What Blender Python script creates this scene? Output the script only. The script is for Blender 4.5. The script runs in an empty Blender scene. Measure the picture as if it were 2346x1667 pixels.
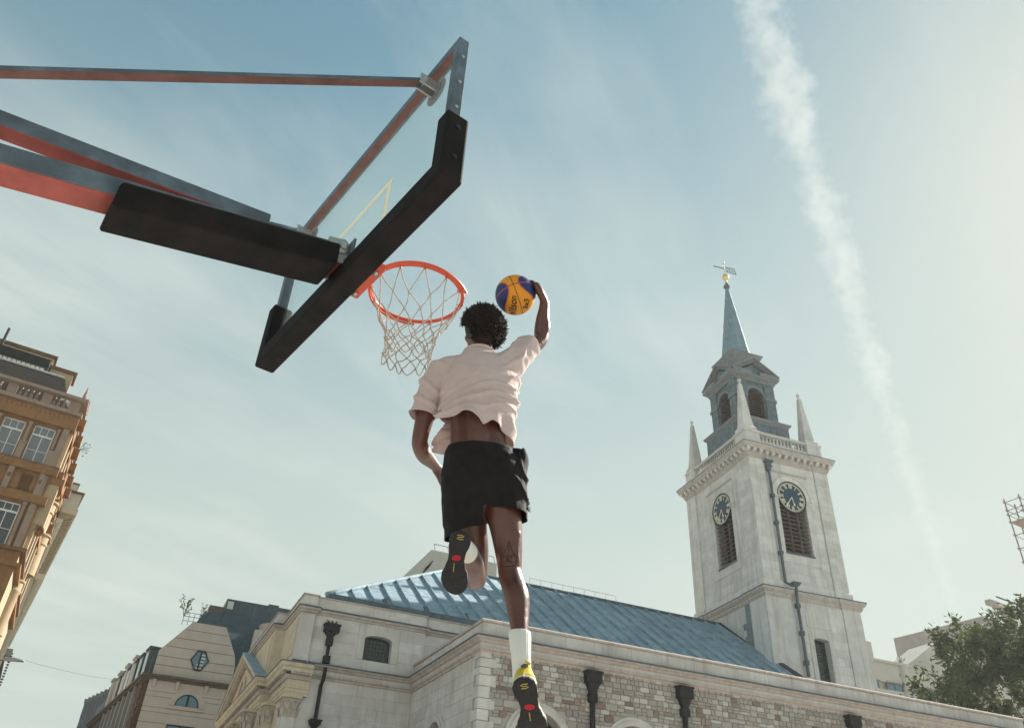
import bpy, bmesh, math, random
import numpy as np
from mathutils import Vector, Matrix, noise
R = math.radians
random.seed(7)
rng = np.random.default_rng(7)
scene = bpy.context.scene
col = scene.collection

# ------------------------------------------------------------------ camera
AZ = R(23.05)                       # heading, from +Y towards +X
PITCH, ROLL = R(34.45), R(3.15)
cam_d = bpy.data.cameras.new("camera")
cam = bpy.data.objects.new("camera", cam_d)
col.objects.link(cam)
hv = Vector((math.sin(AZ), math.cos(AZ), 0)); rv = Vector((math.cos(AZ), -math.sin(AZ), 0)); zv = Vector((0, 0, 1))
fw = hv * math.cos(PITCH) + zv * math.sin(PITCH)
up = -hv * math.sin(PITCH) + zv * math.cos(PITCH)
cr = rv * math.cos(ROLL) + up * math.sin(ROLL)
cu = -rv * math.sin(ROLL) + up * math.cos(ROLL)
cam.matrix_world = Matrix(((cr.x, cu.x, -fw.x, 0), (cr.y, cu.y, -fw.y, 0), (cr.z, cu.z, -fw.z, 0.453), (0, 0, 0, 1)))
cam_d.sensor_fit = 'HORIZONTAL'
cam_d.sensor_width = 36.0
cam_d.lens = 36.0 * 1868.0 / 2346.0
cam_d.clip_start = 0.05
cam_d.clip_end = 60000
scene.camera = cam

# ------------------------------------------------------------------ world, sun, exposure
SUN_AZ, SUN_EL = R(75.0), R(38.0)   # azimuth from +Y towards +X
scene.view_settings.view_transform = 'Standard'
scene.view_settings.look = 'None'
scene.view_settings.exposure = 1.30
scene.view_settings.gamma = 1.0
world = bpy.data.worlds.new("World"); scene.world = world
world.use_nodes = True
wn, wl = world.node_tree.nodes, world.node_tree.links
wn.clear()
w_out = wn.new('ShaderNodeOutputWorld'); w_bg = wn.new('ShaderNodeBackground')
sky = wn.new('ShaderNodeTexSky'); sky.sky_type = 'NISHITA'; sky.sun_disc = False
sky.sun_elevation = SUN_EL; sky.sun_rotation = SUN_AZ
sky.altitude = 50; sky.air_density = 1.0; sky.dust_density = 0.5; sky.ozone_density = 1.4
w_bg.inputs['Strength'].default_value = 0.082
# high thin cirrus: noise over a flat cloud deck (direction / height), whitening the sky
tc = wn.new('ShaderNodeTexCoord'); sep = wn.new('ShaderNodeSeparateXYZ')
wl.new(tc.outputs['Generated'], sep.inputs[0])
zmax = wn.new('ShaderNodeMath'); zmax.operation = 'MAXIMUM'; zmax.inputs[1].default_value = 0.03
wl.new(sep.outputs['Z'], zmax.inputs[0])
dv = wn.new('ShaderNodeVectorMath'); dv.operation = 'DIVIDE'
cz = wn.new('ShaderNodeCombineXYZ')
for i in range(3): wl.new(zmax.outputs[0], cz.inputs[i])
wl.new(tc.outputs['Generated'], dv.inputs[0]); wl.new(cz.outputs[0], dv.inputs[1])
mp = wn.new('ShaderNodeMapping'); mp.vector_type = 'TEXTURE'; mp.inputs['Rotation'].default_value = (0, 0, R(33)); mp.inputs['Scale'].default_value = (1.6, 0.5, 1)
wl.new(dv.outputs[0], mp.inputs['Vector'])
n1 = wn.new('ShaderNodeTexNoise'); n1.inputs['Scale'].default_value = 1.3; n1.inputs['Detail'].default_value = 9; n1.inputs['Roughness'].default_value = 0.62; n1.inputs['Distortion'].default_value = 0.35
wl.new(mp.outputs[0], n1.inputs['Vector'])
n2 = wn.new('ShaderNodeTexNoise'); n2.inputs['Scale'].default_value = 1.1; n2.inputs['Detail'].default_value = 3
wl.new(dv.outputs[0], n2.inputs['Vector'])
mul = wn.new('ShaderNodeMath'); mul.operation = 'MULTIPLY'
wl.new(n1.outputs['Fac'], mul.inputs[0]); wl.new(n2.outputs['Fac'], mul.inputs[1])
cmr = wn.new('ShaderNodeMapRange'); cmr.inputs['From Min'].default_value = 0.22; cmr.inputs['From Max'].default_value = 0.46
cmr.inputs['To Min'].default_value = 0.0; cmr.inputs['To Max'].default_value = 0.58
wl.new(mul.outputs[0], cmr.inputs['Value'])
tint = wn.new('ShaderNodeMixRGB'); tint.blend_type = 'MULTIPLY'; tint.inputs['Fac'].default_value = 1.0
tint.inputs['Color2'].default_value = (0.98, 1.12, 0.86, 1)
wl.new(sky.outputs[0], tint.inputs['Color1'])
hs = wn.new('ShaderNodeHueSaturation'); hs.inputs['Saturation'].default_value = 1.22
wl.new(tint.outputs[0], hs.inputs['Color'])
cl = wn.new('ShaderNodeMixRGB'); cl.inputs['Color2'].default_value = (3.7, 4.0, 3.7, 1)
# hazy summer air flattens the bright side of the sky: c -> c*k/(c+k)
add = wn.new('ShaderNodeVectorMath'); add.operation = 'ADD'; add.inputs[1].default_value = (5.2, 5.2, 5.2)
wl.new(hs.outputs[0], add.inputs[0])
dvk = wn.new('ShaderNodeVectorMath'); dvk.operation = 'DIVIDE'; wl.new(hs.outputs[0], dvk.inputs[0]); wl.new(add.outputs[0], dvk.inputs[1])
sck = wn.new('ShaderNodeVectorMath'); sck.operation = 'SCALE'; sck.inputs['Scale'].default_value = 6.2; wl.new(dvk.outputs[0], sck.inputs[0])
# summer haze thickening towards the horizon
hz = wn.new('ShaderNodeMapRange'); hz.interpolation_type = 'SMOOTHSTEP'; hz.inputs['From Min'].default_value = 0.90; hz.inputs['From Max'].default_value = 0.25
hz.inputs['To Min'].default_value = 0.0; hz.inputs['To Max'].default_value = 0.80
wl.new(sep.outputs['Z'], hz.inputs['Value'])
hzm = wn.new('ShaderNodeMixRGB'); hzm.inputs['Color2'].default_value = (3.2, 3.5, 3.15, 1)
wl.new(hz.outputs[0], hzm.inputs['Fac']); wl.new(sck.outputs[0], hzm.inputs['Color1'])
wl.new(cmr.outputs[0], cl.inputs['Fac']); wl.new(hzm.outputs[0], cl.inputs['Color1'])
wl.new(cl.outputs[0], w_bg.inputs['Color']); wl.new(w_bg.outputs[0], w_out.inputs['Surface'])

sun_d = bpy.data.lights.new("sun", 'SUN'); sun_d.energy = 4.6; sun_d.angle = R(0.53); sun_d.color = (1.0, 0.93, 0.82)
sun = bpy.data.objects.new("sun", sun_d); col.objects.link(sun)
sdir = Vector((math.sin(SUN_AZ) * math.cos(SUN_EL), math.cos(SUN_AZ) * math.cos(SUN_EL), math.sin(SUN_EL)))
sun.rotation_euler = (-sdir).to_track_quat('-Z', 'Y').to_euler()
sun.location = (30, 10, 60)

# ------------------------------------------------------------------ materials
MATS = {}
def mat(name, color, rough=0.8, metal=0.0, spec=0.3, var=0.0, nscale=3.0, bump=0.0, bscale=40.0, streak=0.0, dirt=None, dirt_amt=0.5, coat=0.0, rnd=0.0, sheen=0.0, sss=0.0, trans=0.0, coords='Object', hue2=None):
    """Procedural principled material: two-tone noise, vertical weather streaks, per-object variation, bump."""
    if name in MATS: return MATS[name]
    m = bpy.data.materials.new(name); m.use_nodes = True
    nt = m.node_tree; N, L = nt.nodes, nt.links
    b = N['Principled BSDF']
    b.inputs['Roughness'].default_value = rough; b.inputs['Metallic'].default_value = metal
    b.inputs['Specular IOR Level'].default_value = spec
    if coat: b.inputs['Coat Weight'].default_value = coat
    if sheen: b.inputs['Sheen Weight'].default_value = sheen; b.inputs['Sheen Roughness'].default_value = 0.4
    if sss:
        b.inputs['Subsurface Weight'].default_value = sss; b.inputs['Subsurface Radius'].default_value = (0.012, 0.005, 0.003); b.inputs['Subsurface Scale'].default_value = 1.0
    if trans: b.inputs['Transmission Weight'].default_value = trans
    c = list(color) + [1]
    rgb = N.new('ShaderNodeRGB'); rgb.outputs[0].default_value = c
    cur = rgb.outputs[0]
    tcn = N.new('ShaderNodeTexCoord')
    geo = N.new('ShaderNodeNewGeometry')
    pos = geo.outputs['Position'] if coords == 'World' else tcn.outputs['Object']
    if var:
        nz = N.new('ShaderNodeTexNoise'); nz.inputs['Scale'].default_value = nscale; nz.inputs['Detail'].default_value = 6; nz.inputs['Roughness'].default_value = 0.65
        L.new(pos, nz.inputs['Vector'])
        mr = N.new('ShaderNodeMapRange'); mr.inputs['From Min'].default_value = 0.3; mr.inputs['From Max'].default_value = 0.7
        mr.inputs['To Min'].default_value = 1 - var; mr.inputs['To Max'].default_value = 1 + var
        L.new(nz.outputs['Fac'], mr.inputs['Value'])
        mx = N.new('ShaderNodeVectorMath'); mx.operation = 'SCALE'
        L.new(cur, mx.inputs[0]); L.new(mr.outputs[0], mx.inputs['Scale']); cur = mx.outputs[0]
    if hue2 is not None:
        nz = N.new('ShaderNodeTexNoise'); nz.inputs['Scale'].default_value = nscale * 0.45; nz.inputs['Detail'].default_value = 4
        L.new(pos, nz.inputs['Vector'])
        mr = N.new('ShaderNodeMapRange'); mr.inputs['From Min'].default_value = 0.42; mr.inputs['From Max'].default_value = 0.66
        L.new(nz.outputs['Fac'], mr.inputs['Value'])
        mx = N.new('ShaderNodeMixRGB'); mx.inputs['Color2'].default_value = list(hue2) + [1]
        L.new(mr.outputs[0], mx.inputs['Fac']); L.new(cur, mx.inputs['Color1']); cur = mx.outputs[0]
    if streak:
        mpn = N.new('ShaderNodeMapping'); mpn.inputs['Scale'].default_value = (2.6, 2.6, 0.16)
        L.new(geo.outputs['Position'], mpn.inputs['Vector'])
        nz = N.new('ShaderNodeTexNoise'); nz.inputs['Scale'].default_value = 1.5; nz.inputs['Detail'].default_value = 7; nz.inputs['Roughness'].default_value = 0.7
        L.new(mpn.outputs[0], nz.inputs['Vector'])
        mr = N.new('ShaderNodeMapRange'); mr.inputs['From Min'].default_value = 0.5; mr.inputs['From Max'].default_value = 0.75
        mr.inputs['To Max'].default_value = streak
        L.new(nz.outputs['Fac'], mr.inputs['Value'])
        mx = N.new('ShaderNodeMixRGB'); mx.inputs['Color2'].default_value = list(dirt or (0.16, 0.12, 0.10)) + [1]
        L.new(mr.outputs[0], mx.inputs['Fac']); L.new(cur, mx.inputs['Color1']); cur = mx.outputs[0]
    if rnd:
        oi = N.new('ShaderNodeObjectInfo')
        mr = N.new('ShaderNodeMapRange'); mr.inputs['To Min'].default_value = 1 - rnd; mr.inputs['To Max'].default_value = 1 + rnd
        L.new(oi.outputs['Random'], mr.inputs['Value'])
        mx = N.new('ShaderNodeVectorMath'); mx.operation = 'SCALE'
        L.new(cur, mx.inputs[0]); L.new(mr.outputs[0], mx.inputs['Scale']); cur = mx.outputs[0]
    L.new(cur, b.inputs['Base Color'])
    if bump:
        nz = N.new('ShaderNodeTexNoise'); nz.inputs['Scale'].default_value = bscale; nz.inputs['Detail'].default_value = 5
        L.new(pos, nz.inputs['Vector'])
        bp = N.new('ShaderNodeBump'); bp.inputs['Strength'].default_value = bump; bp.inputs['Distance'].default_value = 0.02
        L.new(nz.outputs['Fac'], bp.inputs['Height']); L.new(bp.outputs[0], b.inputs['Normal'])
    MATS[name] = m
    return m

STONE = mat('portland_stone', (0.57, 0.545, 0.515), 0.9, var=0.12, nscale=2.2, streak=0.42, dirt=(0.22, 0.155, 0.125), bump=0.25, bscale=18, rnd=0.06, coords='World', hue2=(0.49, 0.455, 0.425))
STONE_M = mat('weathered_moulding_stone', (0.45, 0.39, 0.35), 0.92, var=0.18, nscale=4, streak=0.55, dirt=(0.17, 0.105, 0.08), bump=0.25, bscale=22, coords='World')
STONE_T = mat('tower_stone', (0.60, 0.592, 0.565), 0.9, var=0.13, nscale=1.6, streak=0.5, dirt=(0.24, 0.185, 0.165), bump=0.25, bscale=18, rnd=0.09, coords='World')
LEAD = mat('lead_sheet', (0.245, 0.335, 0.395), 0.75, 0.0, var=0.28, nscale=1.6, streak=0.35, dirt=(0.10, 0.14, 0.17), rnd=0.10, coords='World', bump=0.1)
LEAD_D = mat('dark_lead', (0.085, 0.115, 0.14), 0.75, 0.0, var=0.3, nscale=3, coords='World', streak=0.4, dirt=(0.2, 0.24, 0.26))
IRON = mat('black_iron', (0.018, 0.018, 0.02), 0.6, 0.3, var=0.3, nscale=5)
GLASS_D = mat('dark_glass', (0.012, 0.022, 0.024), 0.12, 0.0, spec=0.6)
MORTAR = mat('mortar', (0.38, 0.35, 0.32), 0.95, var=0.2, nscale=6, bump=0.5, bscale=30, coords='World')
WOODL = mat('louvre_timber', (0.12, 0.085, 0.07), 0.8, var=0.25, nscale=6)
GOLD = mat('gilding', (0.75, 0.56, 0.26), 0.35, 0.6, var=0.1)
GILT = mat('pale_gold_paint', (0.80, 0.74, 0.54), 0.5, 0.1)
# ------------------------------------------------------------------ mesh helpers
class Frame:
    """A wall face: s along it, d outwards, z up."""
    def __init__(self, o, sd, out): self.o = Vector(o); self.s = Vector(sd); self.n = Vector(out)
    def __call__(self, s, d, z): return self.o + self.s * s + self.n * d + zv * z
WORLD = Frame((0, 0, 0), (1, 0, 0), (0, 1, 0))

class MB:
    def __init__(self): self.v = []; self.f = []
    def add(self, vs, fs):
        b = len(self.v); self.v += [tuple(p) for p in vs]; self.f += [tuple(i + b for i in f) for f in fs]; return self
    def hexa(self, p):   # 8 points: bottom 4 ccw, top 4 ccw
        return self.add(p, [(3, 2, 1, 0), (4, 5, 6, 7), (0, 1, 5, 4), (1, 2, 6, 5), (2, 3, 7, 6), (3, 0, 4, 7)])
    def box(self, x0, x1, y0, y1, z0, z1):
        return self.hexa([(x0, y0, z0), (x1, y0, z0), (x1, y1, z0), (x0, y1, z0), (x0, y0, z1), (x1, y0, z1), (x1, y1, z1), (x0, y1, z1)])
    def fbox(self, F, s0, s1, d0, d1, z0, z1):
        return self.hexa([F(s0, d0, z0), F(s1, d0, z0), F(s1, d1, z0), F(s0, d1, z0), F(s0, d0, z1), F(s1, d0, z1), F(s1, d1, z1), F(s0, d1, z1)])
    def prism(self, F, poly, d0, d1):   # polygon in (s,z)
        n = len(poly)
        return self.add([F(s, d0, z) for s, z in poly] + [F(s, d1, z) for s, z in poly],
                        [tuple(range(n))[::-1], tuple(range(n, 2 * n))] + [(i, (i + 1) % n, n + (i + 1) % n, n + i) for i in range(n)])
    def bar(self, a, b, w, h=None, upv=None):
        a, b = Vector(a), Vector(b); t = (b - a).normalized(); h = h or w
        u0 = Vector(upv) if upv else (zv if abs(t.z) < 0.95 else Vector((1, 0, 0)))
        sx = t.cross(u0).normalized(); sy = sx.cross(t)
        o = [(-w / 2, -h / 2), (w / 2, -h / 2), (w / 2, h / 2), (-w / 2, h / 2)]
        return self.hexa([a + sx * x + sy * y for x, y in o] + [b + sx * x + sy * y for x, y in o])
    def tube(self, pts, r, n=8, cap=True, closed=False):
        pts = [Vector(p) for p in pts]; m = len(pts)
        rs = r if isinstance(r, (list, tuple)) else [r] * m
        vs, fs = [], []; prev = None
        for i, p in enumerate(pts):
            if closed: t = (pts[(i + 1) % m] - pts[i - 1]).normalized()
            else: t = (pts[min(i + 1, m - 1)] - pts[max(i - 1, 0)]).normalized()
            if prev is None: a = t.orthogonal().normalized()
            else: a = (prev - t * prev.dot(t)).normalized()
            prev = a; b = t.cross(a)
            vs += [p + (a * math.cos(2 * math.pi * k / n) + b * math.sin(2 * math.pi * k / n)) * rs[i] for k in range(n)]
        rows = m if closed else m - 1
        for i in range(rows):
            for k in range(n):
                j = (i + 1) % m
                fs.append((i * n + k, i * n + (k + 1) % n, j * n + (k + 1) % n, j * n + k))
        if cap and not closed: fs += [tuple(range(n))[::-1], tuple(range((m - 1) * n, m * n))]
        return self.add(vs, fs)
    def lathe(self, c, prof, n=16, cap=True, sq=False):   # prof: (r,z) list; c centre (x,y,z0)
        c = Vector(c); vs, fs = [], []
        for r, z in prof:
            for k in range(n):
                a = 2 * math.pi * (k + (0.5 if sq else 0)) / n
                vs.append(c + Vector((r * math.cos(a), r * math.sin(a), z)))
        for i in range(len(prof) - 1):
            for k in range(n): fs.append((i * n + k, i * n + (k + 1) % n, (i + 1) * n + (k + 1) % n, (i + 1) * n + k))
        if cap: fs += [tuple(range(n))[::-1], tuple(range((len(prof) - 1) * n, len(prof) * n))]
        return self.add(vs, fs)
    def sweep(self, path, prof, closed=False, cap=True):
        """Profile (d,z) swept along a plan path; d is to the LEFT of travel, corners mitred."""
        P = [Vector((p[0], p[1])) for p in path]; m = len(P); vs, fs = [], []; k = len(prof)
        for i in range(m):
            def nrm(a, b): t = (b - a).normalized(); return Vector((-t.y, t.x))
            if closed: n0, n1 = nrm(P[i - 1], P[i]), nrm(P[i], P[(i + 1) % m])
            else:
                n0 = nrm(P[i - 1], P[i]) if i > 0 else None; n1 = nrm(P[i], P[i + 1]) if i < m - 1 else None
                n0 = n0 or n1; n1 = n1 or n0
            nn = (n0 + n1); nn = nn / max(nn.length_squared / 2, 1e-6) if nn.length > 1e-6 else n0
            for d, z in prof: vs.append((P[i].x + nn.x * d, P[i].y + nn.y * d, z))
        for i in range(m if closed else m - 1):
            j = (i + 1) % m
            for q in range(k): fs.append((i * k + q, j * k + q, j * k + (q + 1) % k, i * k + (q + 1) % k))
        if cap and not closed: fs += [tuple(range(k)), tuple(range((m - 1) * k, m * k))[::-1]]
        return self.add(vs, fs)
    def mesh(self, name, smooth=False):
        me = bpy.data.meshes.new(name); me.from_pydata(self.v, [], self.f)
        bm = bmesh.new(); bm.from_mesh(me); bmesh.ops.recalc_face_normals(bm, faces=bm.faces); bm.to_mesh(me); bm.free()
        if smooth: me.polygons.foreach_set('use_smooth', [True] * len(me.polygons))
        return me
    def build(self, name, m, parent=None, smooth=False, bevel=0.0, auto=False):
        return link(name, self.mesh(name, smooth), m, parent, bevel, auto)

def link(name, me, m, parent=None, bevel=0.0, auto=False):
    o = bpy.data.objects.new(name, me); col.objects.link(o)
    if m and not me.materials: me.materials.append(m)
    if parent: o.parent = parent
    if bevel:
        md = o.modifiers.new('bevel', 'BEVEL'); md.width = bevel; md.segments = 2; md.limit_method = 'ANGLE'; md.angle_limit = R(40)
    if auto: smooth_by_angle(me)
    return o
def smooth_by_angle(me, ang=38):
    me.polygons.foreach_set('use_smooth', [True] * len(me.polygons))
    bm = bmesh.new(); bm.from_mesh(me)
    for e in bm.edges:
        if len(e.link_faces) == 2 and e.calc_face_angle(0) > R(ang): e.smooth = False
    bm.to_mesh(me); bm.free()
def tag(o, label=None, cat=None, group=None, kind=None):
    if label: o['label'] = label
    if cat: o['category'] = cat
    if group: o['group'] = group
    if kind: o['kind'] = kind
    return o
def thing(name, label, cat, loc=(0, 0, 0), rz=0.0, group=None):
    o = bpy.data.objects.new(name, None); col.objects.link(o); o.empty_display_size = 0.3
    o.location = loc; o.rotation_euler = (0, 0, rz)
    return tag(o, label, cat, group)
def copy_tree(o, parent=None):
    c = o.copy(); col.objects.link(c); c.parent = parent
    for ch in list(o.children): copy_tree(ch, c)
    return c
def inst(name, me, m, parent, loc=(0, 0, 0), rot=(0, 0, 0), sc=(1, 1, 1)):
    o = bpy.data.objects.new(name, me); col.objects.link(o); o.parent = parent
    o.location = loc; o.rotation_euler = rot; o.scale = sc
    if m and not me.materials: me.materials.append(m)
    return o
def fmat(F, s=0, d=0, z=0):   # matrix: local x along the wall, local y outwards, local z up
    p = F(s, d, z); return Matrix(((F.s.x, F.n.x, 0, p.x), (F.s.y, F.n.y, 0, p.y), (F.s.z, F.n.z, 1, p.z), (0, 0, 0, 1)))
def finst(name, me, m, parent, F, s, d, z, sc=(1, 1, 1)):
    o = inst(name, me, m, parent); o.matrix_local = fmat(F, s, d, z) @ Matrix.Diagonal((*sc, 1)); return o

UNIT = MB().box(-0.5, 0.5, -0.5, 0.5, -0.5, 0.5).mesh('unit_block')
def wall_openings(mb, F, s0, s1, z0, z1, d0, d1, ops):
    """Wall slab between depths d0..d1 with arched or square openings: (sc, half_width, zbot, zspring, rise)."""
    cuts = {s0, s1}
    for sc_, hw, zb, zs, rise in ops:
        n = 12 if rise else 1
        for i in range(n + 1): cuts.add(round(sc_ - hw * math.cos(math.pi * i / n) if rise else sc_ - hw + 2 * hw * i / n, 5))
    cs = sorted(c for c in cuts if s0 - 1e-6 <= c <= s1 + 1e-6)
    for a, b in zip(cs, cs[1:]):
        if b - a < 1e-5: continue
        mid = (a + b) / 2; op = next((o for o in ops if abs(mid - o[0]) < o[1]), None)
        if not op: mb.fbox(F, a, b, d0, d1, z0, z1); continue
        sc_, hw, zb, zs, rise = op
        top = lambda s: zs + (rise * math.sqrt(max(0, 1 - ((s - sc_) / hw) ** 2)) if rise else 0)
        if zb > z0: mb.fbox(F, a, b, d0, d1, z0, zb)
        ta, tb = top(a), top(b)
        mb.hexa([F(a, d0, ta), F(b, d0, tb), F(b, d1, tb), F(a, d1, ta), F(a, d0, z1), F(b, d0, z1), F(b, d1, z1), F(a, d1, z1)])
    return mb
def arch_ring(mb, F, sc_, zs, r0, r1, d0, d1, a0=0.0, a1=math.pi, n=20, ry=1.0):
    for i in range(n):
        t0, t1 = a0 + (a1 - a0) * i / n, a0 + (a1 - a0) * (i + 1) / n
        pt = lambda r, t, d: F(sc_ + r * math.cos(t), d, zs + r * ry * math.sin(t))
        mb.hexa([pt(r0, t0, d0), pt(r1, t0, d0), pt(r1, t0, d1), pt(r0, t0, d1), pt(r0, t1, d0), pt(r1, t1, d0), pt(r1, t1, d1), pt(r0, t1, d1)])
    return mb
def ashlar(parent, F, s0, s1, z0, z1, ch, bw, m, voids=(), proud=0.02, name='ashlar_block', gap=0.012):
    """Coursed blocks as separate pieces, leaving rectangular voids (s0,s1,z0,z1)."""
    nz = max(1, round((z1 - z0) / ch)); h = (z1 - z0) / nz
    for i in range(nz):
        za, zb = z0 + i * h, z0 + (i + 1) * h
        segs = [(s0, s1)]
        for va, vb, vz0, vz1 in voids:
            if vz1 <= za + 0.02 or vz0 >= zb - 0.02: continue
            new = []
            for a, b in segs:
                if vb <= a or va >= b: new.append((a, b)); continue
                if va > a: new.append((a, va))
                if vb < b: new.append((vb, b))
            segs = new
        for a, b in segs:
            if b - a < 0.06: continue
            x = a; off = bw * (0.5 if i % 2 else 1.0) * random.uniform(0.8, 1.1)
            while x < b - 1e-4:
                e = min(b, x + off)
                if b - e < bw * 0.3: e = b
                finst(name, UNIT, m, parent, F, (x + e) / 2, proud / 2 - 0.01 + random.uniform(-0.002, 0.003), (za + zb) / 2, (e - x - gap, proud + 0.02, h - gap))
                x = e; off = bw * random.uniform(0.75, 1.2)
UNIT.materials.append(None)
def mat_slot_object(o, m): o.material_slots[0].link = 'OBJECT'; o.material_slots[0].material = m
_old_inst = inst
def inst(name, me, m, parent, loc=(0, 0, 0), rot=(0, 0, 0), sc=(1, 1, 1)):
    o = bpy.data.objects.new(name, me); col.objects.link(o); o.parent = parent
    o.location = loc; o.rotation_euler = rot; o.scale = sc
    if not me.materials: me.materials.append(m)
    elif me.materials[0] is not m: mat_slot_object(o, m)
    return o
# ------------------------------------------------------------------ ground
gm = mat('paving', (0.38, 0.37, 0.35), 0.9, var=0.15, nscale=0.6, bump=0.2, coords='World')
g = MB().add([(-1500, -1500, 0), (1500, -1500, 0), (1500, 1500, 0), (-1500, 1500, 0)], [(0, 1, 2, 3)]).build('ground', gm)
tag(g, 'grey paved ground of the open square', kind='structure')

# ------------------------------------------------------------------ church (nave, aisle, west front)
church = thing('church', 'long pale stone church with blue lead roof and rubble side wall', 'church', (10.53, 26, 0))
CH = Vector((10.53, 26, 0))
def cbuild(mb, name, m, parent=None, **k):
    mb.v = [(x - CH.x, y - CH.y, z) for x, y, z in mb.v]
    return mb.build(name, m, parent or church, **k)
FA = Frame((0, 26, 0), (1, 0, 0), (0, -1, 0))          # aisle, south
FR = Frame((10.53, 0, 0), (0, 1, 0), (-1, 0, 0))       # aisle, west return
FW = Frame((0, 33.17, 0), (1, 0, 0), (0, -1, 0))       # west wing, south
FAc = Frame((-CH.x, 0, 0), (1, 0, 0), (0, -1, 0)); FRc = Frame((0, -CH.y, 0), (0, 1, 0), (-1, 0, 0)); FWc = Frame((-CH.x, 7.17, 0), (1, 0, 0), (0, -1, 0))

ARCH = [(12.72 + 3.68 * i, 0.95, 1.4, 5.36, 0.95) for i in range(7)]
aisle = cbuild(wall_openings(MB(), FA, 10.53, 36.75, 0, 8.0, -0.7, 0, ARCH), 'aisle_wall', MORTAR)
ret = cbuild(wall_openings(MB(), FR, 26.7, 33.17, 0, 8.0, -0.7, 0, [(29.9, 0.72, 1.4, 5.62, 0.72)]), 'return_wall', STONE)
cbuild(MB().box(36.0, 36.75, 26.7, 33.9, 0, 8.0), 'end_wall', STONE)
cbuild(wall_openings(MB(), FW, 5.56, 10.53, 0, 8.0, -0.7, 0, [(8.8, 0.62, 1.4, 5.75, 0.62)]), 'wing_wall', STONE)

# arch surrounds and windows
def arched_window(F, sc_, zs, r, zb, parent_wall, steps):
    w = cbuild(arch_ring(MB(), F, sc_, zs, r, r + 0.16, -0.10, 0.10), 'archivolt', STONE, parent_wall)
    cbuild(arch_ring(MB(), F, sc_, zs, r + 0.16, r + 0.29, -0.05, 0.05), 'hood_mould', STONE, parent_wall)
    for sg in (-1, 1): cbuild(MB().fbox(F, sc_ + sg * (r + 0.145) - 0.145, sc_ + sg * (r + 0.145) + 0.145, -0.05, 0.075, zb, zs), 'jamb', STONE, parent_wall)
    gl = MB(); n = 16
    gl.prism(F, [(sc_ - r, zb)] + [(sc_ + r, zb)] + [(sc_ + r * math.cos(math.pi * i / n), zs + r * math.sin(math.pi * i / n)) for i in range(n + 1)][1:-1] + [(sc_ - r, zs)], -0.45, -0.42)
    wd = cbuild(gl, 'window', GLASS_D)
    b = MB()
    for i in range(1, 6):
        s = sc_ - r + 2 * r * i / 6; b.fbox(F, s - 0.015, s + 0.015, -0.42, -0.39, zb, zs + math.sqrt(max(0, r * r - (s - sc_) ** 2)))
    for i in range(12):
        z = zb + 0.45 * i
        hw = r if z < zs else math.sqrt(max(0, r * r - (z - zs) ** 2))
        if hw > 0.05: b.fbox(F, sc_ - hw, sc_ + hw, -0.419, -0.395, z - 0.012, z + 0.012)
    cbuild(b, 'glazing_bars', IRON, wd)
for a in ARCH: arched_window(FA, a[0], a[3], a[1], a[2], aisle, 2)
arched_window(FR, 29.9, 5.62, 0.72, 1.4, ret, 2)
arched_window(FW, 8.8, 5.75, 0.62, 1.4, None, 2)

# quoins at the aisle corner
z = 7.98; k = 0
hs_ = [0.22, 0.30, 0.235, 0.36, 0.37] + [0.345] * 16
for hh in hs_:
    z -= hh
    la, lb = ((0.57, 0.22), (0.37, 0.45))[(k + 1) % 2]
    o = inst('quoin', UNIT, STONE, aisle, (la / 2 - 0.035, lb / 2 - 0.035, z + hh / 2), (0, 0, 0), (la + 0.03, lb + 0.03, hh - 0.022))
    k += 1
for zz in ():
    pass
# rubble stones of the aisle wall
RCOL = [mat('rubble_buff', (0.40, 0.36, 0.32), 0.95, var=0.2, nscale=9, bump=0.6, bscale=30, rnd=0.22), mat('rubble_grey', (0.35, 0.32, 0.30), 0.95, var=0.22, nscale=9, bump=0.6, bscale=30, rnd=0.25),
        mat('rubble_brown', (0.27, 0.205, 0.165), 0.95, var=0.25, nscale=9, bump=0.6, bscale=30, rnd=0.25), mat('rubble_pale', (0.49, 0.465, 0.435), 0.95, var=0.15, nscale=9, bump=0.5, bscale=30, rnd=0.12)]
def stone_mesh(i):
    r_ = random.Random(100 + i); mb = MB()
    n = 8; rim = []
    for q in range(n):
        a = 2 * math.pi * (q + 0.5) / n
        x, zz = max(-1, min(1, 1.9 * math.cos(a))), max(-1, min(1, 1.9 * math.sin(a)))
        rim.append((x * 0.5 * r_.uniform(0.93, 1.02), zz * 0.5 * r_.uniform(0.90, 1.03)))
    vs = [(x, -0.5, zz) for x, zz in rim] + [(x * 0.99, 0.25, zz * 0.99) for x, zz in rim] + [(x * 0.90, 0.5 * r_.uniform(0.6, 1.15), zz * 0.86) for x, zz in rim] + [(r_.uniform(-.1, .1), 0.55, r_.uniform(-.1, .1))]
    fs = [(q, (q + 1) % n, n + (q + 1) % n, n + q) for q in range(n)] + [(n + q, n + (q + 1) % n, 2 * n + (q + 1) % n, 2 * n + q) for q in range(n)] + [(2 * n + q, 2 * n + (q + 1) % n, 3 * n) for q in range(n)]
    mb.add(vs, fs); me = mb.mesh('rubble_stone'); me.materials.append(RCOL[i % 4]); return me
SM = [stone_mesh(i) for i in range(24)]
stones = []
zc = 8.0
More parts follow.
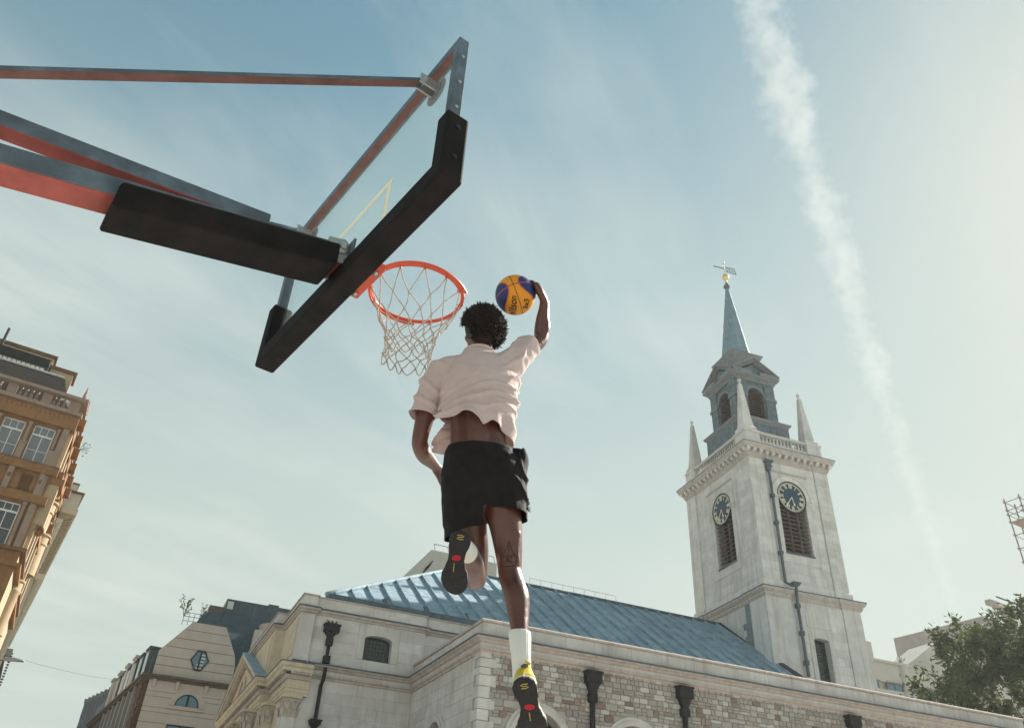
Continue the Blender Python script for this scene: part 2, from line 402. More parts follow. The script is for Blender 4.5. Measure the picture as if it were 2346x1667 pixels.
while zc > 4.2:
    h = random.uniform(0.11, 0.25); x = 10.92 + random.uniform(0, 0.15)
    while x < 36.7:
        w = random.uniform(0.13, 0.40) * (1.25 if h > 0.2 else 1)
        parts = [(x, w, zc - h, h)]
        if h > 0.20 and random.random() < 0.45:      # two thin stones stacked
            t = random.uniform(0.4, 0.6); parts = [(x, w, zc - h, h * t), (x, w, zc - h + h * t, h * (1 - t))]
        for (sx, sw, sz, sh) in parts:
            cxs, czs = sx + sw / 2, sz + sh / 2
            if cxs + sw / 2 > 36.7: continue
            if any((abs(cxs - a[0]) < a[1] + 0.30 + sw * 0.3 and czs < a[3]) or math.hypot(cxs - a[0], max(0, czs - a[3])) < a[1] + 0.30 + min(sw, sh) * 0.4 for a in ARCH): continue
            if cxs < 11.2 and sw > 0.2: cxs += 0.0
            lowest = 5.62 + (cxs - 12.0) * 0.119       # what the photograph shows above its lower edge
            stones.append((cxs, czs, sw, sh, czs > lowest - 0.15))
        x += w
    zc -= h
vis = [s for s in stones if s[4]]
vis.sort(key=lambda s: s[2] * s[3] / (s[0] * s[0] + 676) ** 1.0, reverse=True)
keep = set(id(s) for s in vis[:300])
rest = MB()
for s in stones:
    if id(s) in keep:
        me = SM[random.choices(range(24), [3, 3, 1.6, 2.2] * 6)[0]]
        o = finst('rubble_stone', me, me.materials[0], aisle, FAc, s[0], 0.02, s[1], (s[2] - 0.010, 0.055, s[3] - 0.009))
        o.location.x -= 0
    else:
        me = SM[random.randrange(24)]
        vs = [FAc(s[0] + v.co.x * (s[2] - 0.010), 0.02 + v.co.y * 0.055, s[1] + v.co.z * (s[3] - 0.009)) for v in me.vertices]
        rest.add(vs, [tuple(p.vertices) for p in me.polygons])
ro = rest.build('rubble_stones', RCOL[0], aisle); tag(ro, kind='stuff')
# rubble runs short of the quoins: squared stones fill between
# entablature: bed mould, band, upper mould (one path round aisle, return and wing)
PATH = [(36.75, 26), (10.53, 26), (10.53, 33.17), (6.2, 33.17)]
def csweep(prof, name, m, path=PATH, parent=None, **k): return cbuild(MB().sweep(path, prof, **k), name, m, parent)
csweep([(-0.2, 7.93), (0.05, 7.93), (0.07, 7.99), (0.15, 8.03), (0.16, 8.09), (-0.2, 8.09)], 'bed_mould', STONE_M)
csweep([(-0.2, 8.092), (0.10, 8.092), (0.10, 8.235), (-0.2, 8.235)], 'frieze', STONE)
csweep([(-0.2, 8.237), (0.12, 8.237), (0.18, 8.27), (0.20, 8.31), (0.30, 8.36), (0.31, 8.40), (-0.2, 8.40)], 'cornice', STONE_M)
csweep([(-0.2, 8.402), (0.345, 8.402), (0.345, 8.445), (0.02, 8.53), (-0.2, 8.53)], 'lead_ledge', LEAD_D)
csweep([(-0.45, 8.532), (0.0, 8.532), (0.0, 8.955), (-0.45, 8.955)], 'parapet', STONE, PATH[:3])
csweep([(-0.52, 8.957), (0.06, 8.957), (0.075, 9.02), (0.03, 9.075), (-0.48, 9.09), (-0.52, 9.03)], 'coping', STONE_M, PATH[:3])
cbuild(MB().box(10.6, 36.7, 26.4, 34.2, 8.45, 8.60), 'aisle_roof', LEAD_D)
cbuild(MB().box(36.3, 36.75, 26.45, 34, 8.0, 8.95), 'end_parapet', STONE)
# shallow blocks of the parapet and return wall
random.seed(11)
ashlar(church, FAc, 10.56, 36.7, 8.56, 8.94, 0.38, 1.5, STONE, proud=0.012)
ashlar(church, FRc, 26.05, 33.1, 8.56, 8.94, 0.38, 1.5, STONE, proud=0.012)
ashlar(church, FRc, 26.5, 33.14, 4.6, 7.92, 0.415, 0.95, STONE, [(28.85, 30.95, 0, 5.62), (29.15, 30.65, 5.0, 6.7), (28.85, 30.95, 5.0, 6.2)], proud=0.014)
ashlar(church, FWc, 7.05, 10.50, 4.6, 7.92, 0.415, 0.95, STONE, [(7.85, 9.75, 0, 6.0), (8.15, 9.45, 5.5, 6.66)], proud=0.014)

# small bird-cage of rainwater goods: hopper head on a downpipe
def downpipe(F, s, ztop, hop_h, zbot, parent, hw=0.3, r=0.075, swan=True, collars=()):
    t = MB().tube([F(s, 0.13, zbot), F(s, 0.13, ztop - hop_h)], r, 10)
    p = cbuild(t, 'downpipe', IRON, parent, auto=True)
    h = MB()
    zt = ztop; F2 = F
    h.hexa([F(s - hw, 0.0, zt - hop_h * 0.55), F(s + hw, 0.0, zt - hop_h * 0.55), F(s + hw, 0.34, zt - hop_h * 0.55), F(s - hw, 0.34, zt - hop_h * 0.55),
            F(s - hw, 0.0, zt), F(s + hw, 0.0, zt), F(s + hw, 0.36, zt), F(s - hw, 0.36, zt)])
    h.hexa([F(s - r, 0.05, zt - hop_h), F(s + r, 0.05, zt - hop_h), F(s + r, 0.21, zt - hop_h), F(s - r, 0.21, zt - hop_h),
            F(s - hw * 0.8, 0.0, zt - hop_h * 0.555), F(s + hw * 0.8, 0.0, zt - hop_h * 0.555), F(s + hw * 0.8, 0.3, zt - hop_h * 0.555), F(s - hw * 0.8, 0.3, zt - hop_h * 0.555)])
    h.fbox(F, s - hw - 0.03, s + hw + 0.03, 0.0, 0.38, zt - 0.06, zt - 0.0)
    cbuild(h, 'hopper', IRON, p)
    for zc_ in collars: cbuild(MB().fbox(F, s - r - 0.06, s + r + 0.06, 0, 0.24, zc_ - 0.14, zc_ + 0.14), 'collar', IRON, p)
    return p
for s in (14.70, 18.50, 26.45): downpipe(FA, s, 7.88, 0.75, 0, church, 0.29, 0.095, collars=(7.0, 4.9))
downpipe(FW, 6.86, 10.02, 0.55, 8.53, church, 0.30, 0.07, collars=(9.35, 8.66))
downpipe(FW, 6.82, 6.45, 0.3, 0.0, church, 0.2, 0.075)
cbuild(MB().tube([FW(6.82, 0.42, 8.3), FW(6.82, 0.42, 7.9), FW(6.82, 0.13, 7.7), FW(6.82, 0.13, 6.4)], 0.075, 10), 'downpipe', IRON, auto=True)
# swan necks into the hoppers
bk = MB()
for i, s in enumerate((-0.14, 0.0, 0.14)): bk.tube([FW(6.86 + s, 0.1, 10.0), FW(6.86 + s, 0.12, 10.12 + 0.05 * (i == 1)), FW(6.86 + s * 1.4, 0.02, 10.2)], 0.025, 6)
cbuild(bk, 'hopper_bracket', IRON)

# upper (attic) storey of the wing, and the clerestory wall behind the aisle
up_w = cbuild(wall_openings(MB(), FW, 5.56, 10.84, 8.5, 10.35, -0.7, 0, [(8.88, 0.575, 8.91, 9.74, 0.17)]), 'attic_wall', STONE)
cbuild(MB().fbox(FW, 10.84, 31.7, -0.75, -0.14, 8.5, 10.35), 'clerestory_wall', STONE)
ashlar(church, FWc, 6.16, 10.80, 8.55, 10.30, 0.44, 1.05, STONE, [(7.98, 9.76, 8.89, 10.3), (6.5, 7.2, 9.5, 10.1)], proud=0.014)
ashlar(church, Frame((-CH.x, 7.17 + 0.14, 0), (1, 0, 0), (0, -1, 0)), 10.86, 16, 9.1, 10.3, 0.44, 1.05, STONE, proud=0.012)
# segmental window with margin
FWp = Frame((0, 33.17 - 0.02, 0), (1, 0, 0), (0, -1, 0))
sur = wall_openings(MB(), FW, 8.02, 9.74, 8.91, 10.30, -0.02, 0.028, [(8.88, 0.575, 8.91, 9.74, 0.17)])
cbuild(sur, 'window_surround', STONE)
gl = MB().prism(FW, [(8.305, 8.90), (9.455, 8.90), (9.455, 9.74)] + [(8.88 + 0.575 * math.cos(math.pi * i / 10), 9.74 + 0.17 * math.sin(math.pi * i / 10)) for i in range(1, 10)] + [(8.305, 9.74)], -0.32, -0.28)
wd = cbuild(gl, 'window', GLASS_D)
b = MB()
for i in range(1, 8): b.fbox(FW, 8.305 + 1.15 * i / 8 - 0.009, 8.305 + 1.15 * i / 8 + 0.009, -0.279, -0.262, 8.91, 9.86)
for i in range(1, 7): b.fbox(FW, 8.31, 9.45, -0.278, -0.264, 8.91 + 0.15 * i - 0.008, 8.91 + 0.15 * i + 0.008)
cbuild(b, 'leaded_bars', mat('lead_came', (0.03, 0.035, 0.035), 0.6), wd)
# corner pilaster strip of attic
cbuild(MB().fbox(FW, 5.56, 6.13, 0, 0.17, 8.5, 10.33), 'attic_pilaster', STONE)

# attic cornice and parapet (wing, then set back over the clerestory); west end included
XW = 5.56
APATH = [(31.7, 33.31), (10.84, 33.31), (10.84, 33.17), (6.13, 33.17), (6.13, 33.0), (XW, 33.0), (XW, 36.2), (5.16, 36.2), (5.16, 47.0)]
csweep([(-0.3, 10.352), (0.04, 10.352), (0.06, 10.42), (0.13, 10.46), (0.14, 10.53), (-0.3, 10.53)], 'attic_bed_mould', STONE_M, APATH)
csweep([(-0.3, 10.532), (0.17, 10.532), (0.17, 10.575), (0.0, 10.64), (-0.3, 10.64)], 'attic_lead_ledge', LEAD_D, APATH)
csweep([(-0.4, 10.642), (0.0, 10.642), (0.0, 11.03), (-0.4, 11.03)], 'attic_parapet', STONE, APATH)
csweep([(-0.45, 11.032), (0.05, 11.032), (0.05, 11.075), (-0.1, 11.11), (-0.45, 11.11)], 'attic_coping', STONE_M, APATH)
dn = MB()
for i in range(7): dn.box(5.60 + i * 0.085, 5.64 + i * 0.085, 32.87, 32.95, 10.30, 10.36)
cbuild(dn, 'dentils', STONE_M)

# west front walls
FV = Frame((XW, 0, 0), (0, 1, 0), (-1, 0, 0)); FC = Frame((5.16, 0, 0), (0, 1, 0), (-1, 0, 0))
WARM = mat('stone_with_warm_bounce', (0.56, 0.48, 0.36), 0.9, var=0.14, nscale=2.2, streak=0.45, dirt=(0.20, 0.13, 0.09), bump=0.25, bscale=18, coords='World')  # golden light reflected from across the street is put into this colour
cbuild(MB().box(XW + 0.008, 6.2, 33.18, 36.2, 0, 10.35), 'pavilion_wall', WARM)
cbuild(MB().box(5.16, 6.2, 36.2, 47.2, 0, 10.35), 'front_wall', WARM)
for (a, b_, F_) in ((33.35, 35.9, FV), (36.6, 41.6, FC)):
    fr = MB().fbox(F_, a, b_, 0, 0.03, 8.75, 10.2)
    cbuild(fr, 'attic_panel', WARM)
# main entablature of the west front: architrave, frieze, dentils, cornice
EPATH = [(6.35, 32.98), (5.53, 32.98), (5.53, 36.2), (5.13, 36.2), (5.13, 47.2)]
csweep([(-0.3, 7.20), (0.03, 7.20), (0.03, 7.30), (0.06, 7.31), (0.06, 7.42), (0.10, 7.44), (0.12, 7.50), (-0.3, 7.50)], 'architrave', WARM, EPATH)
csweep([(-0.3, 7.502), (0.03, 7.502), (0.03, 7.75), (-0.3, 7.75)], 'west_frieze', WARM, EPATH)
csweep([(-0.3, 7.752), (0.10, 7.752), (0.14, 7.82), (0.15, 7.90), (-0.3, 7.90)], 'west_bed_mould', STONE_M, EPATH)
csweep([(-0.3, 8.0), (0.30, 8.0), (0.32, 8.10), (0.40, 8.16), (0.43, 8.28), (-0.3, 8.28)], 'west_cornice', WARM, EPATH)
csweep([(-0.3, 8.282), (0.45, 8.282), (0.45, 8.32), (0.0, 8.40), (-0.3, 8.40)], 'west_lead_ledge', LEAD_D, EPATH)
DENT = MB().box(-0.04, 0.04, -0.09, 0.09, -0.05, 0.05).mesh('dentil'); DENT.materials.append(STONE_M)
for i in range(8): inst('dentil', DENT, STONE_M, church, (5.60 + i * 0.1 - CH.x, 32.98 - 0.22 - CH.y, 7.95))
for i in range(26): inst('dentil', DENT, STONE_M, church, (5.53 - 0.22 - CH.x, 33.0 + i * 0.115 - CH.y, 7.95), (0, 0, R(90)))
for i in range(60): inst('dentil', DENT, STONE_M, church, (5.13 - 0.22 - CH.x, 36.25 + i * 0.18 - CH.y, 7.95), (0, 0, R(90)))
# pediment
ap, zb_, ya, yb = 10.45, 8.36, 36.0, 47.3
yc = (ya + yb) / 2
FP = Frame((4.95, 0, 0), (0, 1, 0), (-1, 0, 0))
cbuild(MB().prism(FP, [(ya + 0.5, zb_), (yb - 0.5, zb_), (yc, ap - 0.35)], -0.5, -0.06), 'tympanum', WARM)
for sg in (0, 1):
    a = (ya, zb_) if sg == 0 else (yb, zb_)
    mb = MB()
    for (t0, t1, d0, d1) in ((0.0, 0.16, -0.5, 0.27), (0.16, 0.27, -0.5, 0.16), (0.27, 0.38, -0.5, 0.05)):
        mb.prism(FP, [(a[0], a[1] - t0 + 0.05), (yc, ap - t0 + 0.05), (yc, ap - t1 + 0.05), (a[0], a[1] - t1 + 0.05)], d0, d1)
    cbuild(mb, 'raking_cornice', WARM)
    cbuild(MB().hexa([FP(a[0], 0.31, a[1] + 0.055), FP(a[0], -0.5, a[1] + 0.055), FP(yc, -0.5, ap + 0.055), FP(yc, 0.31, ap + 0.055),
                      FP(a[0], 0.31, a[1] + 0.10), FP(a[0], -0.5, a[1] + 0.10), FP(yc, -0.5, ap + 0.10), FP(yc, 0.31, ap + 0.10)]), 'pediment_lead', LEAD)
    for i in range(22):
        t = 0.06 + 0.9 * i / 22
        inst('dentil', DENT, STONE_M, church, (4.95 - 0.08 - CH.x, a[0] + (yc - a[0]) * t - CH.y, a[1] + (ap - a[1]) * t - 0.34), (0, 0, R(90)))
cbuild(arch_ring(MB(), FP, yc, 8.5, 0.75, 0.95, -0.06, 0.03), 'niche_arch', WARM)
cbuild(MB().prism(FP, [(yc + 0.75 * math.cos(math.pi * i / 12), 8.5 + 0.75 * math.sin(math.pi * i / 12)) for i in range(13)], -0.06, -0.05), 'niche', STONE_M)
# corinthian pilaster (corner) and half columns with capitals
def capital(c, w, z0, z1, square, parent):
    h = z1 - z0; mb = MB()
    pr = [(w * 0.50, 0), (w * 0.50, h * 0.06), (w * 0.47, h * 0.08), (w * 0.50, h * 0.5), (w * 0.60, h * 0.82), (w * 0.66, h * 0.86)]
    mb.lathe((c[0], c[1], z0), [(r * (1.35 if square else 1.0), z) for r, z in pr], 4 if square else 16, sq=square)
    cap = cbuild(mb, 'capital', WARM, parent)
    lv = MB()
    for row, (zz, n, hh) in enumerate(((0.08, 8, 0.40), (0.34, 8, 0.42))):
        for q in range(n):
            a = 2 * math.pi * (q + 0.5 * row) / n; d = Vector((math.cos(a), math.sin(a), 0)); sd = Vector((-d.y, d.x, 0))
            rad = w * 0.53 / (max(abs(d.x), abs(d.y)) if square else 1)
            b0 = Vector((c[0], c[1], z0 + h * zz)) + d * rad
            prof = [(0.00, 0, .10), (0.02, .35, .15), (0.06, .75, .14), (0.17, 1.0, .10), (0.22, .86, .05)]
            vs = []
            for o_, zt, hw in prof: vs += [b0 + d * (o_ * w * 1.2) + zv * (zt * hh * h) - sd * hw * w, b0 + d * (o_ * w * 1.2 + 0.03 * w) + zv * (zt * hh * h + 0.02), b0 + d * (o_ * w * 1.2) + zv * (zt * hh * h) + sd * hw * w]
            lv.add(vs, [(i * 3 + k_, i * 3 + k_ + 1, i * 3 + k_ + 4, i * 3 + k_ + 3) for i in range(4) for k_ in range(2)])
    lo = cbuild(lv, 'acanthus_leaves', STONE_M, cap)
    md = lo.modifiers.new('thick', 'SOLIDIFY'); md.thickness = 0.018
    for q in range(4):
        a = math.pi / 4 + q * math.pi / 2; d = Vector((math.cos(a), math.sin(a), 0))
        p0 = Vector((c[0], c[1], z0 + h * 0.80)) + d * w * 0.80
        pts = [p0 + d * (math.cos(t) * 0.085 * w * (1.4 - t * 0.15)) + zv * (math.sin(t) * 0.13 * h * (1.4 - t * 0.15)) for t in np.linspace(0, 6.5, 16)]
        cbuild(MB().tube(pts, 0.032 * w / 0.5, 6), 'volute', STONE_M, cap, smooth=True)
    ab = w * 0.74
    cbuild(MB().box(c[0] - ab, c[0] + ab, c[1] - ab, c[1] + ab, z0 + h * 0.875, z1), 'abacus', WARM, cap)
    return cap
pil = cbuild(MB().box(5.545, 6.05, 32.99, 33.4, 0, 6.40), 'pilaster', STONE)
capital((5.80, 33.24), 0.50, 6.40, 7.195, True, church)
for yk in (37.0, 40.0, 43.4, 46.4):
    colm = cbuild(MB().lathe((4.98, yk, 0), [(0.36, 0), (0.36, 0.4), (0.30, 0.45), (0.30, 2.2), (0.25, 6.3), (0.28, 6.33), (0.28, 6.40)], 20), 'half_column', WARM, auto=True)
    capital((4.98, yk), 0.52, 6.40, 7.195, False, church)
capital((5.45, 35.2), 0.48, 6.40, 7.195, True, church)
cbuild(MB().box(5.25, 5.56, 34.95, 35.45, 0, 6.4), 'pilaster', WARM)

# ------------------------------------------------------------------ main lead roof
TP = math.tan(R(35.5)); RY0, RZ0, RYR = 33.9, 11.42, 40.45
RZR = RZ0 + TP * (RYR - RY0); XR0, XR1 = 6.6, 32.1
HIPX = XR0 + (RYR - RY0) * 1.18
roof = cbuild(MB().add([(XR0, RY0, RZ0), (XR1, RY0, RZ0), (XR1, RYR, RZR), (HIPX, RYR, RZR), (XR0, 2 * RYR - RY0, RZ0), (XR1, 2 * RYR - RY0, RZ0)],
                       [(0, 1, 2, 3), (0, 3, 4), (3, 2, 5, 4), (1, 5, 2), (0, 4, 5, 1)]), 'roof', LEAD_D)
cs, sn = math.cos(R(35.5)), math.sin(R(35.5))
slope_len = (RYR - RY0) / cs
def rp(x, l, o=0.0): return Vector((x - CH.x, RY0 + l * cs - o * sn - CH.y, RZ0 + l * sn + o * cs))
SP = 0.85; x = XR0 + 0.35; random.seed(5)
laps = [0.0, 1.9, 3.9, 5.9, slope_len]
while x < XR1 + 0.01:
    xn = min(x + SP, XR1)
    lmax0 = min(slope_len, (x - XR0) / 1.18 / cs) if x < HIPX else slope_len
    lmax1 = min(slope_len, (xn - XR0) / 1.18 / cs) if xn < HIPX else slope_len
    if xn - x > 0.2:
        sh = random.uniform(-0.5, 0.5)
        for i in range(4):
            a = laps[i] + (sh if 0 < i else 0); b_ = laps[i + 1] + (sh if i < 3 else 0)
            a0, b0, a1, b1 = min(a, lmax0), min(b_, lmax0), min(a, lmax1), min(b_, lmax1)
            if b1 - a1 < 0.05: continue
            if b0 - a0 < 0.02: b0 = a0 + 0.02
            t0, t1 = 0.022 + 0.012, 0.022
            mb = MB().hexa([rp(x + 0.03, a0, 0.004), rp(xn - 0.03, a1, 0.004), rp(xn - 0.03, b1, 0.004), rp(x + 0.03, b0, 0.004),
                            rp(x + 0.03, a0, t0), rp(xn - 0.03, a1, t0), rp(xn - 0.03, b1, t1), rp(x + 0.03, b0, t1)])
            mb.build('lead_sheet', LEAD, roof)
    if lmax0 > 0.2:
        mb = MB().hexa([rp(x - 0.035, 0, 0.004), rp(x + 0.035, 0, 0.004), rp(x + 0.035, lmax0 + 0.02, 0.004), rp(x - 0.035, lmax0 - 0.02, 0.004),
                        rp(x - 0.022, 0, 0.135), rp(x + 0.022, 0, 0.135), rp(x + 0.022, lmax0 + 0.02, 0.135), rp(x - 0.022, lmax0 - 0.02, 0.135)])
        mb.build('batten_roll', LEAD, roof)
    x += SP
MB().tube([rp(XR0, 0, 0.05), rp(HIPX, slope_len, 0.05)], 0.11, 10).build('hip_roll', LEAD, roof, auto=True)
MB().tube([rp(HIPX, slope_len, 0.06), rp(XR1, slope_len, 0.06)], 0.10, 10).build('ridge_roll', LEAD_D, roof, auto=True)
vg = MB().hexa([rp(XR1 - 0.34, 0, 0.05), rp(XR1, 0, 0.05), rp(XR1, slope_len, 0.05), rp(XR1 - 0.34, slope_len, 0.05), rp(XR1 - 0.34, 0, 0.16), rp(XR1, 0, 0.20), rp(XR1, slope_len, 0.20), rp(XR1 - 0.34, slope_len, 0.16)])
vg.build('verge_flashing', mat('dark_verge', (0.05, 0.045, 0.045), 0.7), roof)  # near-black strip along the roof verge
cbuild(MB().box(XR0, XR1, RY0 - 0.5, RY0 + 0.3, 10.4, RZ0 - 0.05), 'gutter_base', LEAD_D)
# small roof vents near the eaves and the ridge handrail
for xx in (9.2, 11.1, 13.0, 14.6):
    p = rp(xx, 0.28, 0.02)
    MB().add([p + Vector((-0.14, 0, 0)), p + Vector((0.14, 0, 0)), p + Vector((0.14, 0.4, 0.28)), p + Vector((-0.14, 0.4, 0.28)), p + Vector((0, 0, 0.24)), p + Vector((0, 0.4, 0.32))],
             [(0, 1, 4), (1, 2, 5, 4), (0, 4, 5, 3), (0, 3, 2, 1)]).build('roof_vent', LEAD_D, roof)
rl = MB(); xs = np.arange(19.0, 24.6, 0.7)
for xx in xs: rl.tube([rp(xx, slope_len, 0.05), rp(xx, slope_len, 0.05) + Vector((0, 0, 0.42))], 0.008, 5)
rl.tube([rp(19.0, slope_len, 0.05) + Vector((0, 0, 0.42)), rp(24.5, slope_len, 0.05) + Vector((0, 0, 0.42))], 0.009, 5)
rl.build('ridge_rail', IRON, roof)
pp = rp(XR1, 0.1, 0)
MB().tube([pp + Vector((-0.1, -0.1, 0.2)), pp + Vector((0.35, -0.1, 0.2)), pp + Vector((0.55, -0.1, 0.05))], 0.09, 8).build('overflow_pipe', STONE_T, roof, auto=True)
# copper bowl rooflight seen behind the attic at the far side of the west front
# ------------------------------------------------------------------ church tower
TR_ = R(-4.46)
tower = thing('church_tower', 'tall pale stone church tower with blue clock faces and lead spire', 'church tower', (31.782, 35.8, 0), TR_)
TW, TD = 5.85, 7.36
STONE_TM = mat('tower_moulding_stone', (0.46, 0.425, 0.39), 0.92, var=0.16, nscale=4, streak=0.5, dirt=(0.20, 0.135, 0.11), bump=0.25, bscale=22, coords='World')
FF = Frame((0, 0, 0), (1, 0, 0), (0, -1, 0))      # front: s=u
FL = Frame((0, 0, 0), (0, 1, 0), (-1, 0, 0))      # left: s=v
FB = Frame((0, TD, 0), (1, 0, 0), (0, 1, 0)); FT = Frame((TW, 0, 0), (0, 1, 0), (1, 0, 0))
LV = dict(zb=19.5, zs=23.0)
fo, lo_ = (2.83, 1.0, 19.48, 23.25, 1.02), (3.35, 1.0, 19.48, 23.25, 1.02)
def tb(mb, name, m, parent=None, **k): return mb.build(name, m, parent or tower, **k)
# lower stage (a little wider), upper stage
lowF = Frame((0, -0.18, 0), (1, 0, 0), (0, -1, 0)); lowL = Frame((-0.18, 0, 0), (0, 1, 0), (-1, 0, 0))
lw = wall_openings(MB(), lowF, -0.18, TW + 0.42, 0, 16.5, -0.8, 0, [(3.16, 0.51, 12.2, 14.42, 0.12)])
lw.fbox(lowL, -0.18 + 0.8, TD + 0.2, -0.8, 0, 0, 16.5).box(TW - 0.4, TW + 0.42, 0.62, TD + 0.2, 0, 16.5).box(0.62, TW - 0.4, TD - 0.6, TD + 0.2, 0, 16.5)
low = tb(lw, 'lower_stage', STONE_T)
uw = wall_openings(MB(), FF, 0, TW, 17.15, 25.5, -0.7, 0, [fo])
wall_openings(uw, FL, 0.7, TD, 17.15, 25.5, -0.7, 0, [lo_])
uw.box(TW - 0.7, TW, 0.7, TD, 17.15, 25.5).box(0.7, TW - 0.7, TD - 0.7, TD, 17.15, 25.5).box(0.7, TW - 0.7, 0.7, TD - 0.7, 25.3, 25.5)
upst = tb(uw, 'upper_stage', STONE_T)
# corner pilaster strips of both stages
pf = MB()
for F, L_, PW in ((FF, TW, (0, 1.12)), (FF, TW, (4.86, TW)), (FL, TD, (0, 1.25)), (FL, TD, (6.28, TD))):
    tb(MB().fbox(F, PW[0] - (0.07 if PW[0] == 0 and F is FF else 0), PW[1] + (0.07 if PW[0] else 0), 0, 0.07, 17.15, 25.5), 'corner_pilaster', STONE_T)
for F, PW in ((lowF, (-0.18, 1.45)), (lowF, (5.0, TW + 0.42)), (lowL, (-0.18, 1.3)), (lowL, (6.2, TD + 0.2))):
    tb(MB().fbox(F, PW[0] - (0.07 if F is lowF and PW[0] < 0 else 0), PW[1], 0, 0.07, 6.0, 16.5), 'corner_pilaster', STONE_T)
random.seed(21)
FFp, FLp = FF, FL
ashlar(tower, FFp, 1.14, 4.84, 17.3, 25.45, 0.47, 1.0, STONE_T, [(1.42, 4.24, 19.1, 24.8), (1.15, 1.5, 17, 26)], proud=0.012)
ashlar(tower, FLp, 1.27, 6.26, 17.3, 25.45, 0.47, 1.1, STONE_T, [(1.95, 4.98, 18.6, 24.85)], proud=0.012)
ashlar(tower, Frame((0, -0.07, 0), (1, 0, 0), (0, -1, 0)), -0.05, 1.10, 17.3, 25.45, 0.47, 1.2, STONE_T, proud=0.012)
ashlar(tower, Frame((0, -0.07, 0), (1, 0, 0), (0, -1, 0)), 4.88, TW + 0.05, 17.3, 25.45, 0.47, 1.2, STONE_T, proud=0.012)
ashlar(tower, Frame((-0.07, 0, 0), (0, 1, 0), (-1, 0, 0)), 0.0, 1.23, 17.3, 25.45, 0.47, 1.2, STONE_T, proud=0.012)
ashlar(tower, lowF, 1.47, 4.98, 9.0, 16.4, 0.47, 1.0, STONE_T, [(2.30, 4.05, 12.0, 14.76), (2.3, 4.02, 15.05, 16.05), (1.5, 2.1, 0, 17)], proud=0.012)
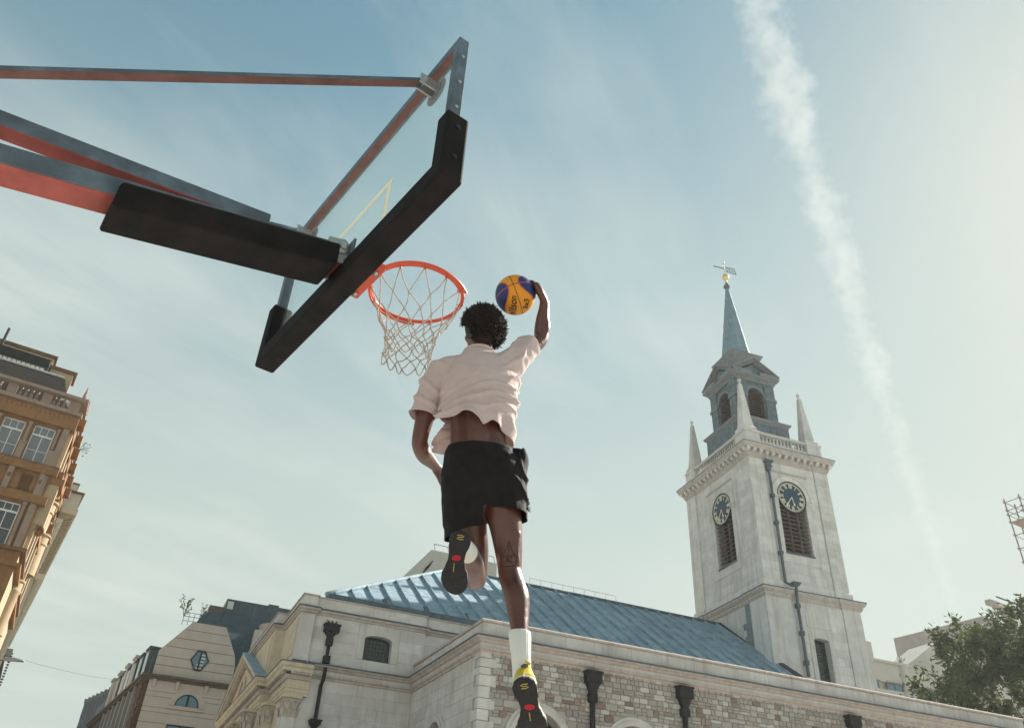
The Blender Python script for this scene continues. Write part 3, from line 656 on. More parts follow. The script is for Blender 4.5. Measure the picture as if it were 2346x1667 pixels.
# raised panels round the clocks, on each visible face
def clock_side(F, sc_, pl, pr, right):
    p = wall_openings(MB(), F, pl, pr, 18.9, 24.78, -0.01, 0.035, [(sc_, 1.0, 19.48, 23.25, 1.02)])
    tb(p, 'clock_panel', STONE_T)
    tb(MB().fbox(F, pl - 0.02, pr + 0.02, 0, 0.09, 24.78, 24.86), 'panel_hood', STONE_TM)
    tb(arch_ring(MB(), F, sc_, 23.25, 1.06, 1.36, 0.0, 0.075), 'clock_arch', STONE_T)
    tb(arch_ring(MB(), F, sc_, 23.25, 1.361, 1.43, 0.0, 0.10), 'arch_moulding', STONE_T)
    for sg in (-1, 1):
        im = MB()
        for k_ in range(3): im.fbox(F, sc_ + sg * 1.25 - 0.24, sc_ + sg * 1.25 + 0.24, 0.03, 0.085 + 0.02 * k_, 22.86 + 0.13 * k_, 22.95 + 0.13 * k_)
        tb(im, 'impost', STONE_T)
    # louvres: three bays of slats
    tb(MB().fbox(F, sc_ - 1.0, sc_ + 1.0, -0.62, -0.60, 19.48, 24.27), 'louvre_back', mat('louvre_void', (0.012, 0.01, 0.01), 0.95))
    lv = tb(MB().fbox(F, sc_ - 1.02, sc_ + 1.02, -0.30, 0.10, 19.42, 19.50), 'louvre_sill', LEAD_D)
    for sg in (-1 / 3, 1 / 3): tb(MB().fbox(F, sc_ + sg - 0.035, sc_ + sg + 0.035, -0.22, -0.07, 19.5, 23.6), 'mullion', WOODL)
    SL = MB().hexa([(-0.31, -0.20, 0.11), (0.31, -0.20, 0.11), (0.31, -0.17, 0.13), (-0.31, -0.17, 0.13), (-0.31, 0.06, -0.10), (0.31, 0.06, -0.10), (0.31, 0.08, -0.06), (-0.31, 0.08, -0.06)]).mesh('louvre_slat')
    SL.materials.append(WOODL)
    for k_ in range(3):
        for i in range(13): finst('louvre_slat', SL, WOODL, lv, F, sc_ + (k_ - 1) * 0.667, -0.16, 19.68 + 0.268 * i)
    # clock dial
    n = 48; blue = mat('clock_blue', (0.008, 0.042, 0.080), 0.45, spec=0.4)
    cz = 23.25
    D = MB()
    D.prism(F, [(sc_ + 1.0 * math.cos(2 * math.pi * i / n), cz + 1.0 * math.sin(2 * math.pi * i / n)) for i in range(n)], -0.02, 0.045)
    dial = tb(D, 'clock_dial', blue)
    tb(arch_ring(MB(), F, sc_, cz, 0.995, 1.06, -0.02, 0.09, 0, 2 * math.pi, 48), 'clock_rim', mat('clock_rim_black', (0.015, 0.015, 0.018), 0.5), dial)
    tb(arch_ring(MB(), F, sc_, cz, 0.945, 0.97, 0.046, 0.055, 0, 2 * math.pi, 60), 'minute_ring', GILT, dial)
    tb(arch_ring(MB(), F, sc_, cz, 0.875, 0.895, 0.046, 0.055, 0, 2 * math.pi, 60), 'minute_ring', GILT, dial)
    tk = MB()
    def rad(mb, ang, r0, r1, w0, w1, d1, off=0.0):
        d = (math.sin(ang) * right, math.cos(ang)); q = (d[1] , -d[0])
        P = [(sc_ + d[0] * r + q[0] * (w + off), cz + d[1] * r + q[1] * (w + off)) for r, w in ((r0, -w0), (r0, w0), (r1, w1), (r1, -w1))]
        mb.prism(F, P, 0.046, d1)
    for i in range(60): rad(tk, 2 * math.pi * i / 60, 0.895, 0.945, 0.012, 0.012, 0.0545)
    tb(tk, 'minute_marks', GILT, dial)
    rom = ['XII', 'I', 'II', 'III', 'IIII', 'V', 'VI', 'VII', 'VIII', 'IX', 'X', 'XI']
    for i, s in enumerate(rom):
        nm = MB(); wd_ = {'I': 0.062, 'V': 0.13, 'X': 0.14}; tot = sum(wd_[c] for c in s); p = -tot / 2; a = 2 * math.pi * i / 12
        def seg(x0, x1, r0, r1, hw):
            d = (math.sin(a) * right, math.cos(a)); q = (math.cos(a) * right, -math.sin(a))
            P = [(sc_ + d[0] * r + q[0] * x_, cz + d[1] * r + q[1] * x_) for r, x_ in ((r0, x0 - hw), (r0, x0 + hw), (r1, x1 + hw), (r1, x1 - hw))]
            nm.prism(F, P, 0.046, 0.062)
        for c in s:
            w = wd_[c]; m_ = p + w / 2
            if c == 'I': seg(m_, m_, 0.60, 0.86, 0.019)
            if c == 'V': seg(m_, m_ - 0.045, 0.60, 0.86, 0.022); seg(m_, m_ + 0.05, 0.60, 0.86, 0.010)
            if c == 'X': seg(m_ + 0.05, m_ - 0.05, 0.60, 0.86, 0.022); seg(m_ - 0.05, m_ + 0.05, 0.60, 0.86, 0.010)
            p += w
        tb(nm, 'numeral', GILT, dial)
    hnd = MB()
    def hand(ang, ln, w):
        d = (math.sin(ang) * right, math.cos(ang)); q = (d[1], -d[0])
        pts = [(0, -0.02), (0, 0.02), (ln * 0.72, 0.025), (ln * 0.78, w), (ln, 0.0), (ln * 0.78, -w), (ln * 0.72, -0.025)]
        h_ = MB().prism(F, [(sc_ + d[0] * r + q[0] * o, cz + d[1] * r + q[1] * o) for r, o in pts], 0.075, 0.09)
        tb(h_, 'clock_hand', GILT, dial)
    hand(R(216), 0.82, 0.075); hand(R(168), 0.62, 0.085)
    return dial
clock_side(FF, 2.83, 1.45, 4.22, 1)
clock_side(FL, 3.35, 1.98, 5.0, -1)
# string course and cornice, all round
RECT = lambda o=0.0, x1=TW, y1=TD: [(-o, -o), (-o, y1 + o), (x1 + o, y1 + o), (x1 + o, -o)]
LOWR = [(-0.18, -0.18), (-0.18, TD + 0.2), (TW + 0.42, TD + 0.2), (TW + 0.42, -0.18)]
def notched(r, n0, n1, d):   # rectangle whose corners stand forward by d
    (x0, y0), (_, y1), (x1, _), _ = r
    return [(x0 - d, y0 - d), (x0 - d, y0 + n0), (x0, y0 + n0), (x0, y1 - n1), (x0 - d, y1 - n1), (x0 - d, y1 + d), (x0 + n0, y1 + d), (x0 + n0, y1), (x1 - n1, y1), (x1 - n1, y1 + d), (x1 + d, y1 + d), (x1 + d, y1 - n1), (x1, y1 - n1), (x1, y0 + n0), (x1 + d, y0 + n0), (x1 + d, y0 - d), (x1 - n1, y0 - d), (x1 - n1, y0), (x0 + n0, y0), (x0 + n0, y0 - d)]
tb(MB().sweep(notched(LOWR, 1.48, 1.3, 0.07), [(-0.5, 16.5), (0.04, 16.5), (0.06, 16.58), (0.10, 16.60), (0.10, 16.72), (0.16, 16.76), (0.26, 16.86), (0.28, 16.98), (-0.5, 16.98)], True), 'string_course', STONE_TM)
tb(MB().sweep(notched(LOWR, 1.48, 1.3, 0.07), [(-0.5, 16.982), (0.30, 16.982), (0.30, 17.03), (0.0, 17.12), (-0.5, 17.12)], True), 'string_lead', LEAD_D)
tb(MB().sweep(notched(RECT(), 1.15, 1.0, 0.10), [(-0.3, 17.121), (0.07, 17.121), (0.07, 17.5), (0.0, 17.6), (-0.3, 17.6)], True), 'plinth_course', STONE_T)
CR = notched(RECT(), 1.15, 1.0, 0.07)
tb(MB().sweep(CR, [(-0.5, 25.5), (0.03, 25.5), (0.05, 25.58), (0.10, 25.62), (0.10, 25.72), (0.15, 25.76), (0.15, 25.79), (-0.5, 25.79)], True), 'bed_mould', STONE_TM)
tb(MB().sweep(CR, [(-0.5, 25.79), (0.12, 25.79), (0.12, 26.03), (-0.5, 26.03)], True), 'modillion_band', STONE_TM)
tb(MB().sweep(CR, [(-0.5, 26.032), (0.36, 26.032), (0.38, 26.14), (0.44, 26.22), (0.47, 26.36), (-0.5, 26.36)], True), 'cornice', STONE_TM)
tb(MB().sweep(CR, [(-0.5, 26.362), (0.49, 26.362), (0.49, 26.39), (0.0, 26.47), (-0.5, 26.47)], True), 'cornice_lead', LEAD_D)
MOD = MB().hexa([(-0.10, 0, -0.11), (0.10, 0, -0.11), (0.10, 0.20, -0.04), (-0.10, 0.20, -0.04), (-0.10, 0, 0.11), (0.10, 0, 0.11), (0.10, 0.23, 0.11), (-0.10, 0.23, 0.11)]).mesh('modillion')
MOD.materials.append(STONE_T)
for i in range(14): finst('modillion', MOD, STONE_T, tower, FF, -0.15 + 0.475 * i, 0.13 if 1.15 < -0.15 + 0.475 * i < 4.85 else 0.2, 25.915)
for i in range(17): finst('modillion', MOD, STONE_T, tower, FL, -0.15 + 0.48 * i, 0.13 if 1.15 < -0.15 + 0.48 * i < 6.3 else 0.2, 25.915)
for i in range(17): finst('modillion', MOD, STONE_T, tower, FT, -0.15 + 0.48 * i, 0.13 if 1.15 < -0.15 + 0.48 * i < 6.3 else 0.2, 25.915)
# balustrade, pedestals, obelisks
tb(MB().sweep(RECT(-0.08), [(-0.4, 26.472), (0.0, 26.472), (0.0, 26.96), (-0.4, 26.96)], True), 'balustrade_base', STONE_T)
tb(MB().sweep(RECT(-0.10), [(-0.34, 27.47), (0.03, 27.47), (0.06, 27.56), (0.04, 27.66), (-0.36, 27.66)], True), 'balustrade_rail', STONE_T)
BAL = MB().lathe((0, 0, 0), [(0.075, 0), (0.075, 0.05), (0.05, 0.07), (0.085, 0.16), (0.09, 0.22), (0.045, 0.36), (0.042, 0.40), (0.07, 0.43), (0.07, 0.47), (0.075, 0.51)], 8).mesh('baluster', True)
BAL.materials.append(STONE_T)
for i in range(13): inst('baluster', BAL, STONE_T, tower, (1.28 + 0.274 * i, 0.27, 26.96))
for i in range(19): inst('baluster', BAL, STONE_T, tower, (0.27, 1.38 + 0.263 * i, 26.96))
for i in range(19): inst('baluster', BAL, STONE_T, tower, (TW - 0.27, 1.38 + 0.263 * i, 26.96))
for i in range(13): inst('baluster', BAL, STONE_T, tower, (1.28 + 0.274 * i, TD - 0.27, 26.96))
for (x0, x1, y0, y1) in ((0.0, 1.1, 0.0, 1.18), (4.78, TW, 0.0, 1.18), (0.0, 1.1, 6.28, TD), (4.78, TW, 6.28, TD)):
    cxp, cyp = (x0 + x1) / 2, (y0 + y1) / 2; hx, hy = (x1 - x0) / 2, (y1 - y0) / 2
    pd = MB()
    for (k0, z0, k1, z1) in ((1.16, 26.472, 1.16, 26.62), (1.1, 26.621, 1.0, 26.8), (1.0, 26.801, 1.0, 27.45), (1.10, 27.451, 1.12, 27.6), (1.0, 27.601, 0.9, 27.72)):
        pd.hexa([(cxp + sx * hx * k0, cyp + sy * hy * k0, z0) for sx, sy in ((-1, -1), (1, -1), (1, 1), (-1, 1))] + [(cxp + sx * hx * k1, cyp + sy * hy * k1, z1) for sx, sy in ((-1, -1), (1, -1), (1, 1), (-1, 1))])
    tb(pd, 'pedestal', STONE_T)
    ob = MB(); r2 = math.sqrt(2)
    ob.lathe((cxp, cyp, 27.72), [(0.50 * r2, 0), (0.50 * r2, 0.18), (0.40 * r2, 0.32), (0.37 * r2, 0.36), (0.37 * r2, 0.52), (0.345 * r2, 0.56), (0.105 * r2, 3.72), (0.0, 3.92)], 4, sq=True)
    obs = tb(ob, 'obelisk', STONE_T)
    tb(MB().lathe((cxp, cyp, 31.5), [(0.02, 0), (0.07, 0.04), (0.05, 0.10), (0.11, 0.17), (0.135, 0.26), (0.10, 0.36), (0.02, 0.41)], 10), 'finial', STONE_T, obs, smooth=True)
# lead lantern
LC = (TW / 2, TD / 2)
LL = mat('lantern_lead', (0.125, 0.165, 0.19), 0.6, 0.2, var=0.35, nscale=2.5, streak=0.5, dirt=(0.05, 0.065, 0.08), coords='World')
LP = mat('lantern_trim', (0.19, 0.21, 0.22), 0.65, 0.1, var=0.2, nscale=4, coords='World')
def sq(a, z0, a1, z1): return [(LC[0] + sx * a, LC[1] + sy * a, z0) for sx, sy in ((-1, -1), (1, -1), (1, 1), (-1, 1))] + [(LC[0] + sx * a1, LC[1] + sy * a1, z1) for sx, sy in ((-1, -1), (1, -1), (1, 1), (-1, 1))]
def sqpath(a): return [(LC[0] - a, LC[1] - a), (LC[0] - a, LC[1] + a), (LC[0] + a, LC[1] + a), (LC[0] + a, LC[1] - a)]
tb(MB().hexa(sq(2.05, 26.4, 2.0, 29.5)), 'lantern_base', LL)
tb(MB().sweep(sqpath(1.98), [(-0.6, 29.5), (0.03, 29.5), (0.06, 29.58), (0.14, 29.64), (0.20, 29.76), (0.20, 29.80), (-0.2, 29.95), (-0.6, 29.95)], True), 'base_cornice', LP)
FRS = [Frame((LC[0], LC[1] - 1.55, 0), (1, 0, 0), (0, -1, 0)), Frame((LC[0] - 1.55, LC[1], 0), (0, 1, 0), (-1, 0, 0)), Frame((LC[0], LC[1] + 1.55, 0), (1, 0, 0), (0, 1, 0)), Frame((LC[0] + 1.55, LC[1], 0), (0, 1, 0), (1, 0, 0))]
SL2 = MB().hexa([(-0.66, -0.20, 0.10), (0.66, -0.20, 0.10), (0.66, -0.18, 0.12), (-0.66, -0.18, 0.12), (-0.66, 0.05, -0.09), (0.66, 0.05, -0.09), (0.66, 0.07, -0.06), (-0.66, 0.07, -0.06)]).mesh('louvre_slat')
SLM = mat('red_louvre', (0.13, 0.075, 0.065), 0.8, var=0.2, nscale=5); SL2.materials.append(SLM)
for fi, F in enumerate(FRS):
    e = 1.55 if fi % 2 == 0 else 1.10
    tb(wall_openings(MB(), F, -e, e, 29.95, 33.15, -0.45, 0, [(0, 0.66, 30.2, 32.0, 0.66)]), 'lantern_wall', LL)
    tb(MB().fbox(F, -0.7, 0.7, -0.44, -0.42, 30.2, 32.7), 'louvre_back', MATS['louvre_void'])
    for sg in (-1, 1): tb(MB().fbox(F, sg * 1.16 - 0.40, sg * 1.16 + 0.40, 0.0, 0.10, 29.95, 33.15), 'lantern_pilaster', LL)
    for sg in (-1, 1): tb(MB().fbox(F, sg * 1.17 - 0.47, sg * 1.17 + 0.47, 0.0, 0.17, 31.78, 31.98), 'lantern_impost', LP)
    tb(arch_ring(MB(), F, 0, 32.0, 0.66, 0.80, -0.02, 0.07), 'lantern_arch', LP)
    for i in range(10):
        z = 30.42 + 0.215 * i; hw = 0.66 if z < 32 else math.sqrt(max(0.02, 0.66 ** 2 - (z - 32) ** 2))
        finst('louvre_slat', SL2, SLM, tower, F, 0, -0.14, z, (hw / 0.68, 1, 1))
    # pediment over each face
    pdm = MB()
    pdm.prism(F, [(-1.62, 33.58), (1.62, 33.58), (0, 34.62)], -1.4, 0.13)
    tb(pdm, 'gable', LL)
    for sg in (-1, 1):
        rk = MB()
        for (t0, t1, d1) in ((-0.26, -0.12, 0.46), (-0.12, 0.0, 0.32), (0.0, 0.10, 0.22)):
            rk.prism(F, [(sg * 1.98, 33.62 - t0), (0, 34.86 - t0), (0, 34.86 - t1), (sg * 1.98, 33.62 - t1)], -1.2, d1)
        tb(rk, 'raking_cornice', LP)
tb(MB().sweep(sqpath(1.66), [(-0.5, 33.15), (0.02, 33.15), (0.04, 33.28), (0.10, 33.30), (0.10, 33.40), (0.24, 33.46), (0.33, 33.56), (0.33, 33.60), (-0.5, 33.66)], True), 'lantern_entablature', LP)
tb(MB().hexa(sq(1.30, 33.6, 1.16, 35.55)), 'attic_stage', LP)
tb(MB().sweep(sqpath(1.14), [(-0.5, 35.5), (0.02, 35.5), (0.05, 35.62), (0.10, 35.66), (0.14, 35.78), (0.22, 35.86), (0.22, 35.93), (-0.5, 36.1)], True), 'attic_cornice', LP)
SPL = mat('spire_lead', (0.20, 0.29, 0.335), 0.55, 0.2, var=0.15, nscale=2, streak=0.5, dirt=(0.09, 0.14, 0.17), coords='World')
o8 = 1 / math.cos(math.pi / 8)
tiers = [(36.0, 1.08), (36.35, 0.98), (37.75, 0.80), (39.1, 0.62), (40.4, 0.45), (41.7, 0.28), (43.0, 0.12)]
for i, ((z0, r0), (z1, r1)) in enumerate(zip(tiers, tiers[1:])):
    for q in range(8):
        a0, a1 = 2 * math.pi * (q + 0.5) / 8, 2 * math.pi * (q + 1.5) / 8
        P = lambda r, a, z: (LC[0] + r * o8 * math.cos(a), LC[1] + r * o8 * math.sin(a), z)
        ov = 0.03 if i else 0
        tb(MB().hexa([P(r0 + ov, a0, z0 - ov), P(r0 + ov, a1, z0 - ov), P(r0 * 0.7, a1, z0), P(r0 * 0.7, a0, z0), P(r1, a0, z1), P(r1, a1, z1), P(r1 * 0.6, a1, z1), P(r1 * 0.6, a0, z1)]), 'spire_sheet', SPL)
tb(MB().lathe((*LC, 42.95), [(0.10, 0), (0.20, 0.12), (0.27, 0.25), (0.24, 0.36), (0.14, 0.46), (0.17, 0.52), (0.07, 0.6), (0.05, 0.85)], 14), 'spire_finial', LEAD_D, smooth=True)
vane = tb(MB().lathe((*LC, 43.72), [(0.05, 0), (0.11, 0.10), (0.05, 0.17), (0.10, 0.22), (0.23, 0.36), (0.27, 0.52), (0.22, 0.68), (0.10, 0.80), (0.04, 0.88), (0.035, 1.4), (0.03, 2.0), (0.075, 2.06), (0.075, 2.14), (0.0, 2.2)], 14), 'weathervane', GOLD, smooth=True)
vd = Vector((math.cos(R(-12)), math.sin(R(-12)), 0)); c0 = Vector((*LC, 45.15))
va = MB().bar(c0 - vd * 0.85 + zv * 0.12, c0 + vd * 0.05, 0.045, 0.05)
va.bar(c0 - vd * 0.85 + zv * 0.02, c0 - vd * 0.85 + zv * 0.22, 0.03)
tb(va, 'vane_pointer', IRON, vane)
fl = MB()
pts = [c0 + zv * 0.2, c0 + vd * 0.82 + zv * 0.12, c0 + vd * 0.95 - zv * 0.5, c0 + vd * 0.02 - zv * 0.28]
for a, b_ in ((0, 1), (1, 2), (2, 3)): fl.tube([pts[a], pts[b_]], 0.02, 5)
for t in (0.2, 0.4, 0.6, 0.8): fl.tube([pts[0].lerp(pts[3], t), pts[1].lerp(pts[2], t)], 0.011, 4)
for t in (0.25, 0.5, 0.75): fl.tube([pts[0].lerp(pts[1], t), pts[3].lerp(pts[2], t)], 0.011, 4)
tb(fl, 'vane_flag', IRON, vane)
# lower-stage panel, door-like window, downpipe, patch of darker stone
tb(MB().fbox(lowF, 2.34, 4.0, 0, 0.03, 15.1, 16.0), 'blind_panel', STONE_T)
tb(wall_openings(MB(), lowF, 2.36, 4.03, 11.9, 14.72, 0, 0.04, [(3.16, 0.51, 12.2, 14.42, 0.12)]), 'window_surround', STONE_T)
w_ = tb(MB().fbox(lowF, 2.6, 3.72, -0.4, -0.37, 12.0, 14.6), 'window', GLASS_D)
bb = MB()
for i in range(14): bb.fbox(lowF, 2.65, 3.67, -0.369, -0.35, 12.1 + 0.18 * i, 12.13 + 0.18 * i)
tb(bb, 'glazing_bars', IRON, w_)
SPATCH = mat('slate_patch', (0.20, 0.23, 0.25), 0.8, var=0.2, nscale=4, coords='World')
random.seed(3)
for i in range(11):
    z = 12.6 + i * 0.36; wd_ = random.choice((0.7, 0.95, 0.8, 0.55)) if i < 8 else 0.45
    finst('dark_patch_block', UNIT, SPATCH, low, lowL, 1.45 + wd_ / 2, 0.005, z + 0.18, (wd_, 0.03, 0.345))
# downpipes
pz = [(1.36, 25.2, 17.6)]
dp = tb(MB().tube([FF(1.30, 0.2, 25.0), FF(1.30, 0.2, 17.5), FF(1.62, 0.45, 17.25)], 0.085, 10), 'downpipe', LEAD_D, auto=True)
hp = MB()
for (k0, d0, z0, k1, d1, z1) in ((0.13, .25, 24.72, 0.15, .27, 24.95), (0.19, .3, 24.951, 0.21, .33, 25.05), (0.16, .28, 25.051, 0.20, .33, 25.28), (0.27, .4, 25.281, 0.29, .42, 25.40)):
    hp.hexa([FF(1.30 - k0, 0.05, z0), FF(1.30 + k0, 0.05, z0), FF(1.30 + k0, d0, z0), FF(1.30 - k0, d0, z0), FF(1.30 - k1, 0.05, z1), FF(1.30 + k1, 0.05, z1), FF(1.30 + k1, d1, z1), FF(1.30 - k1, d1, z1)])
tb(hp, 'hopper', LEAD_D, dp)
for zc_ in (23.0, 21.2, 19.3): tb(MB().fbox(FF, 1.195, 1.405, 0.05, 0.30, zc_ - 0.11, zc_ + 0.11), 'collar', LEAD_D, dp)
dp2 = tb(MB().tube([lowF(1.72, 0.35, 17.3), lowF(1.72, 0.35, 16.95), lowF(1.78, 0.19, 16.3), lowF(1.78, 0.19, 9)], 0.085, 10), 'downpipe', LEAD_D, auto=True)
h2 = MB().hexa([lowF(1.6, 0.3, 17.22), lowF(1.84, 0.3, 17.22), lowF(1.84, 0.5, 17.22), lowF(1.6, 0.5, 17.22), lowF(1.42, 0.22, 17.42), lowF(2.0, 0.22, 17.42), lowF(2.0, 0.58, 17.42), lowF(1.42, 0.58, 17.42)])
tb(h2, 'hopper', LEAD_D, dp2)
for zc_ in (16.15, 14.6, 13.0): tb(MB().fbox(lowF, 1.67, 1.89, 0.05, 0.30, zc_ - 0.12, zc_ + 0.12), 'collar', LEAD_D, dp2)
# ------------------------------------------------------------------ basketball hoop: local x along the board, y towards the court, z up
HU = math.atan2(-0.974, 0.225)
RIMZ = 3.05
hoop = thing('basketball_hoop', 'glass basketball backboard on steel arms with orange rim and white net', 'basketball hoop', (0.794, 3.147, 0), HU)
STEEL = mat('galvanised_steel', (0.135, 0.17, 0.20), 0.5, 0.45, var=0.35, nscale=9, bump=0.08, hue2=(0.10, 0.115, 0.13))
REDU = mat('red_primer_steel', (0.36, 0.085, 0.07), 0.6, 0.1, var=0.3, nscale=6)
PADM = mat('black_rubber_pad', (0.013, 0.011, 0.011), 0.8, spec=0.16, var=0.45, nscale=7, bump=0.03, bscale=120)
ORNG = mat('orange_rim_paint', (0.62, 0.075, 0.028), 0.42, 0.0, spec=0.5, var=0.12, nscale=12)
CHRO = mat('zinc_bolt', (0.5, 0.5, 0.48), 0.35, 0.8)
UB, ZB, ZT = 0.875, 2.885, 3.815
YF, YB = -0.36, -0.415
frm = bpy.data.objects.new('backboard', None); 
# glass
glm = bpy.data.materials.new('backboard_glass'); glm.use_nodes = True
gb = glm.node_tree.nodes['Principled BSDF']; gb.inputs['Base Color'].default_value = (0.86, 0.92, 0.92, 1); gb.inputs['Roughness'].default_value = 0.03
gnt = glm.node_tree; tr = gnt.nodes.new('ShaderNodeBsdfTransparent'); tr.inputs['Color'].default_value = (0.90, 0.95, 0.95, 1)
ms = gnt.nodes.new('ShaderNodeMixShader'); ms.inputs['Fac'].default_value = 0.87
gb.inputs['Specular IOR Level'].default_value = 0.6
gnt.links.new(gb.outputs[0], ms.inputs[1]); gnt.links.new(tr.outputs[0], ms.inputs[2]); gnt.links.new(ms.outputs[0], gnt.nodes['Material Output'].inputs['Surface'])
board = MB().box(-UB + 0.03, UB - 0.03, YF - 0.018, YF - 0.006, ZB + 0.02, ZT - 0.03).build('backboard', glm, hoop)
def frame_bar(x0, x1, z0, z1, nm='frame_bar'): return MB().box(x0, x1, YB, YF, z0, z1).build(nm, STEEL, board, bevel=0.004)
FWD = 0.045
frame_bar(-UB, UB, ZT - FWD, ZT); frame_bar(-UB, UB, ZB, ZB + FWD)
frame_bar(-UB, -UB + FWD, ZB + FWD, ZT - FWD); frame_bar(UB - FWD, UB, ZB + FWD, ZT - FWD)
# red undersides are a painted inner lip below the top bar
MB().box(-UB + 0.05, UB - 0.05, YB + 0.004, YF - 0.02, ZT - FWD - 0.006, ZT - FWD - 0.001).build('inner_lip', mat('dull_red_lip', (0.20, 0.095, 0.08), 0.6, var=0.3, nscale=8), board)
# white border line and target square printed on the glass
LINE = mat('board_print', (0.66, 0.60, 0.48), 0.7, trans=0.0)
_n = LINE.node_tree; _t = _n.nodes.new('ShaderNodeBsdfTranslucent'); _t.inputs['Color'].default_value = (0.74, 0.68, 0.55, 1); _m = _n.nodes.new('ShaderNodeMixShader'); _m.inputs['Fac'].default_value = 0.5
_n.links.new(_n.nodes['Principled BSDF'].outputs[0], _m.inputs[1]); _n.links.new(_t.outputs[0], _m.inputs[2]); _n.links.new(_m.outputs[0], _n.nodes['Material Output'].inputs['Surface'])
def gl_line(x0, x1, z0, z1, nm='target_line'): return MB().box(x0, x1, YF - 0.005, YF - 0.003, z0, z1).build(nm, LINE, board)
gl_line(-0.285, 0.285, 3.365, 3.395); gl_line(-0.285, -0.255, 2.96, 3.365); gl_line(0.255, 0.285, 2.96, 3.365)
# lower edge padding: bottom run and two upturned ends
def pad_piece(pts): return MB().hexa(pts)
y0, y1 = YB - 0.025, YF + 0.03
o_, i_, zt_ = UB + 0.03, UB - 0.055, ZB + 0.37
FPD = Frame((0, (y0 + y1) / 2, 0), (1, 0, 0), (0, 1, 0)); hd = (y1 - y0) / 2
MB().prism(FPD, [(-o_, zt_), (-o_, ZB - 0.02), (o_, ZB - 0.02), (o_, zt_), (i_, zt_), (i_, ZB + 0.085), (-i_, ZB + 0.085), (-i_, zt_)], -hd, hd).build('edge_pad', PADM, board, bevel=0.012)
for sg in (-1, 1):
    for zz in (2.99, 3.17):
        MB().lathe((0, 0, 0), [(0.012, 0), (0.012, 0.006), (0.0, 0.007)], 10).build('pad_screw', IRON, board).matrix_local = Matrix.Translation((sg * (UB + 0.0305), (y0 + y1) / 2, zz)) @ Matrix.Rotation(sg * math.pi / 2, 4, 'Y')
# bolts down the frame's end face
for zz in (3.33, 3.5, 3.68):
    MB().lathe((0, 0, 0), [(0.009, 0), (0.009, 0.004), (0.0, 0.005)], 8).build('frame_rivet', CHRO, board).matrix_local = Matrix.Translation((UB + 0.0005, (YB + YF) / 2, zz)) @ Matrix.Rotation(math.pi / 2, 4, 'Y')
# suction-like fixing discs and strut clevis brackets at the upper corners
for sg in (-1, 1):
    c = Vector((sg * 0.655, YF - 0.03, 3.66))
    d = MB().lathe((0, 0, 0), [(0.075, 0), (0.075, 0.006), (0.045, 0.008), (0.045, 0.014), (0.0, 0.014)], 24).build('fixing_disc', mat('rubber_disc', (0.22, 0.23, 0.23), 0.6), board)
    d.matrix_local = Matrix.Translation((c.x, YF - 0.019, c.z)) @ Matrix.Rotation(math.pi / 2, 4, 'X')
    cl = MB()
    for o in (-0.022, 0.022): cl.box(c.x + o - 0.004, c.x + o + 0.004, YB - 0.07, YF - 0.03, c.z - 0.03, c.z + 0.03)
    cl.tube([(c.x - 0.04, YB - 0.045, c.z), (c.x + 0.04, YB - 0.045, c.z)], 0.01, 8)
    cl.build('clevis', CHRO, board)
    # brace from the upper corner back to the mast
    a = Vector((sg * 0.655, YB - 0.05, 3.66)); b = Vector((0.06, -3.25, 1.98)) if sg > 0 else Vector((-0.09, -3.28, 2.40))
    MB().bar(a, b, 0.042, 0.020).build('brace', STEEL, hoop, bevel=0.003)
    dd = (b - a).normalized(); nn = Vector((0, 0, 1)); sx = dd.cross(nn).normalized(); sy = sx.cross(dd)
    MB().bar(a + dd * 0.03 - sy * 0.0112, b - sy * 0.0112, 0.040, 0.002, upv=sy).build('brace_underside', mat('dull_red_steel', (0.17, 0.085, 0.075), 0.6, 0.1, var=0.3, nscale=8), hoop)
# lower arm, upper arm
def arm(a, b, w, h, nm):
    a, b = Vector(a), Vector(b)
    o = MB().bar(a, b, w, h).build(nm, STEEL, hoop, bevel=0.004)
    dd = (b - a).normalized(); sx = dd.cross(zv).normalized(); sy = sx.cross(dd)
    MB().bar(a - sy * (h / 2 + 0.0015), b - sy * (h / 2 + 0.0015), w - 0.006, 0.003, upv=sy).build('painted_underside', REDU, o)
    return o
sl = (2.945 - 2.742) / (1.416 - 0.45) ; sl = 0.235
zl = lambda y: 2.747 + 0.045 - sl * (-y - 1.412)
arm((0, -0.44, zl(-0.44)), (0, -3.3, zl(-3.3)), 0.14, 0.09, 'lower_arm')
zu = lambda y: 2.88 + (3.01 - 2.88) / (1.86 - 0.867) * (y + 1.86)
arm((0, -0.80, zu(-0.80)), (0, -3.3, zu(-3.3)), 0.084, 0.07, 'upper_arm')
# the pad wrapped round the lower arm
py0, py1 = -0.47, -1.405
pz = lambda y: 2.904 - (2.904 - 2.678) / (1.387 - 0.461) * (-y - 0.461)
pts = []
for y in (py0, py1):
    b_ = pz(y)
    pts += [(y, -0.10, b_), (y, 0.10, b_), (y, 0.10, b_ + 0.135), (y, -0.10, b_ + 0.135)]
MB().hexa([(p[1], p[0], p[2]) for p in pts]).build('arm_pad', PADM, hoop, bevel=0.014)
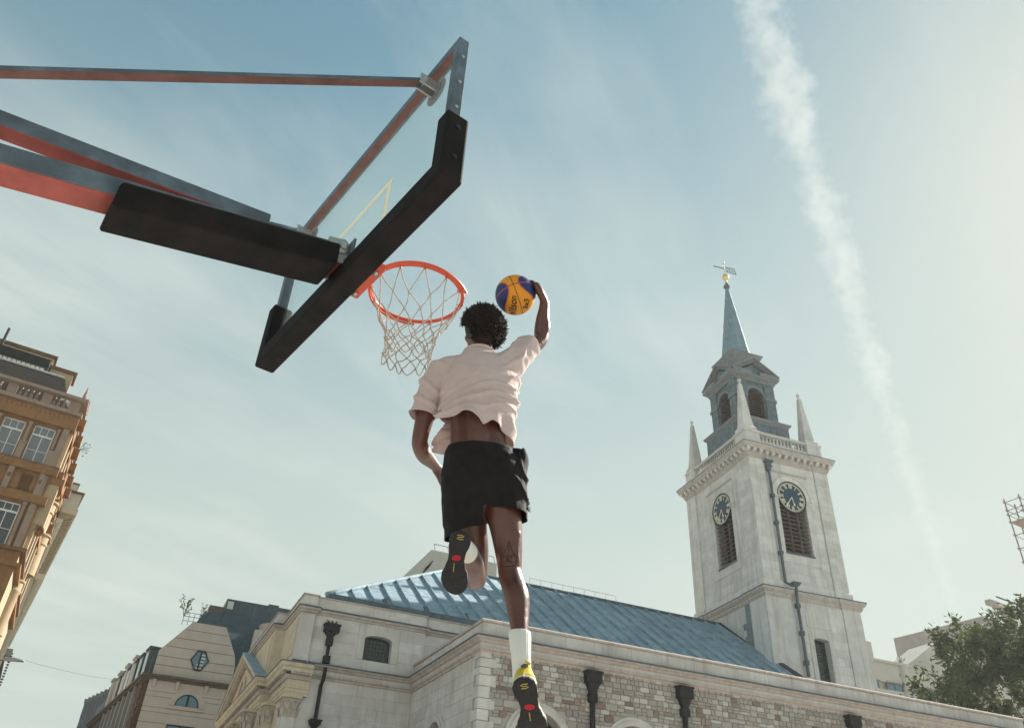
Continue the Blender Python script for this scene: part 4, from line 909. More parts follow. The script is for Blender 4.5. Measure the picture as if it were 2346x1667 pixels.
# hinge bracket between arm and board
br = MB()
for o in (-0.075, 0.075): br.prism(Frame((o, 0, 0), (0, 1, 0), (1, 0, 0)), [(-0.53, 2.94), (YB - 0.002, 2.95), (YB - 0.002, 3.06), (-0.45, 3.085), (-0.53, 3.06)], -0.006, 0.006)
brk = br.build('hinge_plate', mat('cast_grey_steel', (0.34, 0.36, 0.37), 0.5, 0.4, var=0.15, nscale=10), hoop)
bl = MB().lathe((0, 0, 0), [(0.034, 0), (0.034, 0.008), (0.028, 0.012), (0.014, 0.012), (0.014, 0.022), (0.0, 0.023)], 18).build('hinge_bolt', CHRO, brk, auto=True)
bl.matrix_local = Matrix.Translation((0.0815, -0.462, 3.025)) @ Matrix.Rotation(math.pi / 2, 4, 'Y')
MB().box(-0.13, 0.13, YB - 0.012, YB - 0.001, 2.975, 3.075).build('back_plate', STEEL, brk)
# mast and base, out of frame to the left
MB().bar((0, -3.3, 0.0), (0, -3.3, 2.75), 0.2, 0.2).build('mast', STEEL, hoop, bevel=0.01)
MB().box(-0.6, 0.6, -4.4, -2.9, 0.0, 0.35).build('base', PADM, hoop, bevel=0.03)
# rim
rim = MB().tube([(0.234 * math.cos(2 * math.pi * i / 64), 0.234 * math.sin(2 * math.pi * i / 64), RIMZ) for i in range(64)], 0.0095, 10, closed=True).build('rim', ORNG, hoop, smooth=True)
g2 = MB()   # lower reinforcing ring on the board side
g2.tube([(0.232 * math.cos(a), 0.232 * math.sin(a), RIMZ - 0.022) for a in np.linspace(R(150), R(275), 30)], 0.006, 8)
g2.build('rim_stiffener', ORNG, rim, smooth=True)
# flat gusset ring on the near half
gs = MB(); A = np.linspace(R(-108), R(42), 40)
for a0, a1 in zip(A, A[1:]):
    P = lambda r, a, z: (r * math.cos(a), r * math.sin(a), z)
    gs.hexa([P(.224, a0, RIMZ - .016), P(.268, a0, RIMZ - .03), P(.268, a1, RIMZ - .03), P(.224, a1, RIMZ - .016), P(.224, a0, RIMZ - .012), P(.268, a0, RIMZ - .026), P(.268, a1, RIMZ - .026), P(.224, a1, RIMZ - .012)])
gs.build('rim_gusset', ORNG, rim, auto=True)
MB().box(-0.14, 0.14, YF + 0.002, YF + 0.014, RIMZ - 0.11, RIMZ + 0.03).build('mount_plate', ORNG, rim, bevel=0.003)
MB().hexa([(-0.125, YF + 0.0145, RIMZ - 0.045), (0.125, YF + 0.0145, RIMZ - 0.045), (0.09, -0.225, RIMZ - 0.03), (-0.09, -0.225, RIMZ - 0.03), (-0.125, YF + 0.0145, RIMZ - 0.004), (0.125, YF + 0.0145, RIMZ - 0.004), (0.09, -0.225, RIMZ - 0.004), (-0.09, -0.225, RIMZ - 0.004)]).build('rim_neck', ORNG, rim, bevel=0.004)
MB().box(-0.138, 0.138, YF + 0.016, YF + 0.112, RIMZ - 0.085, RIMZ - 0.048).build('rim_housing', ORNG, rim, bevel=0.004)
for sx_ in (-0.1, 0.1):
    MB().lathe((sx_, YF + 0.08, RIMZ - 0.100), [(0.0, 0.0), (0.013, 0.002), (0.015, 0.012), (0.008, 0.022)], 12).build('rim_bolt', CHRO, rim, smooth=True)
hk = MB()
NN = 12
for i in range(NN):
    a = 2 * math.pi * (i + 0.3) / NN
    if R(180) < a < R(360) and abs(a - R(270)) < R(32): pass
    hk.tube([((0.229 + 0.012 * math.cos(t)) * math.cos(a), (0.229 + 0.012 * math.cos(t)) * math.sin(a), RIMZ - 0.010 - 0.011 * math.sin(t)) for t in np.linspace(0, math.pi, 7)], 0.0028, 5)
hko = hk.build('net_hooks', ORNG, rim, smooth=True); tag(hko, kind='stuff')
# net
CORD = mat('net_cord', (0.50, 0.43, 0.36), 0.9, var=0.2, nscale=60)
nr = random.Random(4)
rows = [(0.230, 0.016), (0.185, 0.13), (0.150, 0.205), (0.128, 0.262), (0.115, 0.31), (0.110, 0.352), (0.108, 0.392)]
K = {}
lean = Vector((0.0, 0.0))
for r_, (rad_, dz) in enumerate(rows):
    for j in range(NN):
        a = 2 * math.pi * (j + 0.3 + 0.5 * (r_ % 2)) / NN + nr.uniform(-0.05, 0.05) * (r_ > 0)
        q = (dz / 0.392) ** 1.4; jt = 0.010 * (r_ > 0)
        K[r_, j] = Vector((rad_ * math.cos(a) + lean.x * q + nr.uniform(-jt, jt), rad_ * math.sin(a) + lean.y * q + nr.uniform(-jt, jt), RIMZ - dz + nr.uniform(-jt, jt)))
nm = MB()
def cord(a, b, sag=0.0, r=0.0029):
    m_ = (a + b) / 2 + Vector((nr.uniform(-.006, .006), nr.uniform(-.006, .006), -sag))
    nm.tube([a, a.lerp(m_, .5) * 0.5 + (a.lerp(m_, .55)) * 0.5, m_, m_.lerp(b, .5), b], r, 6)
for r_ in range(len(rows) - 1):
    for j in range(NN):
        if r_ % 2 == 0: nb = (j, (j - 1) % NN)
        else: nb = (j, (j + 1) % NN)
        for q in nb: cord(K[r_, j], K[r_ + 1, q], 0.004)
last = len(rows) - 1
for j in range(NN):      # bottom loops
    a, b = K[last, j], K[last, (j + 1) % NN]
    m_ = (a + b) / 2 + Vector((nr.uniform(-.01, .01), nr.uniform(-.01, .01), -0.045))
    nm.tube([a, a.lerp(m_, .55) - Vector((0, 0, .008)), m_, b.lerp(m_, .55) - Vector((0, 0, .008)), b], 0.0033, 6)
for kk in K:
    if kk[0] > 0:
        c = K[kk]; nm.lathe(c - Vector((0, 0, .006)), [(0.001, 0), (0.0055, 0.004), (0.0055, 0.008), (0.001, 0.012)], 6)
neto = nm.build('net', CORD, hoop, smooth=True)
# ------------------------------------------------------------------ the player: coordinates (r right, h away, z up) seen from the square
BASE = Vector((0.0, 3.55, 1.05))
person = thing('person', 'dark skinned player leaping in white shirt and black shorts, back turned', 'person', tuple(rv * BASE.x + hv * BASE.y + zv * BASE.z), -AZ)
def V3(p): return Vector(p) - BASE
def ell_tube(mb, chain, n=18, sub=4, capk=1.0):
    """chain: (pos, rx, ry, axis?) -> closed tapered tube with elliptical sections."""
    P = [Vector(c[0]) for c in chain]; rx = [c[1] for c in chain]; ry = [c[2] for c in chain]
    ax = [Vector(c[3]) if len(c) > 3 else Vector((1, 0, 0)) for c in chain]
    def cat(vals, i, t):
        p0 = vals[max(i - 1, 0)]; p1 = vals[i]; p2 = vals[i + 1]; p3 = vals[min(i + 2, len(vals) - 1)]
        return 0.5 * ((2 * p1) + (p2 - p0) * t + (2 * p0 - 5 * p1 + 4 * p2 - p3) * t * t + (3 * p1 - p0 - 3 * p2 + p3) * t ** 3)
    S = []
    for i in range(len(P) - 1):
        for k in range(sub): t = k / sub; S.append((cat(P, i, t), cat(rx, i, t), cat(ry, i, t), ax[i].lerp(ax[i + 1], t)))
    S.append((P[-1], rx[-1], ry[-1], ax[-1]))
    T = [(S[min(i + 1, len(S) - 1)][0] - S[max(i - 1, 0)][0]).normalized() for i in range(len(S))]
    R_ = []
    for k in (1.0, 0.8, 0.5): # start cap
        c = math.sqrt(1 - k * k * 0.98); m_ = min(S[0][1], S[0][2]) * capk
        R_.append((S[0][0] - T[0] * m_ * k, S[0][1] * c, S[0][2] * c, S[0][3], T[0]))
    for s, t in zip(S, T): R_.append((*s, t))
    for k in (0.5, 0.8, 1.0):
        c = math.sqrt(1 - k * k * 0.98); m_ = min(S[-1][1], S[-1][2]) * capk
        R_.append((S[-1][0] + T[-1] * m_ * k, S[-1][1] * c, S[-1][2] * c, S[-1][3], T[-1]))
    vs, fs = [], []
    for p, a_, b_, axx, t in R_:
        x = (axx - t * axx.dot(t)).normalized(); y = t.cross(x)
        for q in range(n):
            th = 2 * math.pi * q / n; vs.append(p + x * a_ * math.cos(th) + y * b_ * math.sin(th) - BASE)
    for i in range(len(R_) - 1):
        for q in range(n): fs.append((i * n + q, i * n + (q + 1) % n, (i + 1) * n + (q + 1) % n, (i + 1) * n + q))
    fs += [tuple(range(n))[::-1], tuple(range((len(R_) - 1) * n, len(R_) * n))]
    mb.add(vs, fs)
def ellipsoid(mb, c, r, rot=None, n=16):
    vs, fs = [], []; c = Vector(c) - BASE; M = rot or Matrix.Identity(3)
    for i in range(n + 1):
        ph = math.pi * i / n
        for q in range(n * 2):
            th = math.pi * q / n
            vs.append(c + M @ Vector((r[0] * math.sin(ph) * math.cos(th), r[1] * math.sin(ph) * math.sin(th), r[2] * math.cos(ph))))
    for i in range(n):
        for q in range(2 * n): fs.append((i * 2 * n + q, i * 2 * n + (q + 1) % (2 * n), (i + 1) * 2 * n + (q + 1) % (2 * n), (i + 1) * 2 * n + q))
    mb.add(vs, fs)
def fuse(mb, name, voxel, smooth_it=8, fac=0.6):
    me = bpy.data.meshes.new(name); me.from_pydata(mb.v, [], mb.f)
    o = bpy.data.objects.new(name, me); col.objects.link(o)
    m1 = o.modifiers.new('r', 'REMESH'); m1.mode = 'VOXEL'; m1.voxel_size = voxel
    m2 = o.modifiers.new('s', 'SMOOTH'); m2.factor = fac; m2.iterations = smooth_it
    dg = bpy.context.evaluated_depsgraph_get(); dg.update()
    out = bpy.data.meshes.new_from_object(o.evaluated_get(dg)); out.name = name
    bpy.data.objects.remove(o); bpy.data.meshes.remove(me)
    out.polygons.foreach_set('use_smooth', [True] * len(out.polygons))
    return out

SKIN = mat('dark_brown_skin', (0.080, 0.027, 0.018), 0.36, spec=0.55, var=0.25, nscale=14, bump=0.10, bscale=42, sss=0.05, hue2=(0.112, 0.042, 0.027))
bd = MB()
# torso, neck
ell_tube(bd, [((-.125, 3.55, 2.12), .155, .10), ((-.132, 3.55, 2.26), .16, .105), ((-.146, 3.55, 2.42), .138, .095), ((-.158, 3.55, 2.55), .145, .10), ((-.17, 3.56, 2.70), .172, .115), ((-.17, 3.565, 2.82), .17, .10), ((-.175, 3.57, 2.90), .10, .08)], 24)
ell_tube(bd, [((-.135, 3.50, 2.24), .05, .05), ((-.147, 3.47, 2.45), .055, .05), ((-.160, 3.48, 2.62), .07, .05)])   # spinal erectors
ell_tube(bd, [((-.175, 3.56, 2.88), .066, .066), ((-.175, 3.58, 2.96), .058, .06), ((-.172, 3.60, 3.03), .056, .06)])
HD = Matrix.Rotation(R(38), 3, 'Z')
def hp(x, y, z): return Vector((-.172, 3.605, 3.125)) + HD @ Vector((x, y, z))
ellipsoid(bd, hp(0, -0.01, 0.03), (.076, .096, .092), HD)
ellipsoid(bd, hp(0, 0.02, -0.045), (.062, .078, .075), HD)
ellipsoid(bd, hp(0, 0.075, -0.07), (.034, .03, .032), HD)       # chin
ellipsoid(bd, hp(0, 0.098, -0.012), (.013, .018, .024), HD)      # nose
ellipsoid(bd, hp(0, 0.094, -0.044), (.024, .010, .010), HD)      # lips
for sg in (-1, 1):
    ellipsoid(bd, hp(sg * 0.078, -0.012, -0.018), (.010, .020, .033), HD)
    ellipsoid(bd, hp(sg * 0.036, 0.078, 0.012), (.022, .014, .010), HD)    # brows
    ellipsoid(bd, hp(sg * 0.045, 0.055, -0.03), (.026, .03, .024), HD)     # cheeks
# arms
ell_tube(bd, [((-.09, 3.56, 2.85), .07, .07), ((-.015, 3.56, 2.905), .062, .062), ((.055, 3.585, 2.985), .050, .052), ((.115, 3.612, 3.062), .043, .045), ((.150, 3.632, 3.118), .040, .043), ((.155, 3.628, 3.18), .043, .044), ((.157, 3.610, 3.245), .038, .038), ((.161, 3.592, 3.30), .030, .029), ((.163, 3.578, 3.342), .027, .024)])
ell_tube(bd, [((-.30, 3.56, 2.82), .07, .07), ((-.372, 3.56, 2.785), .060, .06), ((-.402, 3.58, 2.69), .053, .055), ((-.428, 3.605, 2.57), .049, .052), ((-.444, 3.628, 2.455), .041, .043), ((-.440, 3.66, 2.425), .042, .042), ((-.422, 3.73, 2.415), .042, .042), ((-.395, 3.80, 2.417), .034, .033), ((-.370, 3.86, 2.418), .027, .024)])
# legs
ell_tube(bd, [((-.05, 3.55, 2.16), .09, .10), ((-.015, 3.55, 2.07), .088, .095), ((.008, 3.555, 2.0), .080, .086), ((.026, 3.568, 1.90), .068, .076), ((.038, 3.582, 1.815), .058, .064), ((.043, 3.585, 1.765), .054, .060), ((.060, 3.565, 1.70), .054, .061), ((.078, 3.538, 1.635), .056, .066), ((.088, 3.515, 1.555), .047, .052), ((.096, 3.485, 1.47), .036, .040), ((.103, 3.460, 1.37), .030, .034), ((.113, 3.47, 1.27), .030, .034)])
ell_tube(bd, [((-.20, 3.55, 2.13), .09, .10), ((-.165, 3.60, 2.02), .082, .088), ((-.135, 3.66, 1.92), .072, .078), ((-.120, 3.72, 1.835), .060, .062), ((-.116, 3.765, 1.79), .052, .050)])
ell_tube(bd, [((-.117, 3.755, 1.795), .053, .053), ((-.122, 3.70, 1.79), .050, .053), ((-.132, 3.60, 1.80), .053, .060), ((-.145, 3.50, 1.805), .046, .050), ((-.160, 3.40, 1.80), .034, .038), ((-.170, 3.345, 1.79), .032, .036)])
for x0, x1 in ((-.002, .010), (.066, .074)): ell_tube(bd, [((x0 + .004, 3.522, 1.93), .014, .014), ((x0, 3.528, 1.87), .013, .013), ((x1, 3.536, 1.80), .010, .010)], 10)   # hamstring tendons
for c, r in (((.175, 3.615, 3.20), (.026, .03, .06)), ((-.455, 3.60, 2.60), (.026, .034, .08)), ((-.415, 3.71, 2.405), (.03, .06, .03))): ellipsoid(bd, c, r)
# hands
BALL = Vector((-.002, 3.585, 3.386)); BR = 0.1145
def sph(d, k=1.0): return BALL + Vector(d).normalized() * k
def finger(mb, dirs, r0, r1):
    ell_tube(mb, [(sph(d, BR + r0 * 0.85 + (r1 - r0) * i / (len(dirs) - 1)), r0 + (r1 - r0) * i / (len(dirs) - 1), r0 + (r1 - r0) * i / (len(dirs) - 1)) for i, d in enumerate(dirs)], 10, 3)
PB = (.30, .95, .10)
ell_tube(bd, [((.162, 3.577, 3.332), .029, .024, PB), ((.155, 3.567, 3.360), .037, .023, PB), ((.142, 3.560, 3.397), .046, .021, PB), ((.123, 3.556, 3.433), .046, .018, PB)], 14)
ell_tube(bd, [((.155, 3.560, 3.345), .021, .019), ((.128, 3.523, 3.378), .022, .019), ((.112, 3.512, 3.405), .018, .017)], 12)   # ball of the thumb
finger(bd, [(.88, -.46, .10), (.86, -.48, .24), (.80, -.46, .40), (.73, -.42, .54)], .0135, .0098)
finger(bd, [(.92, -.20, .34), (.87, -.20, .50), (.76, -.18, .66), (.62, -.15, .78)], .0120, .0090)
finger(bd, [(.92, .02, .40), (.78, .16, .62), (.56, .30, .78), (.34, .40, .85)], .0115, .0088)
finger(bd, [(.91, .20, .34), (.72, .46, .50), (.44, .68, .58), (.18, .80, .58)], .0110, .0084)
finger(bd, [(.92, .32, .20), (.76, .58, .26), (.54, .78, .28), (.36, .88, .28)], .0100, .0076)
ell_tube(bd, [((-.372, 3.855, 2.418), .026, .023), ((-.352, 3.895, 2.405), .036, .018, (0.2, 0, 1)), ((-.334, 3.935, 2.388), .041, .015, (0.2, 0, 1)), ((-.322, 3.965, 2.372), .038, .013, (0.2, 0, 1))], 14)
for i, (dz, ln) in enumerate(((.028, .070), (.010, .080), (-.010, .075), (-.029, .060))):
    b0 = Vector((-.320, 3.968, 2.372 + dz))
    ell_tube(bd, [(b0, .0098, .0098), (b0 + Vector((.012, ln * .45, -.012)), .0094, .0094), (b0 + Vector((.036, ln * .75, -.028)), .0085, .0085), (b0 + Vector((.052, ln * .85, -.044)), .0075, .0075)], 10, 3)
ell_tube(bd, [((-.345, 3.905, 2.43), .013, .013), ((-.315, 3.925, 2.452), .012, .012), ((-.292, 3.95, 2.455), .010, .010), ((-.278, 3.972, 2.45), .009, .009)], 10, 3)
body = link('body', fuse(bd, 'body', 0.0062, 6, 0.5), SKIN, person)

# hair: dense short curls over the skull
HAIRM = mat('black_curly_hair', (0.022, 0.014, 0.012), 0.6, spec=0.35, var=0.3, nscale=60)
hb = MB(); hc = Vector((-.170, 3.588, 3.145))
ellipsoid(hb, hc, (.100, .104, .108)); ellipsoid(hb, hc + Vector((.012, -.035, -.06)), (.082, .065, .085))
hr = random.Random(9)
for i in range(9500):
    d = Vector((hr.gauss(0, 1), hr.gauss(0, 1), hr.gauss(0, 1))).normalized()
    fdir = HD @ Vector((0, 1, 0))
    if d.dot(fdir) > 0.35 and d.z < 0.55: continue                 # leave the face open
    if d.z < -0.82: continue
    if d.z < -0.15 and d.dot(HD @ Vector((0, 1, 0))) > -0.05: continue
    low_ = max(0.0, -d.z)
    p = hc + Vector((d.x * .104, d.y * .106, d.z * (.112 + 0.028 * low_))) + Vector((.010, -.012, 0)) * low_
    ln = hr.uniform(.018, .034) * (1.5 if hr.random() < .08 else 1); out = (d * 0.9 + Vector((hr.gauss(0, .55), hr.gauss(0, .55), hr.gauss(0, .55)))).normalized()
    sw = Vector((hr.gauss(0, 1), hr.gauss(0, 1), hr.gauss(0, 1))).cross(out).normalized()
    pts = [p - d * .006, p + out * ln * .4 + sw * .005, p + out * ln * .75 - sw * .003, p + out * ln * .85 - sw * .010 + d * .003]
    hb.tube([q - (Vector((0, 0, 0)) + BASE) for q in pts], [.0030, .0028, .0022, .0008], 4)
hair = hb.build('hair', HAIRM, person, smooth=True)

# ---- clothes
def open_shell(me, cuts, th, disp, name, m, solid=True):
    bm = bmesh.new(); bm.from_mesh(me)
    for pred, co, no in cuts:
        fs = [f for f in bm.faces if pred(f.calc_center_median() + BASE)]
        gm_ = list({v for f in fs for v in f.verts}) + list({e for f in fs for e in f.edges}) + fs
        bmesh.ops.bisect_plane(bm, geom=gm_, plane_co=Vector(co) - BASE, plane_no=Vector(no), clear_outer=True)
    bm.normal_update()
    for v in bm.verts:
        d = disp(v.co + BASE, v.normal)
        v.co += v.normal * d if not isinstance(d, Vector) else d
    bm.normal_update(); bm.to_mesh(me); bm.free()
    me.polygons.foreach_set('use_smooth', [True] * len(me.polygons))
    o = link(name, me, m, person)
    md = o.modifiers.new('thick', 'SOLIDIFY'); md.thickness = th; md.offset = 1.0
    return o
def sst(a, b, x): t = max(0, min(1, (x - a) / (b - a))); return t * t * (3 - 2 * t)
SHIRT = mat('white_cotton', (0.68, 0.57, 0.555), 0.85, spec=0.2, var=0.06, nscale=18, bump=0.30, bscale=26, sheen=0.15)
sh = MB()
ell_tube(sh, [((-.176, 3.56, 2.945), .088, .078), ((-.176, 3.56, 2.905), .105, .092), ((-.172, 3.56, 2.87), .165, .112), ((-.170, 3.56, 2.80), .200, .130), ((-.165, 3.555, 2.70), .200, .142), ((-.164, 3.552, 2.58), .188, .145), ((-.176, 3.548, 2.49), .192, .150), ((-.188, 3.545, 2.42), .190, .150), ((-.188, 3.545, 2.33), .180, .145)], 32)
ell_tube(sh, [((-.20, 3.56, 2.83), .09, .09), ((-.330, 3.56, 2.815), .088, .088), ((-.386, 3.565, 2.755), .078, .080), ((-.410, 3.575, 2.68), .071, .075), ((-.432, 3.585, 2.59), .066, .070), ((-.452, 3.592, 2.49), .064, .068)])
ell_tube(sh, [((-.13, 3.56, 2.82), .09, .09), ((-.035, 3.562, 2.862), .088, .095), ((.020, 3.575, 2.930), .074, .080), ((.072, 3.590, 3.012), .060, .064), ((.102, 3.600, 3.052), .055, .058), ((.16, 3.63, 3.14), .053, .055)])
me = fuse(sh, 'shirt', 0.0058, 12, 0.5)
def ridge(x): return (1 - abs(math.sin(x))) ** 2
def shirt_disp(p, n):
    w = noise.noise(Vector((p.x * 5, p.y * 5, p.z * 6))) ; w2 = noise.noise(Vector((p.x * 14 + 3, p.y * 14, p.z * 17)))
    rr_, zz = p.x, p.z
    # pulled folds running from the raised right armpit down towards the left hip
    s = zz - 2.60 - 0.42 * (rr_ + .16) + 0.45 * (rr_ + .16) ** 2
    env = math.exp(-((s + 0.01) / 0.085) ** 2) * sst(-.42, -.25, rr_)
    d = env * 0.021 * (ridge(s * 52 + w * 2.6) ** 1.4 - 0.25)
    # stretched folds up to the right shoulder
    t_ = (rr_ + .02) * 0.8 - (zz - 2.80) * 0.45
    d += 0.020 * math.exp(-((rr_ - .03) / .075) ** 2) * sst(2.64, 2.78, zz) * (ridge(t_ * 52 + w * 2.5) ** 1.3 - .25)
    d += 0.014 * sst(-.30, -.38, rr_) * (ridge((zz + 0.5 * rr_) * 30 + w * 2) - .3)
    # fine creases drawn out along the pull direction
    q = Vector((rr_ * 7 + zz * 3, p.y * 7, s * 46)); fc = noise.noise(q)
    d += env * 0.006 * (1 - abs(fc) * 2.4) + 0.0035 * (1 - 2.2 * abs(noise.noise(Vector((rr_ * 9, p.y * 9, zz * 10 + rr_ * 6)) + Vector((4, 4, 1)))))
    d += 0.003 * w2 + 0.007 * w
    # collar rib and sleeve seams stand slightly proud
    hemz = 1 - sst(2.47, 2.56, zz) if -.38 < rr_ < .06 else 0
    flut = math.sin(math.atan2(p.y - 3.55, rr_ + .17) * 7 + 1.3) * 0.016 + math.sin(math.atan2(p.y - 3.55, rr_ + .17) * 3 + .5) * 0.014
    d += hemz * flut
    out = n * d
    back = sst(3.50, 3.42, p.y)
    lift = hemz * back * (0.010 * math.sin((rr_ + .35) * 17) - 0.022 * math.exp(-((rr_ + .118) / .018) ** 2) + 0.012 * sst(-.10, -.08, rr_))
    out += Vector((-0.05 * hemz * sst(-.26, -.36, rr_), 0, lift))
    return out
cuts = [(lambda c: -.40 < c.x < .08 and c.z < 2.60, (-.17, 3.55, 2.425), (-0.04, -0.30, -1)),
        (lambda c: c.x < -.33 and c.z < 2.68 and True, (-.437, 3.585, 2.562), (-.10, .06, -1)),
        (lambda c: c.x > .03 and c.z > 2.93, (.100, 3.600, 3.052), (.62, .22, .72)),
        (lambda c: abs(c.x + .176) < .12 and c.z > 2.90, (-.176, 3.53, 2.930), (0, 0.18, 1))]
# order: sleeve cut first on its own region so the hem cut leaves it alone
shirt = open_shell(me, [cuts[1], cuts[2], cuts[3], (lambda c: -.375 < c.x < .08 and c.z < 2.53, cuts[0][1], cuts[0][2])], 0.004, shirt_disp, 'shirt', SHIRT)
_n = SHIRT.node_tree; _t = _n.nodes.new('ShaderNodeBsdfTranslucent'); _t.inputs['Color'].default_value = (0.62, 0.50, 0.45, 1); _m = _n.nodes.new('ShaderNodeMixShader'); _m.inputs['Fac'].default_value = 0.28
_n.links.new(_n.nodes['Principled BSDF'].outputs[0], _m.inputs[1]); _n.links.new(_t.outputs[0], _m.inputs[2]); _n.links.new(_m.outputs[0], _n.nodes['Material Output'].inputs['Surface'])
from mathutils.bvhtree import BVHTree
sbv = BVHTree.FromPolygons([v.co for v in shirt.data.vertices], [tuple(p.vertices) for p in shirt.data.polygons])
def seam(pts, r=.0017):
    P = []
    for (a, b), (c, d) in zip(pts, pts[1:]):
        for t in np.linspace(0, 1, 9)[:-1]:
            hit = sbv.ray_cast(Vector((a + (c - a) * t, 3.1, b + (d - b) * t)) - BASE, Vector((0, 1, .12)).normalized())
            if hit[0]: P.append(hit[0] + hit[1] * .0036)
    if len(P) > 3: MB().tube(P, r, 6).build('seam', SHIRT, shirt, smooth=True)
seam([(-.262, 2.885), (-.300, 2.80), (-.318, 2.70), (-.335, 2.62)]); seam([(-.085, 2.90), (-.045, 2.86), (.0, 2.80), (.02, 2.74)])
cpts = [Vector((-.176 + .084 * math.cos(a), 3.557 + .078 * math.sin(a), 2.934 - .18 * .078 * math.sin(a))) - BASE for a in np.linspace(0, 2 * math.pi, 40)[:-1]]
MB().tube(cpts, .0085, 8, closed=True).build('collar', SHIRT, shirt, smooth=True)
SHORT = mat('black_shorts_fabric', (0.015, 0.0128, 0.0138), 0.8, spec=0.14, var=0.2, nscale=20, bump=0.35, bscale=22, sheen=0.02)
so = MB()
ell_tube(so, [((-.135, 3.55, 2.45), .155, .118), ((-.135, 3.55, 2.385), .158, .120), ((-.128, 3.55, 2.30), .178, .130), ((-.118, 3.55, 2.22), .192, .136), ((-.112, 3.55, 2.14), .190, .132), ((-.108, 3.55, 2.07), .150, .11)], 32)
ell_tube(so, [((-.04, 3.55, 2.24), .13, .13), ((-.002, 3.55, 2.14), .110, .120), ((.014, 3.552, 2.06), .100, .112), ((.020, 3.556, 2.0), .098, .110), ((.024, 3.56, 1.90), .097, .108)])
ell_tube(so, [((-.19, 3.55, 2.24), .12, .13), ((-.192, 3.57, 2.12), .108, .115), ((-.182, 3.585, 2.02), .098, .105), ((-.176, 3.60, 1.95), .092, .10), ((-.17, 3.62, 1.82), .09, .10)])
ell_tube(so, [((.03, 3.55, 2.36), .02, .03), ((.075, 3.54, 2.33), .030, .05), ((.070, 3.54, 2.28), .026, .05), ((.055, 3.54, 2.2), .02, .05)], 12)
me = fuse(so, 'shorts', 0.007, 8, 0.5)
def shorts_disp(p, n):
    w = noise.noise(p * 7); w2 = noise.noise(p * 19)
    side = sst(-.02, .07, p.x)
    d = 0.006 * w + 0.003 * w2
    d += side * 0.015 * (ridge((p.z * 0.8 + p.x * 1.6) * 22 + w * 2.5) - .35)
    d += 0.006 * sst(2.2, 2.0, p.z) * math.sin(math.atan2(p.y - 3.56, p.x - .02) * 5)
    d += 0.004 * (1 - sst(-.2, -.1, p.x)) * (ridge((p.z + p.x) * 20 + w * 2) - .3)
    if p.z > 2.355: d = 0.0015 * math.sin(math.atan2(p.y - 3.55, p.x + .135) * 70) - 0.004
    return d
shorts = open_shell(me, [(lambda c: c.z > 2.32, (-.135, 3.55, 2.378), (-0.02, -0.25, 1)),
                         (lambda c: c.z < 2.12 and c.x > -.085, (.017, 3.552, 2.028), (-.10, .05, -1)),
                         (lambda c: c.z < 2.06 and c.x <= -.06, (-.178, 3.60, 1.945), (.36, .12, -1))], 0.004, shorts_disp, 'shorts', SHORT)
# frayed threads at the hem and a drawn pocket edge
th = MB()
tr_ = random.Random(2)
for i in range(14):
    p = Vector((.105, 3.53, 2.055)) - BASE; q = p + Vector((tr_.uniform(.0, .02), tr_.uniform(-.01, .01), tr_.uniform(-.012, .02)))
    th.tube([p, p.lerp(q, .5) + Vector((0, 0, .006)), q], .0012, 4)
th.build('loose_threads', SHORT, shorts)

# sock
SOCK = mat('white_sock', (0.66, 0.66, 0.62), 0.9, bump=0.0)
sk = MB(); prof = [((.0945, 3.487, 1.475), .0455, .0475), ((.0955, 3.484, 1.462), .0475, .0495), ((.099, 3.472, 1.42), .0445, .046), ((.103, 3.460, 1.37), .0400, .0415), ((.108, 3.462, 1.32), .0385, .041), ((.113, 3.468, 1.28), .040, .044), ((.118, 3.475, 1.235), .039, .044)]
n = 96; vs, fs = [], []
for i in range(len(prof) * 6 - 5):
    k, t = divmod(i, 6); t /= 6; a = prof[k]; b = prof[min(k + 1, len(prof) - 1)]
    c = Vector(a[0]).lerp(Vector(b[0]), t); rx, ry = a[1] + (b[1] - a[1]) * t, a[2] + (b[2] - a[2]) * t
    for q in range(n):
        th_ = 2 * math.pi * q / n; rb = 1 + (0.012 if q % 4 < 2 else -0.012)
        vs.append(c + Vector((rx * rb * math.cos(th_), ry * rb * math.sin(th_), 0)) - BASE)
m_ = len(vs) // n
for i in range(m_ - 1):
    for q in range(n): fs.append((i * n + q, i * n + (q + 1) % n, (i + 1) * n + (q + 1) % n, (i + 1) * n + q))
so_ = sk.add(vs, fs).build('sock', SOCK, person, smooth=True)
md = so_.modifiers.new('thick', 'SOLIDIFY'); md.thickness = .004

# shoes: local x across, y heel->toe, z up from the sole
YEL = mat('yellow_knit_upper', (0.62, 0.46, 0.035), 0.65, var=0.1, nscale=30, bump=0.15, bscale=200)
CREAM = mat('cream_midsole', (0.62, 0.56, 0.40), 0.5)
SOLE = mat('black_outsole', (0.022, 0.020, 0.021), 0.6, var=0.2, nscale=25, bump=0.4, bscale=110)
REDD = mat('red_pivot', (0.42, 0.012, 0.028), 0.5, bump=0.3, bscale=300)
def outline(t, side, mir):   # half width along the length, t 0..1 ; waisted at the arch
    pts = [(0, .0), (.02, .022), (.06, .034), (.14, .040), (.25, .038), (.36, .031), (.45, .029), (.56, .036), (.68, .047), (.78, .049), (.88, .043), (.95, .030), (.985, .016), (1, 0)]
    for (a, x), (b, y) in zip(pts, pts[1:]):
        if a <= t <= b:
            w = x + (y - x) * sst(a, b, t) if b > a else x
            return w * 1.22
    return 0
